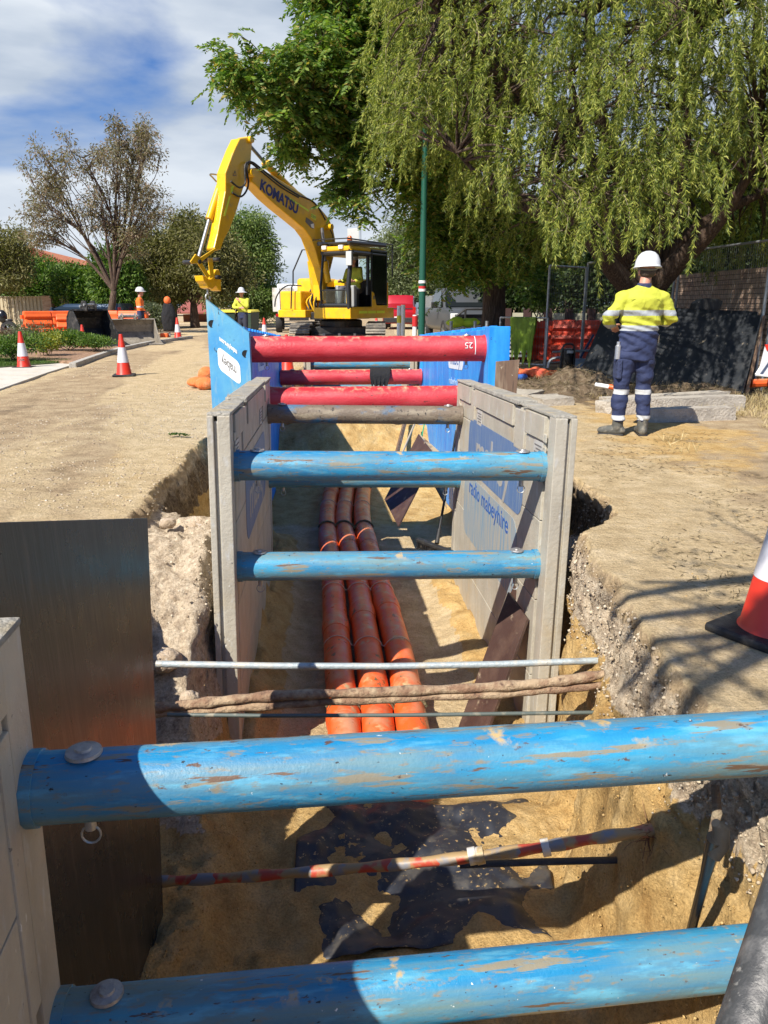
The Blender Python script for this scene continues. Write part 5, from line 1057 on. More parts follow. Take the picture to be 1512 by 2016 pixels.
M_bark = mat('grey_bark', (.17, .13, .10), .95, 0, [((.28, .24, .2), 9, .5, .65, (3, 3, .5)), ((.06, .045, .035), 14, .5, .62, (4, 4, .4))], (16, .5, (3, 3, .5)))
M_barkd = mat('dark_brown_bark', (.085, .052, .034), .95, 0, [((.18, .13, .095), 9, .5, .66, (4, 4, .4)), ((.03, .02, .014), 12, .5, .62, (5, 5, .3))], (14, .6, (4, 4, .4)))
def rand_dir(n): v = RNG.normal(size=(n, 3)); return v / np.linalg.norm(v, axis=1, keepdims=True)
def bush(label, c, r, n, lm, L, W, name='shrub', cat='shrub', group=None, stems=6, up=.4, lobes=5, wood=None, shell=.5):
    c = Vector(c); T = thing(name, label, cat, tuple(c), group=group)
    b = MB(); lc = []
    for i in range(lobes):
        a = 2 * math.pi * i / lobes + random.random(); k = random.uniform(.25, .55) if lobes > 1 else 0
        lc.append((c.x + r[0] * k * math.cos(a), c.y + r[1] * k * math.sin(a), c.z + r[2] * random.uniform(.75, 1.25)))
    for i in range(stems):
        e = Vector(lc[i % lobes]) + Vector((random.gauss(0, r[0] * .15), random.gauss(0, r[1] * .15), 0)); s0 = c + Vector((random.gauss(0, .04), random.gauss(0, .04), 0))
        b.tube(path([s0, s0.lerp(e, .5) + Vector((random.gauss(0, r[0] * .08), 0, 0)), e], 6), [max(.008, r[2] * .02 * (1 - k / 6.5)) for k in range(6)], 5, caps=False)
    build(b, 'stems', wood or M_barkd, T, world=True)
    lc = np.array(lc); k = RNG.integers(0, len(lc), n); d = rand_dir(n); q = RNG.uniform(0, 1, n)[:, None] ** shell
    rr = np.array(r) * (.62 if lobes > 1 else 1.0); wob = 1 + .35 * fbm(d[:, 0] * 2 + k * 3, d[:, 1] * 2, d[:, 2] * 2, s=90)[:, None]
    p_ = lc[k] + d * q * rr * wob; ok = p_[:, 2] > c.z + .01
    dd = d + RNG.normal(size=(n, 3)) * .7; dd[:, 2] += up
    leaves('foliage', p_[ok], dd[ok], L * RNG.uniform(.6, 1.3, ok.sum()), W * RNG.uniform(.6, 1.3, ok.sum()), lm, T); return T
def tree(label, base, lobes, nleaf, lm, L, W, trunk=.2, wood=None, name='tree', group=None, cat='tree', twigs=60, fork=.35, clump=.25, droop=0, lean=(0, 0), ratio=.55, wob=1.0, thin=1.0):
    """lobes: list of (centre, radii). Limbs run from the trunk to each lobe, branchlets end in leaf clumps"""
    base = Vector(base); wood = wood or M_bark; T = thing(name, label, cat, tuple(base), group=group); b = MB()
    top = Vector((0, 0, 0)); tot = 0
    for c, r in lobes: top += Vector(c)
    top /= len(lobes); fk = base.lerp(Vector((top.x, top.y, base.z + (top.z - base.z))), fork) + Vector((lean[0], lean[1], 0))
    tp = path([base - Vector((0, 0, .1)), base.lerp(fk, .5) + Vector((random.gauss(0, .06), 0, 0)), fk], 8); b.tube(tp, [trunk * (1.25 - .55 * i / 7) for i in range(8)], 12)
    tips = []
    for c, r in lobes:
        c = Vector(c); mid = fk.lerp(c, .5) + Vector((random.gauss(0, .12), random.gauss(0, .12), .12)) * (c - fk).length * .4; lp_ = path([fk, mid, c], 10); r0 = trunk * ratio
        b.tube(lp_, [max(.012, r0 * (1 - .75 * i / 9)) for i in range(10)], 8, caps=False)
        nt_ = max(3, int(twigs * (r[0] * r[2]) ** .5))
        for i in range(nt_):
            s0 = lp_[random.randint(3, 9)]; d = Vector(rand_dir(1)[0]); q = random.uniform(.45, 1.0); e = c + Vector((d.x * r[0], d.y * r[1], d.z * r[2])) * q
            m_ = s0.lerp(e, .5) + Vector(rand_dir(1)[0]) * (e - s0).length * .14 * wob
            bp2 = path([s0, m_, e], 7); b.tube(bp2, [max(.005, r0 * .28 * thin * (1 - .85 * k / 6)) for k in range(7)], 5, caps=False); tips += [(bp2[4], .5), (bp2[5], .8), (e, 1.0)]
            for k in range(2):
                e2 = e + Vector(rand_dir(1)[0]) * random.uniform(.15, .45) * r[0] * .6; b.tube([bp2[4], bp2[4].lerp(e2, .6) + Vector(rand_dir(1)[0]) * .05, e2], [.010 * thin, .007 * thin, .004 * thin], 4, caps=False); tips.append((e2, 1))
    build(b, 'trunk', wood, T, smooth='all', world=True)
    tp_ = np.array([t[0][:] for t in tips]); k = RNG.integers(0, len(tp_), nleaf); d = rand_dir(nleaf); p_ = tp_[k] + d * (RNG.uniform(0, 1, nleaf) ** .6)[:, None] * clump * np.array([1, 1, .7])
    dd = d + RNG.normal(size=(nleaf, 3)) * .6; dd[:, 2] -= droop
    leaves('crown', p_, dd, L * RNG.uniform(.6, 1.3, nleaf), W * RNG.uniform(.6, 1.3, nleaf), lm, T); return T
# lawn blades and garden plants
def blades(name, pts, h, w_, lm, lean=.35):
    n = len(pts); d = np.stack([RNG.normal(0, lean, n), RNG.normal(0, lean, n), np.ones(n)], -1); o = leaves(name, pts, d, h * RNG.uniform(.5, 1.3, n), w_, lm); return o
def inpoly(pts, poly):
    x_, y_ = pts[:, 0], pts[:, 1]; c = np.zeros(len(pts), bool); k = len(poly)
    for i in range(k):
        a, b_ = poly[i], poly[(i + 1) % k]; t = ((a.y > y_) != (b_.y > y_)) & (x_ < (b_.x - a.x) * (y_ - a.y) / (b_.y - a.y + 1e-9) + a.x); c ^= t
    return c
xs = [p.x for p in lp]; ys = [p.y for p in lp]
q = np.stack([RNG.uniform(max(min(xs), -16), max(xs), 40000), RNG.uniform(min(ys), max(ys), 40000), np.full(40000, .055)], -1); q = q[inpoly(q, lp)]
lm_grass = leafmat('lawn_grass', G((.05, .10, .015), (.09, .16, .03), (.16, .22, .06)))
o = blades('grass', q, .05, .012, lm_grass); o['kind'] = 'stuff'
bush('low dark green shrub at the far left of the garden bed', (P(25, 708, z=.1).x, P(25, 708, z=.1).y, .08), (.75, .7, .36), 3500, lm_bright, .07, .03)
for (px, py, rx, rz_, lm_, lab, n) in [(95, 700, .45, .30, leafmat('yellow_green_leaves', G((.12, .16, .02), (.24, .26, .03), (.40, .36, .05))), 'small yellow green shrub behind the lettered cone', 1800), (135, 690, 1.0, .30, lm_bright, 'long low green shrub in front of the black bucket', 5000), (188, 692, .5, .22, lm_bright, 'short green groundcover shrub by the kerb', 1800),
        (60, 684, .7, .42, lm_grey, 'spiky grey green plant behind the lettered cone', 1500), (112, 676, .35, .25, lm_dark, 'small dark plant at the foot of the orange barrier', 900), (20, 672, .9, .25, lm_redbrown, 'straggly brown plant in the garden bed by the motorcycle', 1200)]:
    p = P(px, py, z=.09); bush(lab, (p.x, p.y, .08), (rx, .5, rz_), n, lm_, .07, .03, up=.6)
# ---------------------------------------------------------------- buckets, barriers, bins
def bucket(label, loc, rz, W_, H_, Dp, m, teeth=True, sc=1):
    T = thing('digging_bucket', label, 'excavator bucket', loc, rz, group='spare excavator buckets', scale=sc)
    # side profile in (y,z): open mouth towards -y
    prof = [(-.62, .02), (-.30, .0), (.05, .02), (.38, .16), (.54, .45), (.50, .75), (.38, .90), (.22, .95)]
    prof = [(y_ * Dp, z_ * H_) for y_, z_ in prof]; b = MB()
    n = len(prof); t_ = .03
    inner = [(y_ * .93 - .01, z_ * .93 + .03) for y_, z_ in prof]
    for i in range(n - 1): 
        a, c, d, e = prof[i], prof[i + 1], inner[i + 1], inner[i]; b.prism([(-W_ / 2, a[0], a[1]), (-W_ / 2, c[0], c[1]), (-W_ / 2, d[0], d[1]), (-W_ / 2, e[0], e[1])], (W_, 0, 0))
    build(b, 'shell', m, T, smooth=False)
    for s_ in (-1, 1):
        x0 = s_ * W_ / 2; o = build(MB().prism([(x0, y_, z_) for y_, z_ in prof + [(.06 * Dp, .66 * H_), (-.10 * Dp, .36 * H_), (-.34 * Dp, .14 * H_)]], (-s_ * .03, 0, 0)), 'side_plate', m, T, bevel=.006)
        o2 = build(MB().prism([(s_ * W_ * .14, y_ * Dp, z_ * H_) for y_, z_ in ((.16, .90), (.46, .80), (.44, 1.00), (.34, 1.16), (.20, 1.16), (.12, 1.02))], (-s_ * .04, 0, 0)), 'mounting_ear', m, T, bevel=.008)
    for y_, z_ in ((.20, 1.06), (.38, 1.02)): build(MB().tube([(-W_ * .18, y_ * Dp, z_ * H_), (W_ * .18, y_ * Dp, z_ * H_)], .035, 12), 'mounting_pin', M_galv, T, smooth=True)
    if teeth:
        build(MB().box((0, -.50 * Dp, .02 * H_), (W_, .10, .035)), 'cutting_edge', m, T, bevel=.006)
        for i in range(14):
            x_ = -W_ / 2 + (i + .5) * W_ / 14; b = MB(); b.add([(x_ - .03, -.50 * Dp, 0), (x_ + .03, -.50 * Dp, 0), (x_ + .018, -.50 * Dp - .10, .005), (x_ - .018, -.50 * Dp - .10, .005), (x_ - .03, -.50 * Dp, .045), (x_ + .03, -.50 * Dp, .045)], [(0, 1, 2, 3), (4, 5, 2, 3), (0, 3, 4), (1, 2, 5), (0, 1, 5, 4)]); build(b, 'tooth', m, T)
    else: build(MB().box((0, -.50 * Dp, .02 * H_), (W_, .14, .04)), 'cutting_edge', m, T, bevel=.006)
    return T
M_bkblk = mat('black_bucket_steel', (.022, .022, .022), .5, .2, [((.10, .09, .08), 5, .5, .7), ((.2, .18, .15), 18, .6, .7)], (14, .04)); M_bkgry = mat('worn_bucket_steel', (.25, .22, .18), .6, .3, [((.38, .34, .28), 5, .45, .7), ((.12, .10, .08), 12, .55, .7), ((.42, .33, .22), 20, .6, .7)], (16, .05))
p = P(180, 687, z=.02); bucket('black batter bucket resting on the garden bed behind a faded cone', (p.x, p.y + .6, .07), R(52), 1.15, 1.12, 1.25, M_bkblk, False)
p = P(250, 680, z=.0); bucket('wide grey toothed bucket lying open on the verge next to the black one', (p.x, p.y + .6, .0), R(30), 1.65, .86, 1.15, M_bkgry, True)
M_bar = mat('orange_barrier_plastic', (.80, .13, .02), .5, 0, [((.65, .09, .02), 2, .5, .7)]); M_barred = mat('red_barrier_plastic', (.70, .06, .02), .5, 0, [((.55, .05, .02), 2, .5, .7)])
def barrier(label, loc, rz, m, L_=2.0, group=None, sc=1):
    T = thing('water_filled_barrier', label, 'road barrier', loc, rz, group=group, scale=sc)
    prof = [(.26, 0), (.26, .12), (.20, .20), (.26, .28), (.24, .36), (.15, .44), (.24, .52), (.20, .60), (.12, .68), (.19, .76), (.15, .84), (.13, .92), (.10, .94)]
    poly = [(0, y_, z_) for y_, z_ in prof] + [(0, -y_, z_) for y_, z_ in prof[::-1]]
    b = MB()
    for k in range(3): x0 = -L_ / 2 + k * L_ / 3; b.prism([(x0 + .02, p_[1], p_[2]) for p_ in poly], (L_ / 3 - .04, 0, 0))
    b.prism([(-L_ / 2, p_[1] * .8, p_[2] * .97) for p_ in poly], (L_, 0, 0)); build(b, 'hollow_body', m, T, bevel=.012)
    for s_ in (-1, 1):
        for z_ in (.15, .45, .75): build(MB().tube([(s_ * (L_ / 2 + .05), 0, z_ - .06), (s_ * (L_ / 2 + .05), 0, z_ + .06)], .055, 12), 'hinge_lug', m, T)
    return T
g_ = 'orange plastic road barriers on the left verge'
p = P(130, 664, D=29); barrier('orange water filled barrier nearest the motorcycle, end pointing at the road', (p.x, 29.0, .02), R(38), M_bar, 2.6, g_, 1.08)
p = P(215, 664, D=30.4); barrier('orange water filled barrier between the two spare buckets and the worker', (p.x, 30.4, .02), R(-6), M_bar, 2.8, g_, 1.08)
p = P(258, 664, D=30.8); barrier('orange water filled barrier behind the grey bucket beside the orange worker', (p.x, 30.6, .02), R(-6), M_bar, 1.4, g_, 1.05)
p = P(140, 668, D=25.0); barrier('orange barrier half hidden behind the black bucket', (p.x, 26.6, .02), R(20), M_bar, 2.0, g_, 1.0)
def bin_(label, loc, rz, lid):
    T = thing('wheelie_bin', label, 'wheelie bin', loc, rz, group='wheelie bins'); b = MB(); a = [(-.24, -.27), (.24, -.27), (.24, .27), (-.24, .27)]
    b.add([(x_, y_, .08) for x_, y_ in a] + [(x_ * 1.2, y_ * 1.2, .98) for x_, y_ in a], [(0, 1, 2, 3), (4, 5, 6, 7)] + [(i, (i + 1) % 4, 4 + (i + 1) % 4, 4 + i) for i in range(4)]); build(b, 'bin_body', mat('dark_green_bin', (.03, .055, .035), .5), T, bevel=.03)
    build(MB().add([(-.31, -.36, .98), (.31, -.36, .98), (.31, .34, 1.0), (-.31, .34, 1.0), (-.27, -.3, 1.05), (.27, -.3, 1.05), (.27, .3, 1.08), (-.27, .3, 1.08)], [(0, 1, 2, 3), (4, 5, 6, 7), (0, 1, 5, 4), (1, 2, 6, 5), (2, 3, 7, 6), (3, 0, 4, 7)]), 'lid', lid, T, bevel=.01)
    for s_ in (-1, 1): build(MB().tube([(s_ * .25, .28, .1), (s_ * .31, .28, .1)], .1, 14), 'wheel', M_black, T)
    build(MB().tube([(-.25, .36, .95), (.25, .36, .95)], .018, 8), 'handle', M_black, T)
M_lidy = mat('yellow_bin_lid', (.75, .62, .05), .5)
p = P(448, 640, D=29.5); bin_('yellow lidded wheelie bin left of the worker in the brimmed hard hat', (p.x, 29.5, 0), R(15), M_lidy)
p = P(492, 640, D=29.5); bin_('yellow lidded wheelie bin right of the worker in the brimmed hard hat', (p.x, 29.3, 0), R(-20), M_lidy)
# black jacket and orange hat hung on a post
p = P(334, 655, D=31); T = thing('hanging_jacket', 'black jacket hung on a short post with an orange top, beside the far left cone', 'jacket', (p.x, 31, 0))
b = MB(); b.tube([(0, 0, .25), (0, 0, .5), (.02, 0, .9), (0, 0, 1.25), (0, 0, 1.4)], [.22, .27, .30, .20, .08], 18, flat=.6)
blob('cloth', b, .03, M_blackcloth, T, 3, disp=lambda x_, y_, z_: .05 * fbm(x_ * 6, y_ * 6, z_ * 3, s=5)); b = MB(); b.ell((0, 0, 1.42), (.14, .13, .16)); build(b, 'hat', mat('orange_cloth', (.8, .15, .03), .7), T, smooth='all')
build(MB().tube([(0, 0, 0), (0, 0, .5)], .04, 8), 'post', M_galv, T); build(MB().box((-.2, -.05, .08), (.3, .25, .16)), 'foot_block', M_bar, T, bevel=.03)
# orange bags on the road beside the blue plate
for i, (px, py, D_, lab, s3) in enumerate([(393, 722, 11.9, 'orange sandbag lying flat on the road left of the blue plate', (.22, .15, .09)), (404, 706, 12.3, 'orange sandbag stacked behind the flat one', (.14, .14, .14)), (402, 726, 11.6, 'orange sandbag closest to the blue plate', (.16, .14, .10))]):
    pp_ = P(px, py, D=D_); b = MB(); b.ell((0, 0, s3[2] * .9), s3); b.ell((s3[0] * .7, .02, s3[2] * .8), (s3[0] * .5, s3[1] * .7, s3[2] * .7))
    T = blob('sandbag', b, .02, mat('orange_woven_bag', (.80, .20, .05), .8, 0, [((.6, .3, .12), 9, .5, .7)], (40, .2)), None, 3, disp=lambda x_, y_, z_: .018 * fbm(x_ * 9, y_ * 9, z_ * 9, s=i)); T.location = (pp_.x, D_, 0 if i != 1 else .03); tag(T, lab, 'sandbag', 'orange sandbags')
# fallen leaf on the road
pl_ = P(352, 859, z=.01); n = 130; a = RNG.uniform(0, 1, n); pos = np.stack([pl_.x - .10 + .20 * a, pl_.y + .02 * np.sin(a * 5) + RNG.normal(0, .006, n), np.full(n, .02) + RNG.uniform(0, .015, n)], -1); dd = np.stack([RNG.normal(.3, .4, n), RNG.choice([-1, 1], n) * 1.0, RNG.uniform(0, .3, n)], -1)
o = leaves('fallen_sprig', pos, dd, .035, .014, lm_bright); tag(o, 'green leafy sprig lying on the sandy road near the trench edge', 'leaf sprig')
# ---------------------------------------------------------------- motorcycle at the left edge
p = P(8, 656, D=30.0); T = thing('motorcycle', 'black motorcycle parked at the left edge on the footpath in front of the fence', 'motorcycle', (p.x - .1, 30.0, .02), R(0), scale=1.0)
M_tyre = mat('tyre_rubber', (.02, .02, .021), .8)
def wheel(par, c, r_, w_, ax='X', rim=None, nm='wheel', spokes=6):
    Mx = Matrix.Rotation(R(90), 3, 'Y') if ax == 'X' else Matrix.Rotation(R(90), 3, 'X')
    W_ = build(MB().lathe([(r_ * .66, -w_ / 2), (r_ * .93, -w_ / 2), (r_, -w_ * .3), (r_, w_ * .3), (r_ * .93, w_ / 2), (r_ * .66, w_ / 2), (r_ * .62, 0), (r_ * .66, -w_ / 2)], c, Mx, 28), nm, M_tyre, par, smooth=True)
    b = MB().lathe([(r_ * .58, -w_ * .40), (r_ * .67, -w_ * .44), (r_ * .67, w_ * .44), (r_ * .58, w_ * .40), (r_ * .58, -w_ * .40)], c, Mx, 28); b.lathe([(.001, -w_ * .42), (r_ * .16, -w_ * .42), (r_ * .16, w_ * .42), (.001, w_ * .42)], c, Mx, 14)
    for i in range(spokes):
        t = 2 * math.pi * i / spokes; e = Mx @ Vector((math.cos(t), math.sin(t), 0)); b.tube([Vector(c) + e * r_ * .1, Vector(c) + e * r_ * .62], r_ * .05, 5)
    build(b, 'rim', rim or M_galv, W_, smooth=True); return W_
for x_ in (.32, -1.05): wheel(T, (x_, 0, .32), .32, .13, 'Y', mat('dark_rim', (.2, .2, .21), .4, .8))
b = MB(); b.tube([(.32, 0, .32), (.05, 0, .95)], .03, 8); build(b, 'fork', M_galv, T, smooth=True)
b = MB(); b.ell((-.15, 0, .80), (.30, .15, .16)); b.ell((.12, 0, .80), (.18, .16, .25)); b.ell((-.35, 0, .45), (.28, .14, .2)); build(b, 'fairing', M_blackgloss, T, smooth='all')
b = MB(); b.tube([(-.35, 0, .82), (-.8, 0, .86), (-1.1, 0, 1.0)], [.13, .12, .05], 12, flat=.5); build(b, 'seat', M_black, T, smooth='all'); build(MB().tube([(.03, -.33, 1.0), (.05, 0, .98), (.03, .33, 1.0)], .018, 8), 'handlebar', M_black, T, smooth=True)
build(MB().tube([(-.7, .1, .4), (-1.2, .14, .55)], .05, 10), 'exhaust', M_galv, T, smooth=True); build(MB().ell((.30, 0, .66), (.22, .08, .05)), 'front_mudguard', M_blackgloss, T, smooth='all')
# ---------------------------------------------------------------- left background: fence, house
M_fence = mat('cream_steel_fence', (.48, .40, .26), .6, 0, [((.40, .33, .22), 2, .5, .7)])
T = thing('steel_fence', 'cream corrugated steel fence behind the motorcycle and the orange barriers', 'fence', (-20, 42, 0))
def ribbed(x0, x1, y_, z0, z1, m, par, nm, pitch=.2):
    b = MB(); n = int((x1 - x0) / pitch)
    pts = []
    for i in range(n): xx = x0 + i * pitch; pts += [(xx, 0), (xx + pitch * .4, 0), (xx + pitch * .5, .04), (xx + pitch * .9, .04)]
    vs_ = [(a, y_ + c, z0) for a, c in pts] + [(a, y_ + c, z1) for a, c in pts]; k = len(pts); b.add(vs_, [(i, i + 1, k + i + 1, k + i) for i in range(k - 1)]); o = build(b, nm, m, par, world=True); md = o.modifiers.new('t', 'SOLIDIFY'); md.thickness = .01; return o
x0, x1 = P(-60, 620, D=42).x, P(106, 620, D=42).x
ribbed(x0, x1, 42, 0, 1.68, M_fence, T, 'fence_panel')
for i in range(4): xx = x1 - i * 2.35; wpart(MB().bx(xx - .03, xx + .03, 41.95, 42.06, 0, 1.70), 'post', mat('fence_post', (.30, .25, .17), .6), T)
wpart(MB().bx(x0, x1, 41.96, 42.05, 1.66, 1.70), 'top_rail', M_fence, T)
M_brickl = mat('pale_brick', (.50, .34, .22), .9, 0, [((.38, .22, .13), 3, .45, .6, (1, 1, 4)), ((.6, .46, .32), 9, .58, .68)])
for px, lab in ((96, 'pale brick gate pier left of the white letterbox gate'), (130, 'pale brick gate pier right of the gate')):
    pp_ = P(px, 600, D=41.6); b = MB()
    for k in range(20): b.box((pp_.x, 41.6, .045 + k * .086), (.46, .46, .078))
    b.box((pp_.x, 41.6, .86), (.44, .44, 1.70)); o = build(b, 'brick_pier', M_brickl); tag(o, lab, 'brick pier')
# house with terracotta roof
T = thing('house', 'house with orange terracotta tiled roof behind the left hedge', 'house', (-24, 55, 0))
M_tile = mat('terracotta_tiles', (.50, .17, .075), .8, 0, [((.36, .11, .05), 4, .45, .6, (1, 1, 1)), ((.62, .27, .13), 10, .56, .66)], (9, .4, (5, 1, 5)))
e1 = P(152, 520, D=52); rz0 = e1.z; rx1 = e1.x; ap = P(62, 490, D=56)
b = MB(); b.add([(rx1, 50, rz0), (rx1, 62, rz0), (-50, 62, rz0), (-50, 50, rz0), (ap.x, 56, ap.z + .1), (-50, 56, ap.z + .1)], [(0, 1, 4), (0, 4, 5, 3), (1, 2, 5, 4), (0, 3, 2, 1)])
rf = wpart(b, 'roof', M_tile, T)
b = MB()
for i in range(90): x_ = -48 + i * (rx1 + 48) / 90; zt = ap.z + .1 if x_ < ap.x else rz0 + (ap.z + .1 - rz0) * (rx1 - x_) / (rx1 - ap.x); yt = 56 if x_ < ap.x else 50 + 6 * (rx1 - x_) / (rx1 - ap.x); b.tube([(x_, 50, rz0 + .03), (x_, yt, zt + .05)], .05, 4)
wpart(b, 'tile_courses', M_tile, rf)
wpart(MB().bx(-50, rx1 + .05, 49.85, 49.98, rz0 - .2, rz0 + .03), 'gutter', mat('dark_red_gutter', (.16, .05, .04), .5), T)
M_hw = mat('brown_brick_wall', (.22, .10, .065), .9, 0, [((.15, .07, .05), 3, .4, .6, (1, 1, 4))]); wpart(MB().bx(-50, rx1 - .9, 51, 61, 0, rz0 - .05), 'wall', M_hw, T)
for px in (117,): pp_ = P(px, 560, D=50.4); wpart(MB().bx(pp_.x - .12, pp_.x + .12, 50.3, 50.55, 0, rz0 - .1), 'verandah_post', mat('dark_red_gutter', (.16, .05, .04), .5), T)
pp_ = P(131, 566, D=50.8); wpart(MB().bx(pp_.x - .35, pp_.x + .35, 50.9, 50.96, pp_.z - .35, pp_.z + .35), 'window', M_white, T)
pp_ = P(110, 566, D=50.9); wpart(MB().bx(pp_.x - .3, pp_.x + .3, 50.9, 50.96, pp_.z - .9, pp_.z + .9), 'window', M_glass, T)
T = thing('house', 'low house with a dull red roof behind the hanging black jacket', 'house', (-12, 60, 0))
a, c = P(340, 600, D=60), P(402, 612, D=60); b = MB(); b.add([(a.x + .6, 58, c.z - .2), (c.x + 1, 58, c.z - .2), (c.x - .3, 63, a.z + .6), (a.x + .8, 63, a.z + .6)], [(0, 1, 2, 3)]); o = wpart(b, 'roof', mat('dull_red_roof', (.30, .09, .07), .8), T); o.modifiers.new('t', 'SOLIDIFY').thickness = .1
wpart(MB().bx(a.x + 1, c.x + .5, 59, 66, 0, c.z - .25), 'wall', M_hw, T)
T = thing('steel_fence', 'dark grey steel fence behind the orange worker and the hanging jacket', 'fence', (-16, 46, 0)); x0, x1 = P(150, 620, D=46).x, P(352, 620, D=46).x; ribbed(x0, x1, 46, 0, 1.15, mat('dark_grey_fence', (.10, .105, .11), .6), T, 'fence_panel'); wpart(MB().bx(x0, x1, 45.95, 46.06, 1.14, 1.19), 'top_rail', M_ink, T)
# ---------------------------------------------------------------- vehicles
def loft_body(sections):
    """sections: list of (y, [(x,z)...half profile]) mirrored"""
    b = MB(); rows = []
    for y_, pr in sections: rows.append([(x_, y_, z_) for x_, z_ in pr] + [(-x_, y_, z_) for x_, z_ in pr[::-1]])
    k = len(rows[0]); vs_ = [v for r_ in rows for v in r_]; fs = []
    for i in range(len(rows) - 1):
        for j in range(k - 1): fs.append((i * k + j, i * k + j + 1, (i + 1) * k + j + 1, (i + 1) * k + j))
        fs.append((i * k + k - 1, i * k, (i + 1) * k, (i + 1) * k + k - 1))
    fs.append(tuple(range(k))[::-1]); fs.append(tuple((len(rows) - 1) * k + j for j in range(k))); return b.add(vs_, fs)
def car(label, loc, rz, m, name='parked_car', L_=4.5, W_=1.8, H_=1.68, suv=True, rear=True):
    T = thing(name, label, 'car', loc, rz); w_ = W_ / 2
    lo = lambda s, t: [(w_ * .92 * s, .30), (w_ * s, .42), (w_ * s, .75), (w_ * .97 * s, t), (w_ * .5, t + .02)]
    build(loft_body([(-L_ / 2, lo(.90, .88)), (-L_ / 2 + .12, lo(.97, .98)), (-L_ / 4, lo(1, 1.0)), (L_ / 4, lo(1, 1.0)), (L_ / 2 - .5, lo(.98, .90)), (L_ / 2, lo(.88, .72))]), 'body', m, T, bevel=.03, smooth=True)
    cb = lambda s, t: [(w_ * .93, .98), (w_ * .93 * s, 1.02), (w_ * .80 * s, t), (w_ * .4, t + .03)]
    y0 = -L_ / 2 + .14; build(loft_body([(y0, cb(.96, 1.30)), (y0 + .25, cb(1, H_ - .06)), (L_ / 8, cb(1, H_ - .06)), (L_ / 8 + .25, cb(.99, H_ - .14)), (L_ / 8 + .85, cb(.96, 1.03))]), 'cabin', m, T, bevel=.03, smooth=True)
    build(MB().add([(-w_ * .80, y0 - .015, 1.04), (w_ * .80, y0 - .015, 1.04), (w_ * .68, y0 + .20, H_ - .14), (-w_ * .68, y0 + .20, H_ - .14)], [(0, 1, 2, 3)]), 'rear_window', M_glass, T)
    build(MB().add([(-w_ * .84, L_ / 8 + .86, 1.05), (w_ * .84, L_ / 8 + .86, 1.05), (w_ * .72, L_ / 8 + .27, H_ - .12), (-w_ * .72, L_ / 8 + .27, H_ - .12)], [(0, 1, 2, 3)]), 'windscreen', M_glass, T)
    for s_ in (-1, 1):
        build(MB().prism([(s_ * w_ * .945, y0 + .2, 1.04), (s_ * w_ * .945, L_ / 8 + .7, 1.04), (s_ * w_ * .80, L_ / 8 + .2, H_ - .13), (s_ * w_ * .80, y0 + .3, H_ - .13)], (s_ * .01, 0, 0)), 'side_window', M_glass, T)
        build(MB().box((s_ * w_ * .88, -L_ / 2 + .04, .98), (.16, .10, .34)), 'tail_light', mat('tail_lens', (.45, .01, .01), .2), T, bevel=.02); build(MB().box((s_ * w_ * .75, L_ / 2 - .08, .70), (.34, .16, .14)), 'headlight', mat('lamp_glass', (.75, .75, .72), .15), T, bevel=.03)
        for y_ in (-L_ * .30, L_ * .31): wheel(T, (s_ * (w_ - .12), y_, .34), .34, .22)
        build(MB().box((s_ * (w_ + .08), L_ / 8 + .55, 1.08), (.16, .08, .12)), 'door_mirror', m, T, bevel=.02)
    build(MB().box((0, -L_ / 2 - .01, .48), (W_ * .92, .16, .26)), 'rear_bumper', M_black, T, bevel=.03); build(MB().box((0, -L_ / 2 - .06, .60), (.5, .02, .12)), 'number_plate', M_white, T)
    return T
M_redcar = mat('red_car_paint', (.42, .01, .018), .25, .2, coat=.6); p = P(786, 648, D=43); car('red four wheel drive seen from behind, right of the excavator', (p.x + .1, 43, 0), R(-4), M_redcar, H_=1.78)
p = P(822, 645, D=50); car('pale silver car far down the road right of the green pole', (p.x, 54, 0), R(5), mat('silver_blue_paint', (.30, .36, .42), .3, .5), H_=1.45)
p = P(160, 610, D=37); car('dark blue car behind the orange barriers, only its roof showing', (p.x, 37.5, 0), R(80), mat('dark_blue_paint', (.02, .04, .07), .2, .4, coat=.5), H_=1.35)
# silver utility seen from the front
p = P(897, 665, D=27.5); T = thing('pickup_truck', 'silver utility truck facing the camera under the tree, black bull bar', 'utility truck', (p.x + .1, 27.5, 0), R(188)); M_sil = mat('silver_paint', (.085, .09, .095), .45, .3, coat=.15)
w_ = .93; lo = lambda s, t: [(w_ * .92 * s, .42), (w_ * s, .55), (w_ * s, .95), (w_ * .96 * s, t), (w_ * .5, t + .03)]
build(loft_body([(-2.6, lo(1, 1.15)), (-.6, lo(1, 1.16)), (1.0, lo(1, 1.16)), (2.3, lo(.97, 1.08)), (2.55, lo(.9, .95))]), 'body', M_sil, T, bevel=.03, smooth=True)
cb = lambda s, t: [(w_ * .93, 1.13), (w_ * .93 * s, 1.17), (w_ * .78 * s, t), (w_ * .4, t + .04)]
build(loft_body([(-.75, cb(1, 1.72)), (-.5, cb(1, 1.80)), (.6, cb(1, 1.80)), (1.25, cb(.97, 1.17))]), 'cabin', M_sil, T, bevel=.03, smooth=True)
build(MB().add([(-w_ * .84, 1.27, 1.20), (w_ * .84, 1.27, 1.20), (w_ * .70, .63, 1.78), (-w_ * .70, .63, 1.78)], [(0, 1, 2, 3)]), 'windscreen', mat('windscreen_painted_shade', (.012, .015, .016), .35, spec=.15), T)  # dulled dark copy of the glass, tree reflection put into the material
build(MB().box((0, 2.56, .80), (1.5, .08, .32)), 'grille', M_blackgloss, T, bevel=.02)
b = MB(); b.tube([(-.85, 2.72, .55), (.85, 2.72, .55)], .09, 10); build(b, 'bumper_bar', M_black, T, smooth=True)
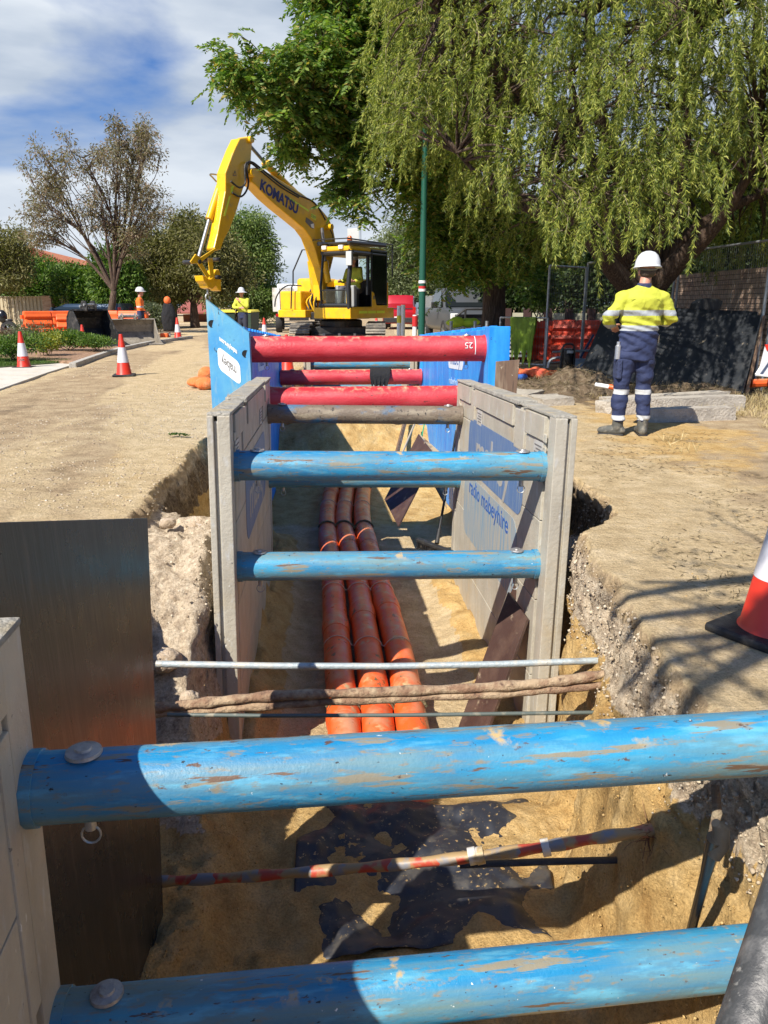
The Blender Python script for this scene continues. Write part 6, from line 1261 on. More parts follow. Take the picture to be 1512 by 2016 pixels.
for xx in (-.45, .45): build(MB().tube([(xx, 2.70, .55), (xx, 2.74, 1.10)], .035, 8), 'bull_bar_upright', M_black, T, smooth=True)
build(MB().tube([(-.75, 2.72, .9), (-.45, 2.74, 1.12), (.45, 2.74, 1.12), (.75, 2.72, .9)], .035, 8), 'bull_bar_hoop', M_black, T, smooth=True)
for s_ in (-1, 1):
    build(MB().box((s_ * .72, 2.50, .90), (.32, .14, .18)), 'headlight', mat('lamp_glass', (.75, .75, .72), .15), T, bevel=.03); build(MB().box((s_ * 1.10, 1.0, 1.25), (.22, .10, .2)), 'door_mirror', M_black, T, bevel=.03)
    build(MB().prism([(s_ * w_ * .945, -.6, 1.19), (s_ * w_ * .945, 1.1, 1.19), (s_ * w_ * .80, .5, 1.74), (s_ * w_ * .80, -.5, 1.74)], (s_ * .012, 0, 0)), 'side_window', M_glass, T)
    for y_ in (-1.6, 1.6): wheel(T, (s_ * .80, y_, .39), .39, .26)
build(MB().box((-.2, .2, 1.87), (.5, .18, .07)), 'light_bar', M_black, T, bevel=.02); build(MB().tube([(.12, .2, 1.84), (.12, .2, 1.96)], .05, 10), 'beacon', mat('amber_beacon', (.8, .35, .02), .3), T, smooth=True)
build(MB().box((0, -1.7, 1.35), (1.7, 1.7, .5)), 'tray', M_galv, T, bevel=.02)
# white tipper behind the excavator
p = P(590, 655, D=38); T = thing('tipper_truck', 'white tray truck with an orange tail plate left of the excavator', 'truck', (p.x, 38, 0), R(6))
b = MB(); b.bx(-1.15, 1.15, -2.2, 2.2, 1.0, 1.95); b.bx(-1.18, 1.18, -2.24, -2.16, .95, 2.0); tb = build(b, 'tray', mat('dirty_white_truck', (.62, .60, .54), .6, 0, [((.35, .3, .22), 3, .5, .65), ((.78, .76, .7), 9, .55, .7)]), T, bevel=.02)
for x_ in (-.9, -.3, .3, .9): build(MB().bx(x_ - .04, x_ + .04, -2.28, -2.22, .95, 2.0), 'tail_rib', M_white, tb)
build(MB().box((-.6, -2.30, 1.55), (.3, .02, .4)), 'warning_plate', mat('orange_plate', (.7, .2, .04), .5), tb); build(MB().bx(-1.1, 1.1, 2.4, 4.2, .6, 2.3), 'cab', M_white, T, bevel=.08); build(MB().bx(-1.0, 1.0, 2.33, 2.37, 1.5, 2.1), 'rear_window', M_glass, T)
build(MB().bx(-.45, .45, -2.1, 4.0, .55, .95), 'chassis', M_black, T)
for s_ in (-1, 1):
    for y_ in (-1.3, 3.2): wheel(T, (s_ * .95, y_, .42), .42, .3)
    build(MB().box((s_ * .9, -2.2, .80), (.3, .06, .12)), 'tail_light', mat('tail_lens', (.45, .01, .01), .2), T)
b = MB(); b.tube([P(543, 600, D=36), P(548, 585, D=36), P(560, 570, D=36), P(575, 566, D=36)], .05, 6); 
pole('poly_hoop', path([P(541, 604, D=34), P(543, 588, D=34), P(552, 572, D=34), P(566, 562, D=34), P(580, 562, D=34)], 14), .03, M_black, 'thin black hoop of pipe rising behind the white truck', 'pipe hoop', 6)
heap('sand_pile', P(590, 668, D=20.5).x, 20.5, 1.2, .9, .55, M_sandheap, 'small pile of yellow sand against the left track of the excavator', 'sand pile', 4)
# ---------------------------------------------------------------- green light pole
M_gpole = mat('green_pole_paint', (.012, .085, .055), .4); base = P(829, 668, D=14.8); T = thing('street_lamp', 'dark green street lamp pole with red and white bands, lamp head hidden in the leaves', 'street lamp', (base.x, 14.8, 0))
top = P(838, 300, D=20.5); tz = P(838, 240, D=14.8).z
wpart(MB().tube([(base.x, 14.8, 0), (base.x + .03, 14.8, tz)], [.07, .05], 16), 'pole', M_gpole, T, smooth=True)
wpart(MB().tube([(base.x + .03, 14.8, tz - .3), (base.x - .1, 14.8, tz), (base.x - .6, 14.75, tz + .06), (P(715, 240, D=14.6).x, 14.6, tz + .03)], .025, 8), 'arm', M_gpole, T, smooth=True)
lh = P(703, 239, D=14.6); wpart(MB().ell((lh.x, 14.6, lh.z), (.18, .10, .045)), 'lamp_head', mat('lamp_shell', (.45, .46, .45), .4), T, smooth='all')
for py, m_ in ((555, M_white), (566, mat('red_band', (.5, .02, .02), .5)), (571, M_white)): zz = P(830, py, D=14.8).z; wpart(MB().tube([(base.x + .01, 14.8, zz - .025), (base.x + .01, 14.8, zz + .025)], .071, 16), 'reflective_band', m_, T, smooth=True)
# white marker posts
for px, y0_, y1_, D_, lab, cap in ((785, 602, 662, 16.5, 'white plastic post left of the pair with a yellow band', 'y'), (793, 600, 662, 17.0, 'taller white post behind the yellow banded one', None), (816, 620, 670, 15.5, 'white post with a red top beside the green pole', 'r')):
    a = P(px, y0_, D=D_); T = thing('marker_post', lab, 'marker post', (a.x, D_, 0)); wpart(MB().tube([(a.x, D_, 0), (a.x + .01, D_, a.z)], .045, 12), 'shaft', M_white, T, smooth=True)
    if cap == 'r': wpart(MB().tube([(a.x + .01, D_, a.z - .22), (a.x + .01, D_, a.z - .02)], .055, 12), 'reflector', mat('red_band', (.5, .02, .02), .5), T)
    if cap == 'y': wpart(MB().tube([(a.x + .01, D_, a.z - .35), (a.x + .01, D_, a.z - .2)], .048, 12), 'reflector', mat('yellow_band', (.75, .65, .04), .5), T)
# ---------------------------------------------------------------- temporary fence panels (right)
def fence_panel(label, a, c, z0, z1, post=.022, mesh=True, dx=.055, dz=.17, feet=True, wr=.0022):
    a = Vector((a[0], a[1], 0)); c = Vector((c[0], c[1], 0)); T = thing('temporary_fence', label, 'fence panel', tuple(a)); d = (c - a); Ln = d.length; d.normalize(); at_ = lambda s, z: a + d * s + Vector((0, 0, z))
    for s in (0, Ln): wpart(MB().tube([at_(s, 0), at_(s, z1)], post, 10), 'upright', M_galv, T, smooth=True)
    for z in (z0, z1): wpart(MB().tube([at_(0, z), at_(Ln, z)], post * .8, 8), 'rail', M_galv, T, smooth=True)
    b = MB(); n = int(Ln / dx)
    for i in range(1, n): b.tube([at_(Ln * i / n, z0), at_(Ln * i / n, z1)], wr, 4, caps=False)
    n = int((z1 - z0) / dz)
    for i in range(1, n): b.tube([at_(0, z0 + (z1 - z0) * i / n), at_(Ln, z0 + (z1 - z0) * i / n)], wr, 4, caps=False)
    wpart(b, 'wire_mesh', mat('mesh_wire', (.16, .165, .16), .5, .5), T)
    return T
A_ = P(1505, 600, D=11.4); B_ = P(1330, 600, D=14.0); C_ = P(1152, 600, D=16.6); D2_ = P(1080, 600, D=15.5)
fence_panel('tall wire mesh fence panel in front of the brick wall, right of the willow trunk', (A_.x, 11.4), (B_.x, 14.0), .12, 2.15)
fence_panel('tall wire mesh fence panel behind the worker, left of the willow trunk', (B_.x - .05, 14.05), (C_.x, 16.6), .12, 2.1)
fence_panel('narrow wire mesh gate panel at the left end of the fence line', (C_.x - .05, 16.5), (D2_.x, 15.6), .10, 2.0)
E_ = P(1078, 640, D=15.4); F_ = P(985, 640, D=16.2)
fence_panel('low wire mesh barrier with a green sheet thrown over it', (E_.x, 15.4), (F_.x, 16.2), .08, 1.0)
a = P(1512, 600, D=11.0); fence_panel('wire mesh fence panel running out of the picture on the right', (A_.x + .06, 11.3), (A_.x + 2.2, 9.6), .12, 2.15)
# green sheet and hi-vis jacket
cloth_drape('green_sheet', (P(1030, 640, D=15.75).x, 15.72, .98), ((E_ - F_).x, -.8, 0), .62, .80, .25, .03, mat('lime_fabric', (.22, .34, .03), .85, 0, [((.14, .22, .03), 3, .4, .6)], (9, .3)), 'lime green sheet hanging over the low mesh barrier', 'sheet', 3)
# stack of fence frames / white slats
T = thing('fence_frame_stack', 'stack of white slatted frames lying behind the blue panel, in front of the truck', 'stack of frames', (P(950, 670, D=17.5).x, 17.5, 0))
xa, xb = P(888, 660, D=17.5).x, P(1035, 660, D=17.5).x
for k in range(7): wpart(MB().bx(xa, xb, 17.2, 17.9, .12 + k * .095, .17 + k * .095), 'slat', M_white if k % 1 == 0 else M_galv, T, bevel=.01)
for px in (888, 935, 958): xx = P(px, 650, D=17.1).x; wpart(MB().tube([(xx, 17.12, 0), (xx, 17.12, P(px, 632, D=17.1).z)], .035, 8), 'stake', M_galv, T, smooth=True)
b = MB(); c = P(913, 636, D=17.5)
for k in range(7): b.ell((c.x + random.uniform(-.25, .25), 17.5 + random.uniform(-.1, .1), .86 + random.uniform(-.02, .08)), (.17, .14, .09))
o = blob('jacket', b, .025, mat('lime_jacket', (.50, .62, .03), .8), None, 2, disp=lambda x_, y_, z_: .04 * fbm(x_ * 7, y_ * 7, z_ * 7, s=4)); tag(o, 'crumpled fluorescent yellow green jacket lying on the stack of white frames', 'jacket')
# red barriers
g_ = 'red plastic barriers behind the mesh fence'
p = P(1085, 700, D=18.2); barrier('red plastic barrier behind the narrow gate panel', (p.x, 18.2, 0), R(-14), M_barred, 2.0, g_, .95)
p = P(1150, 700, D=17.3); barrier('red plastic barrier next to the leaning black sheet', (p.x + .1, 17.5, 0), R(-20), M_barred, 1.6, g_, .98)
p = P(1040, 650, D=19); barrier('red plastic barrier behind the lime green sheet', (p.x + .35, 19.2, 0), R(-8), M_barred, 1.5, g_, .9)
# rear cream fence and dark posts
T = thing('panel_fence', 'low pale panel fence with dark posts behind the red barriers', 'fence', (P(985, 610, D=24).x, 24, 0)); xa, xb = P(1000, 600, D=24).x, P(1260, 600, D=21).x
for i in range(6): u0, u1 = i / 6, (i + 1) / 6; x_ = xa + (xb - xa) * u0; xe = xa + (xb - xa) * u1; y_ = 24 - 3 * u0; wpart(MB().prism([(x_ + .12, y_, .05), (xe - .12, y_ - .5, .05), (xe - .12, y_ - .5, 1.02), (x_ + .12, y_, 1.02)], (0, .03, 0)), 'fence_panel', mat('pale_olive_panel', (.34, .33, .24), .8), T); wpart(MB().bx(x_ - .1, x_ + .1, y_ - .1, y_ + .1, 0, 1.15), 'post', mat('dark_red_post', (.045, .018, .016), .7), T)
# brick wall
T = thing('brick_wall', 'pale pink brick wall behind the tall mesh fence on the right', 'wall', (P(1325, 600, D=16.8).x, 16.8, 0))
wa, wb_ = P(1322, 600, D=16.8), P(1560, 600, D=12.2); wa = Vector((wa.x, wa.y, 0)); wb_ = Vector((wb_.x, wb_.y, 0)); d = (wb_ - wa).normalized(); n_ = Vector((-d.y, d.x, 0)); Ln = (wb_ - wa).length; b = MB(); MM = Matrix((d, n_, Uz)).transposed()
wpart(MB().box(wa + d * Ln / 2 + n_ * .06 + Uz * .93, (Ln, .10, 1.85), MM), 'mortar', mat('dark_mortar', (.10, .075, .06), .95), T)
nr = 22
for r_ in range(nr):
    L0 = .235; off_ = (r_ % 2) * L0 / 2; k = 0; s = -off_
    while s < Ln:
        s0, s1 = max(s, 0), min(s + L0 - .014, Ln)
        if s1 > s0 + .02: b.box(wa + d * (s0 + s1) / 2 + n_ * .02 + Uz * (.045 + r_ * .0845), (s1 - s0, .05, .0725), MM)
        s += L0
wpart(b, 'brickwork', mat('pink_brick', (.50, .36, .27), .9, 0, [((.40, .27, .2), 4, .45, .6), ((.60, .46, .36), 9, .56, .66)], (30, .2)), T)
# ---------------------------------------------------------------- big black sheet leaning on the fence
TL, TR, BR, BL = P(1196, 612, D=13.6), P(1500, 622, D=11.35), P(1462, 786, D=10.75), P(1138, 746, D=13.2)
BR.z = .03; BL.z = .03
M_blk = mat('black_formply', (.016, .019, .024), .42, 0, [((.06, .06, .06), 3, .55, .75), ((.22, .18, .13), 12, .64, .70), ((.30, .24, .15), 6, .70, .74)], (20, .02), rvar=.1)
board('black_sheet', [BL, BR, TR, TL], .03, M_blk, 'large black form sheet leaning behind the worker, in front of the weeping tree trunk', 'sheet')
off = Vector((.10, .16, 0)); board('black_sheet', [BL + off, BR + off * .5 + Vector((.12, .1, 0)), TR + off + Vector((-.06, .05, .05)), TL + off + Vector((.3, 0, .06))], .02, M_blk, 'second black sheet behind the large one, only its top edge showing', 'sheet')
e0 = P(1503, 620, D=11.2); pole('timber_edge', [P(1466, 790, D=10.6) , P(1505, 622, D=11.25)], .022, M_wood, 'dark timber strip leaning against the right edge of the large black sheet', 'timber strip', 4)
b = MB(); c = P(1396, 600, D=12.5); pts = [P(1367, 611, D=12.5), P(1372, 596, D=12.5), P(1383, 589, D=12.5), P(1398, 587, D=12.5), P(1414, 588, D=12.5), P(1425, 593, D=12.5), P(1421, 602, D=12.5), P(1417, 612, D=12.5)]
b.prism(pts, (0, .25, 0)); o = build(b, 'rubber_tub', M_black, bevel=.03, seg=3); tag(o, 'upturned black rubber tub showing above the large black sheet', 'tub')
# ---------------------------------------------------------------- concrete kerb pieces
def conc(label, a, c, h, w_, rz_=0, seed=0, t0=0):
    a = Vector(a); c = Vector(c); d = (c - a); L_ = d.length; d.normalize(); n_ = Uz.cross(d); MMx = Matrix((d, n_, d.cross(n_))).transposed()
    bm = bmesh.new(); bmesh.ops.create_cube(bm, size=1); bmesh.ops.subdivide_edges(bm, edges=bm.edges, cuts=9, use_grid_fill=True)
    for v in bm.verts:
        p_ = Vector((v.co.x * L_, v.co.y * w_, v.co.z * h)); e = abs(v.co.x) > .49; k = float(fbm(np.array([p_.x * 9 + seed]), np.array([p_.y * 9]), np.array([p_.z * 9]), s=seed)[0])
        p_ += Vector((k * (.06 if e else .004) * (1 if v.co.x > 0 else -1), k * .006, k * .006)); v.co = p_
    me = bpy.data.meshes.new('concrete_kerb_piece'); bm.to_mesh(me); bm.free(); me.transform(MMx.to_4x4()); me.materials.append(M_conc); me.shade_smooth()
    try: me.set_sharp_from_angle(angle=R(35))
    except Exception: pass
    o = bpy.data.objects.new('concrete_kerb_piece', me); COL.objects.link(o); o.location = (a + c) / 2 + Uz * (h / 2 + t0); return tag(o, label, 'concrete kerb piece', 'broken concrete kerb pieces')
g0_ = lambda px, py: (lambda q: Vector((q.x, q.y, gz(q.x, q.y) - .01)))(P(px, py, z=0))
conc('front concrete kerb piece lying across just behind the worker', g0_(1262, 830), g0_(1436, 826), .15, .18, seed=1)
conc('middle concrete kerb piece with a broken right end', g0_(1222, 815), g0_(1456, 808), .19, .2, seed=2)
conc('rear concrete kerb piece at the foot of the black sheet', g0_(1190, 800), g0_(1420, 786), .12, .22, seed=3)
conc('short concrete kerb piece left of the worker boots', g0_(1188, 813), g0_(1232, 806), .15, .2, seed=4)
conc('broken concrete slab piece next to the upright brown board', g0_(1000, 790), g0_(1058, 775), .12, .55, seed=5)
conc('broken concrete slab piece right of the other slab at the sand edge', g0_(1050, 797), g0_(1110, 795), .11, .45, seed=6)
# ---------------------------------------------------------------- root and turf pile
def tuft_pile(label, px, py, rx, ry, h, n=2600, seed=1):
    p = P(px, py, z=0); T = thing('turf_pile', label, 'turf pile', (p.x, p.y, 0)); nn = 40; xs = np.linspace(-1, 1, nn); X_, Y_ = np.meshgrid(xs, xs); rr = np.sqrt(X_ ** 2 + Y_ ** 2)
    Z_ = h * np.clip(1 - rr ** 2, 0, 1) * (1 + .9 * fbm(X_ * 3 + seed, Y_ * 3, s=seed)) + .25 * h * fbm(X_ * 11, Y_ * 11, s=seed + 3) * (rr < .9) - .03
    v = np.stack([X_ * rx + p.x, Y_ * ry + p.y, Z_], -1).reshape(-1, 3); q = np.arange(nn - 1)[:, None] * nn + np.arange(nn - 1)[None]; f = np.stack([q, q + 1, q + nn + 1, q + nn], -1).reshape(-1, 4)
    me = np_mesh('soil', v, f, [M_soil]); o = bpy.data.objects.new('soil', me); COL.objects.link(o); o.parent = T; o.matrix_parent_inverse = WM[T.name].inverted()
    k = RNG.integers(0, len(v), n); sel = v[k]; sel = sel[sel[:, 2] > 0]; d = rand_dir(len(sel)); d[:, 2] *= .5; leaves('dead_grass', sel + np.array([0, 0, .005]), d, .12, .006, leafmat('dead_grass', G((.07, .05, .03), (.16, .12, .07), (.34, .27, .16))) if 'dead_grass' not in bpy.data.materials else bpy.data.materials['dead_grass'], T); return T
tuft_pile('pile of dug up turf and roots behind the slab pieces, left of the worker', 1120, 776, 1.0, .8, .28, 5000, 3); tuft_pile('low mound of turf between the black sheet and the kerb pieces', 1350, 776, 1.4, .35, .14, 3500, 5)
# ---------------------------------------------------------------- equipment by the barriers
c = P(1113, 745, D=14.2); T = thing('water_pump', 'small black engine pump with a curved handle near the orange pipe offcuts', 'pump', (c.x, 14.2, 0))
b = MB(); b.box((c.x, 14.2, .27), (.20, .3, .42)); wpart(b, 'engine', M_blackgloss, T, bevel=.04); wpart(MB().box((c.x + .02, 14.04, .42), (.12, .02, .05)), 'engine_plate', M_galv, T, bevel=.005)
wpart(MB().tube(path([(c.x - .34, 14.2, .12), (c.x - .30, 14.2, .26), (c.x - .15, 14.2, .31), (c.x, 14.2, .30)], 10), .025, 8), 'handle', M_galv, T, smooth=True); wpart(MB().tube(path([(c.x - .12, 14.1, .02), (c.x - .11, 14.1, .48), (c.x, 14.1, .56), (c.x + .11, 14.1, .48), (c.x + .12, 14.1, .02)], 16), .018, 8), 'roll_frame', M_dkyel, T, smooth=True)
c = P(1150, 735, D=14.6); T = thing('wheelbarrow_tray', 'dull metal tray leaning between the pump and the black sheet', 'metal tray', (c.x, 14.6, 0)); wpart(MB().prism([P(1122, 742, D=14.5), P(1160, 745, D=14.4), P(1175, 706, D=14.8), P(1124, 706, D=14.9)], (0, .04, 0)), 'tray', M_galv, T, bevel=.01)
pole('digging_bar', [P(1143, 704, D=14.8), P(1168, 660, D=15.2)], .022, mat('dark_blue_shaft', (.03, .05, .12), .4), 'dark blue tool shaft leaning above the metal tray', 'tool shaft')
pole('steel_rail', [P(1088, 693, D=14.9), P(1162, 690, D=14.9)], .022, M_galv, 'horizontal metal rail in front of the red barriers', 'rail')
T0 = None
pole('conduit_offcut', [P(1018, 738, D=14.0), P(1098, 736, D=14.0)], .07, M_conduit, 'straight orange pipe offcut lying behind the orange netting', 'pipe offcut', 18)
pole('conduit_offcut', [P(1062, 752, D=13.4), P(1106, 748, D=13.6)], .05, M_conduit, 'short orange pipe offcut in front of the pump', 'pipe offcut', 18)
b = MB(); c = P(1048, 750, D=13.4)
for k in range(12): b.ell((c.x + random.uniform(-.32, .25), 13.4 + random.uniform(-.2, .2), .08 + random.uniform(-.03, .06)), (random.uniform(.08, .16), .1, random.uniform(.04, .08)))
o = blob('orange_netting', b, .022, mat('orange_net_cloth', (.75, .16, .06), .85, 0, [((.5, .08, .05), 8, .45, .6)], (30, .3)), None, 2, disp=lambda x_, y_, z_: .035 * fbm(x_ * 9, y_ * 9, z_ * 9, s=9)); tag(o, 'crumpled orange netting heaped on the ground right of the brown board', 'netting')
o = blob('blue_rag', MB().ell((P(1026, 755, D=13.2).x, 13.2, .05), (.12, .1, .06)), .02, mat('blue_rag_cloth', (.02, .10, .40), .8), None, 2, disp=lambda x_, y_, z_: .03 * fbm(x_ * 12, y_ * 12, z_ * 12, s=9)); tag(o, 'small blue rag beside the orange netting', 'rag')
c = P(1200, 765, D=9.9); pole('striped_tube', [P(1172, 757, D=10.2), P(1200, 762, D=10.1), ], .03, M_white, 'white end of a short tube lying in the turf left of the worker knees', 'tube'); pole('orange_tube', [P(1199, 761, D=10.1), P(1218, 765, D=10.05)], .034, M_conduit, 'orange tube end lying left of the worker knees', 'tube')
# folding sign at right edge
T = thing('folding_sign', 'red and white folded road sign standing at the right edge by the fence', 'road sign', (P(1510, 750, D=10.4).x, 10.4, 0)); wpart(MB().prism([P(1492, 740, D=10.3), P(1540, 745, D=10.3), P(1545, 680, D=10.5), P(1507, 680, D=10.5)], (0, .02, 0)), 'panel', mat('grey_white_sign', (.5, .5, .52), .5), T, bevel=.004); wpart(MB().prism([P(1509, 690, D=10.47), P(1545, 690, D=10.47), P(1545, 678, D=10.49), P(1505, 678, D=10.49)], (0, -.02, 0)), 'red_top', M_cone, T); wpart(MB().tube([P(1488, 738, D=10.2), P(1512, 700, D=10.3), P(1530, 660, D=10.4)], .015, 8), 'leg', M_white, T); wpart(MB().tube([P(1488, 738, D=10.2), P(1540, 744, D=10.2)], .015, 8), 'leg', M_white, T)
pole('orange_barrier_foot', [P(1478, 755, D=10.9), P(1545, 752, D=10.9)], .06, M_conduit, 'orange plastic foot under the folded road sign', 'barrier foot', 8)
# dry grass on the right
q = scatter(30000, 2.5, 9, 6.5, 13, lambda x, y, z: z > -.05); k = (fbm(q[:, 0] * 1.2, q[:, 1] * 1.2, s=95) + .35 * ss(4.0, 5.0, q[:, 0]) + .25 * ss(8.2, 9, q[:, 1]) > .32); q = q[k]
o = blades('dry_grass', q, .11, .006, lm_dry, .7); o['kind'] = 'stuff'
q = scatter(9000, 1.4, 5, 2.2, 8, lambda x, y, z: z > -.05); k = fbm(q[:, 0] * 1.7, q[:, 1] * 1.7, s=96) > .05; q = q[k]
d = RNG.normal(size=(len(q), 3)); d[:, 2] = np.abs(d[:, 2]) * .15; o = leaves('litter', q + np.array([0, 0, .004]), d, .045, .005, bpy.data.materials['dead_grass']); o['kind'] = 'stuff'
# ---------------------------------------------------------------- trees, left and far
def Wp(px, py, D): return tuple(P(px, py, D=D))
def lobe(px, py, D, rpx, rpz, depth=None):
    k = D / F * 1.0; return (Wp(px, py, D), (rpx * k, depth or rpx * k, rpz * k))
b0 = P(203, 640, D=34); tree('tall sparse gum tree with bronze leaves and bare branches behind the orange barriers', (b0.x, 34, 0), [lobe(95, 330, 34, 60, 40), lobe(165, 310, 33, 60, 40), lobe(250, 320, 35, 50, 55), lobe(95, 400, 34, 60, 40), lobe(200, 400, 34, 60, 55), lobe(285, 400, 34, 50, 60), lobe(240, 465, 34, 55, 40), lobe(75, 455, 34, 45, 30), lobe(290, 280, 34, 35, 40), lobe(235, 262, 34, 30, 30)],
     22000, leafmat('gum_leaves', G((.14, .12, .07), (.21, .15, .10), (.21, .21, .12), (.34, .22, .16))), .15, .045, .17, M_barkd, twigs=13, fork=.30, clump=.42, droop=.6, ratio=.50, thin=1.2, lean=(.5, 0))
def bigbush(lab, px, py, D, rpx, rpz, n, lm, L, W, lobes=7, name='tree', cat='tree'):
    k = D / F; base = P(px, py, D=D); return bush(lab, (base.x, D, 0), (rpx * k, rpx * k * .8, rpz * k * 1.1), n, lm, L, W, name, cat, None, 8, .0, lobes, M_bark, .4)
bigbush('leafy green shrub behind the cream fence at the far left', 55, 560, 46, 95, 70, 16000, lm_bright, .22, .11, name='shrub', cat='shrub')
b0 = P(-20, 640, D=40); tree('olive green tree cut off by the left edge', (b0.x, 40, 0), [lobe(-20, 500, 40, 70, 60), lobe(25, 480, 40, 45, 50), lobe(5, 540, 40, 60, 45)], 15000, lm_olive, .20, .06, .15, clump=.6, droop=.4, twigs=20)
bigbush('bright green shrub between the house and the bare gum tree', 150, 575, 42, 55, 60, 12000, lm_bright, .20, .10, name='shrub', cat='shrub')
bigbush('green shrub right behind the trunk of the bare gum tree', 235, 560, 41, 55, 90, 14000, lm_bright, .20, .09, name='shrub', cat='shrub')
bigbush('small grey green bush behind the orange worker', 300, 610, 33, 35, 32, 3500, lm_grey, .12, .05, 4, 'shrub', 'shrub')
b0 = P(385, 650, D=44); tree('dense olive tree behind the hanging jacket', (b0.x, 44, 0), [lobe(300, 500, 44, 55, 45), lobe(345, 480, 44, 60, 45), lobe(400, 490, 43, 60, 50), lobe(330, 550, 44, 75, 45), lobe(420, 550, 43, 70, 45), lobe(375, 455, 44, 40, 30), lobe(450, 520, 44, 45, 40)], 52000, lm_olive, .22, .07, .25, M_barkd, clump=.85, droop=.3, twigs=24)
b0 = P(470, 650, D=50); tree('tall light green tree behind the worker in the brimmed hat', (b0.x, 50, 0), [lobe(440, 470, 50, 45, 40), lobe(490, 450, 50, 40, 35), lobe(480, 520, 50, 55, 60), lobe(515, 500, 50, 30, 45), lobe(450, 560, 50, 60, 50), lobe(515, 590, 50, 35, 40)], 42000, leafmat('fresh_leaves', G((.07, .12, .03), (.14, .20, .05), (.24, .29, .09))), .24, .08, .22, M_barkd, clump=.8, droop=.4, twigs=22)
b0 = P(775, 640, D=55); tree('pale feathery tree behind the cab of the excavator', (b0.x, 55, 0), [lobe(765, 520, 55, 40, 70), lobe(800, 480, 55, 45, 60), lobe(790, 570, 55, 45, 40), lobe(840, 540, 55, 40, 60)], 26000, leafmat('pale_leaves', G((.09, .12, .04), (.16, .19, .08), (.24, .26, .13))), .26, .07, .2, M_barkd, clump=.8, droop=.5, twigs=20)
bigbush('low green shrub far down the road left of the white truck', 520, 625, 60, 40, 30, 6000, lm_bright, .25, .1, name='shrub', cat='shrub')
for i, (px, D_, rpx, rpz, lm_, lab) in enumerate([(120, 90, 130, 45, lm_dark, 'far dark tree clump behind the cream fence'), (330, 95, 120, 40, lm_dark, 'far dark tree clump behind the olive tree'), (545, 110, 60, 22, lm_olive, 'far hazy trees behind the white truck'), (700, 110, 70, 30, lm_olive, 'far trees behind the excavator'), (850, 80, 90, 60, lm_dark, 'far dark trees behind the silver utility'), (-150, 70, 150, 90, lm_dark, 'far dark trees beyond the left edge')]):
    bigbush(lab, px, 600, D_, rpx, rpz, 14000, lm_, .5, .25, 7)
# low hills on the horizon
xs = np.linspace(-500, 500, 90); hz_ = 9 + 5 * fbm(xs * .012, xs * 0, s=99); b = MB(); v = [(x_, 620, -2) for x_ in xs] + [(x_, 700, h_) for x_, h_ in zip(xs, hz_)] + [(x_, 800, -2) for x_ in xs]; n = len(xs)
b.add(v, [(i, i + 1, n + i + 1, n + i) for i in range(n - 1)] + [(n + i, n + i + 1, 2 * n + i + 1, 2 * n + i) for i in range(n - 1)]); o = build(b, 'hills', mat('distant_hills', (.10, .14, .17), .95), smooth='all'); o['kind'] = 'structure'
# ---------------------------------------------------------------- feathery-leaved tree over the excavator
def pinnate(label, base, lobes, nfr, trunk, extra=None):
    """compound leaves: each frond is a rachis with leaflet pairs"""
    base = Vector(base); T = thing('tree', label, 'tree', tuple(base)); b = MB(); fk = base + Vector((-.25, -.2, 3.2)); b.tube(path([base - Vector((0, 0, .1)), base + Vector((.03, 0, 1.6)), fk], 9), [trunk * (1.2 - .4 * i / 8) for i in range(9)], 16); tips = []; wts = []
    for (c, r, wt) in lobes:
        c = Vector(c); mid = fk.lerp(c, .5) + Vector((random.gauss(0, .2), random.gauss(0, .2), .4)); lp_ = path([fk, mid, c], 12); r0 = trunk * .42; b.tube(lp_, [max(.018, r0 * (1 - .8 * i / 11)) for i in range(12)], 8, caps=False)
        for i in range(int(9 * wt) + 4):
            s0 = lp_[random.randint(5, 11)]; d = rand_dir(1)[0]; e = c + Vector((d[0] * r[0], d[1] * r[1], d[2] * r[2])) * random.uniform(.55, 1); m_ = s0.lerp(e, .5) + Vector(rand_dir(1)[0]) * (e - s0).length * .2
            bp2 = path([s0, m_, e], 7); b.tube(bp2, [max(.006, .03 * (1 - .85 * k / 6)) for k in range(7)], 5, caps=False); tips += [bp2[4], bp2[5], e, e]
            for k in range(2):
                e2 = e + Vector(rand_dir(1)[0]) * random.uniform(.2, .5); b.tube([bp2[5], bp2[5].lerp(e2, .5) + Vector(rand_dir(1)[0]) * .05, e2], [.010, .008, .005], 4, caps=False); tips += [e2, e2]
    build(b, 'trunk', M_barkd, T, smooth='all', world=True)
    tp_ = np.array([t[:] for t in tips]); n = nfr; k = RNG.integers(0, len(tp_), n); d = rand_dir(n); d[:, 2] = d[:, 2] * .5 - .35; d /= np.linalg.norm(d, axis=1, keepdims=True); p0 = tp_[k] + rand_dir(n) * RNG.uniform(0, .26, n)[:, None]; FL = RNG.uniform(.26, .44, n)
    side = np.cross(d, [0, 0, 1.0]); side /= np.maximum(np.linalg.norm(side, axis=1, keepdims=True), 1e-5); K = 9; pos = []; dr = []; LL = []
    for j in range(K):
        t = (j + 1) / K; base_ = p0 + d * (FL * t)[:, None]; base_[:, 2] -= .10 * FL * t * t * 2
        for s_ in (-1, 1): pos.append(base_); dr.append(side * s_ + d * .6 + RNG.normal(size=(n, 3)) * .18 - np.array([0, 0, .25])); LL.append(FL * (.36 - .18 * abs(t - .45)))
    leaves('crown', np.concatenate(pos), np.concatenate(dr), np.concatenate(LL), np.concatenate(LL) * .36, lm_pinn, T); return T
def plobe(px, py, D, rpx, rpz, w_, depth=None): k = D / F; return (Wp(px, py, D), (rpx * k, depth or rpx * k * 1.2, rpz * k), w_)
b0 = P(968, 640, D=19)
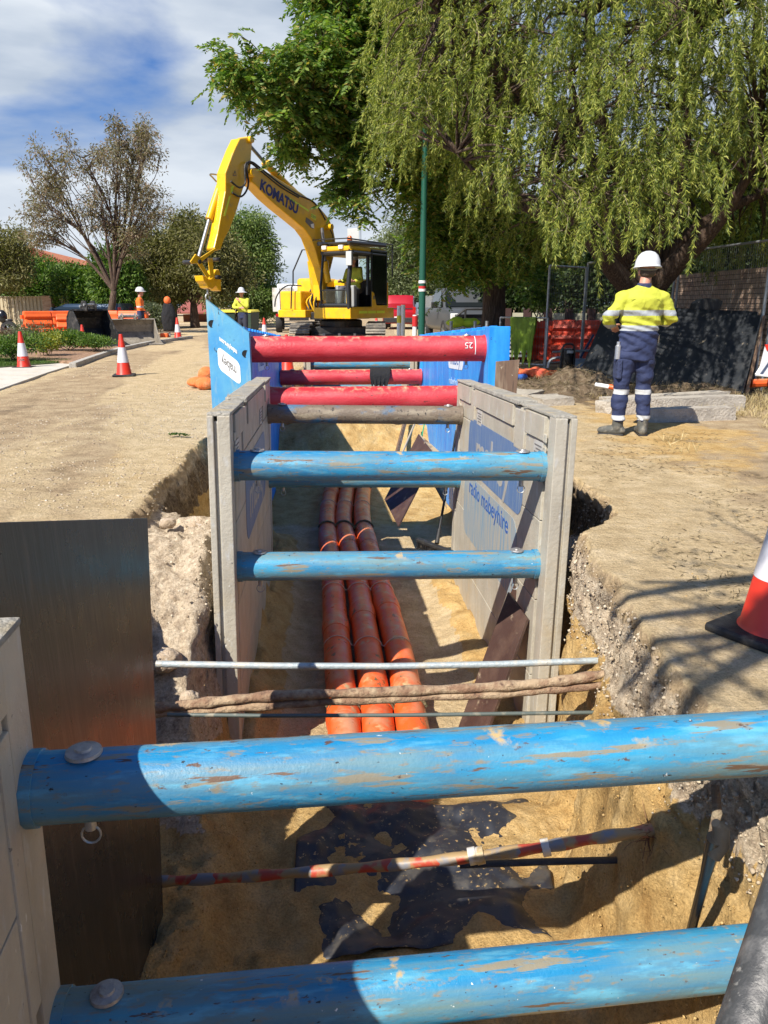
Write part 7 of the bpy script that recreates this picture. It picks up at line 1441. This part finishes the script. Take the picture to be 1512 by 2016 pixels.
pinnate('tall feathery leaved tree arching left over the excavator, trunk beside the utility truck', (b0.x, 19, 0), [plobe(500, 150, 14, 55, 32, .9), plobe(585, 120, 14, 60, 45, 1.2), plobe(600, 200, 14.5, 60, 42, 1.1), plobe(570, 250, 14.5, 45, 28, .7), plobe(660, 150, 14.5, 65, 70, 2.0), plobe(680, 60, 15, 60, 60, 2), plobe(700, 240, 15, 50, 50, 1.6), plobe(690, 320, 15, 28, 38, .6), plobe(682, 375, 15, 15, 25, .3), plobe(770, 90, 15.5, 80, 90, 3), plobe(800, 230, 16, 75, 75, 3), plobe(845, 320, 16, 45, 40, 1.6), plobe(850, 300, 17, 90, 110, 4), plobe(880, 440, 17.5, 65, 50, 2.4), plobe(930, 420, 17.5, 100, 70, 4), plobe(890, 500, 18, 90, 45, 3), plobe(875, 470, 18, 40, 45, 1.4), plobe(1020, 480, 18, 90, 60, 3), plobe(960, 200, 18, 120, 130, 4), plobe(660, -20, 15, 60, 40, 1.5), plobe(800, -40, 15, 100, 60, 2)], 9500, .27)
# hedge masses behind the right hand fence
for i, (px, D_, rpx, rpz, n, lm_, lab, h) in enumerate([(1010, 27, 70, 80, 16000, lm_dark, 'dark hedge right of the big trunk behind the pale panel fence', 2.2), (1120, 25, 80, 110, 22000, lm_dark, 'dark evergreen behind the narrow mesh gate', 2.8), (1230, 23, 90, 120, 22000, lm_dark, 'dark evergreen behind the willow trunk', 3.2), (1350, 21, 100, 130, 24000, lm_dark, 'dark evergreen above the brick wall', 3.2), (1470, 19, 110, 150, 24000, lm_dark, 'dark evergreen above the right end of the brick wall', 3.2)]):
    k = D_ / F; base = P(px, 640, D=D_); bush(lab, (base.x, D_, 0), (rpx * k * 1.3, rpx * k, h), n, lm_, .16, .075, 'evergreen_shrub', 'shrub', 'evergreens behind the right hand fence', 8, 0, 8, M_barkd, .4)
p = P(1065, 520, D=21.5); bush('small bright green sapling behind the narrow mesh gate', (p.x, 21.5, .9), (.6, .5, .9), 1800, lm_bright, .14, .08, 'sapling', 'sapling', None, 4, 0, 5, M_barkd, .5)
# ---------------------------------------------------------------- weeping willow-like tree on the right
base = Vector((P(1262, 610, D=13.2).x, 13.2, 0)); T = thing('weeping_tree', 'big weeping tree with pale green hanging sprays over the worker and the black sheet', 'tree', tuple(base))
b = MB(); fk = P(1268, 560, D=13.2)
b.tube(path([base, base.lerp(fk, .5) + Vector((.03, 0, 0)), fk, P(1262, 500, D=13.1)], 12), [.46, .43, .40, .37, .36, .36, .35, .34, .33, .30, .27, .24], 22)
limbs = [([(1262, 590), (1215, 540), (1175, 490), (1130, 430), (1060, 340)], 12.6, .20), ([(1275, 580), (1330, 520), (1385, 470), (1440, 400), (1500, 300)], 12.4, .21), ([(1262, 540), (1215, 480), (1190, 420), (1160, 300), (1120, 150)], 13.0, .17), ([(1270, 540), (1290, 470), (1330, 380), (1350, 250), (1340, 80)], 13.2, .20), ([(1275, 560), (1320, 490), (1400, 430), (1500, 380), (1600, 330)], 13.6, .15), ([(1240, 480), (1240, 380), (1180, 220), (1160, 20), (1150, -150)], 12.6, .15), ([(1200, 515), (1150, 470), (1080, 430), (980, 380), (900, 300)], 12.2, .11), ([(1160, 300), (1060, 220), (980, 130), (900, 60), (840, 0)], 12.0, .09)]
lpts = []
for pix, D_, r_ in limbs:
    pp = path([P(a, c, D=13.2 + (D_ - 13.2) * min(1, i * .4) - .25 * i) for i, (a, c) in enumerate(pix)], 16); b.tube(pp, [max(.02, r_ * (1 - .8 * i / 15)) for i in range(16)], 10); lpts += pp[5:]
lp_np = np.array([p_[:] for p_ in lpts])
# strand roots: a domed crown in front of and around the limbs
NS = 9500; cxy = RNG.uniform(0, 1, (NS, 6)); tx = []; 
def crown_pt(n):
    """random strand roots inside the crown volume (x,y,z world)"""
    out = []
    while len(out) < n:
        x_ = RNG.uniform(-.25, 8.5); y_ = RNG.uniform(8.6, 15.0); z_ = RNG.uniform(2.0, 7.4)
        u = ((x_ - 4.0) / 4.25); v_ = ((y_ - 12.2) / 3.3); h = (z_ - 1.9) / 5.4
        rr = u * u + v_ * v_
        lim = 1 - .55 * max(h - .45, 0) ** 2 * 4 * .5
        if rr > lim: continue
        if rr < .30 and random.random() < .75: continue          # most sprays hang in the outer shell
        if z_ < 2.2 + .9 * (1 - min(rr, 1)) + .4 * math.sin(x_ * 1.7) + (.9 if x_ < 1.2 else 0): continue
        out.append((x_, y_, z_))
    return np.array(out)
rt_ = crown_pt(NS); rt_ = rt_[(fbm(rt_[:, 0] * .95, rt_[:, 1] * .95, rt_[:, 2] * 1.3, s=97) > -.12) | (RNG.uniform(0, 1, NS) < .55)]; NS = len(rt_); k = np.argmin(((rt_[:, None, :] - lp_np[None]) ** 2).sum(-1), axis=1); anc = lp_np[k]
out_ = rt_ - np.array([3.8, 12.4, 3.0]); out_[:, 2] = 0; out_ /= np.maximum(np.linalg.norm(out_, axis=1, keepdims=True), .2)
for i in range(0, NS, 6):
    a = Vector(anc[i]); e = Vector(rt_[i]); m_ = a.lerp(e, .55) + Vector((0, 0, .25 * (a - e).length * .4)) + Vector(rand_dir(1)[0]) * .1; b.tube(path([a, m_, e], 6), [.024, .020, .016, .012, .009, .007], 5, caps=False)
wpart(b, 'trunk', M_barkd, T, smooth='all')
pos = []; dr = []; LL = []; tw = MB()
clump = fbm(rt_[:, 0] * 1.1, rt_[:, 1] * 1.1, rt_[:, 2] * 1.1, s=97)
for i in range(NS):
    L_ = RNG.uniform(.16, .5) * RNG.choice([1, 1, 1.7]) * (1 + .3 * clump[i]); nseg = 7; p_ = rt_[i].copy(); d = out_[i] * RNG.uniform(.3, 1.3) + np.array([RNG.normal(0, .5), RNG.normal(0, .5), RNG.uniform(-.3, .9)]); pts = [p_.copy()]
    for s in range(nseg): d = d * .78 + np.array([RNG.normal(0, .09), RNG.normal(0, .09), -.40]); dn = d / np.linalg.norm(d); p_ = p_ + dn * L_ / nseg; pts.append(p_.copy())
    pts = np.array(pts)
    if pts[-1, 2] < 1.75 and pts[-1, 1] < 14: pass
    nl = int(82 * L_ / .5); t = RNG.uniform(.08, 1, nl) ** .8 * (nseg - .001); ki = t.astype(int); fr_ = (t - ki)[:, None]; q = pts[ki] * (1 - fr_) + pts[ki + 1] * fr_; ax = pts[ki + 1] - pts[ki]; ax /= np.linalg.norm(ax, axis=1, keepdims=True)
    pos.append(q); dr.append(ax * .95 + rand_dir(nl) * .8); LL.append(RNG.uniform(.06, .11, nl))
    if i % 3 == 0: tw.tube([Vector(x_) for x_ in pts[::2]], [.004, .0035, .003, .002][:len(pts[::2])], 3, caps=False)
wpart(tw, 'twigs', mat('pale_twigs', (.26, .21, .14), .9), T)
pos = np.concatenate(pos); dr = np.concatenate(dr); LL = np.concatenate(LL); leaves('crown', pos, dr, LL * .85, .0115, lm_willow, T)
# ---------------------------------------------------------------- leaning tree behind the photographer: only its shadow reaches the view
T = thing('overhanging_branch_tree', 'bare limbed tree behind the camera whose branches throw shadows on the right bank', 'tree', (6.0, -2.6, 0)); b = MB()
tgt = Vector((1.15, 2.55, 0)); S1 = lambda p_, t: Vector(p_) + Vector((-.60, -.75, 1.0)) * t
root = Vector((6.0, -2.6, 0)); crown0 = S1((2.5, 3.3, 0), 4.2)
b.tube(path([root, root.lerp(crown0, .5) + Vector((-.3, 0, .4)), crown0], 12), [.24 - .012 * i for i in range(12)], 12)
random.seed(12); tipsb = []
for (q0, q1, t0, r_) in [((.95, 3.05), (2.5, 3.5), 4.0, .06), ((.95, 2.85), (2.4, 3.15), 4.1, .065), ((.8, 2.62), (2.3, 3.0), 4.2, .05), ((.95, 2.2), (1.7, 2.8), 4.2, .07), ((.85, 2.4), (2.0, 3.05), 4.0, .04), ((1.2, 3.3), (2.6, 3.35), 4.0, .04)]:
    a, c = S1((*q0, 0), t0), S1((*q1, 0), t0); m_ = a.lerp(c, .5) + Vector((random.gauss(0, .12), random.gauss(0, .12), 0)); b.tube(path([c, m_, a], 9), [r_ * (1.1 - .09 * i) for i in range(9)], 7); b.tube([crown0, crown0.lerp(c, .5) + Vector((0, 0, .3)), c], [.07, .05, r_], 7)
    for k in range(4):
        s0 = a.lerp(c, random.random()); e = s0 + Vector((random.gauss(0, .35), random.gauss(0, .35), random.gauss(0, .2))); b.tube([s0, s0.lerp(e, .5) + Vector((.03, 0, 0)), e], [.014, .010, .006], 5); tipsb.append(e)
wpart(b, 'trunk', M_bark, T, smooth='all')
tp_ = np.array([t[:] for t in tipsb]); k = RNG.integers(0, len(tp_), 500); leaves('crown', tp_[k] + RNG.normal(0, .12, (500, 3)), rand_dir(500), .09, .03, lm_bright, T)
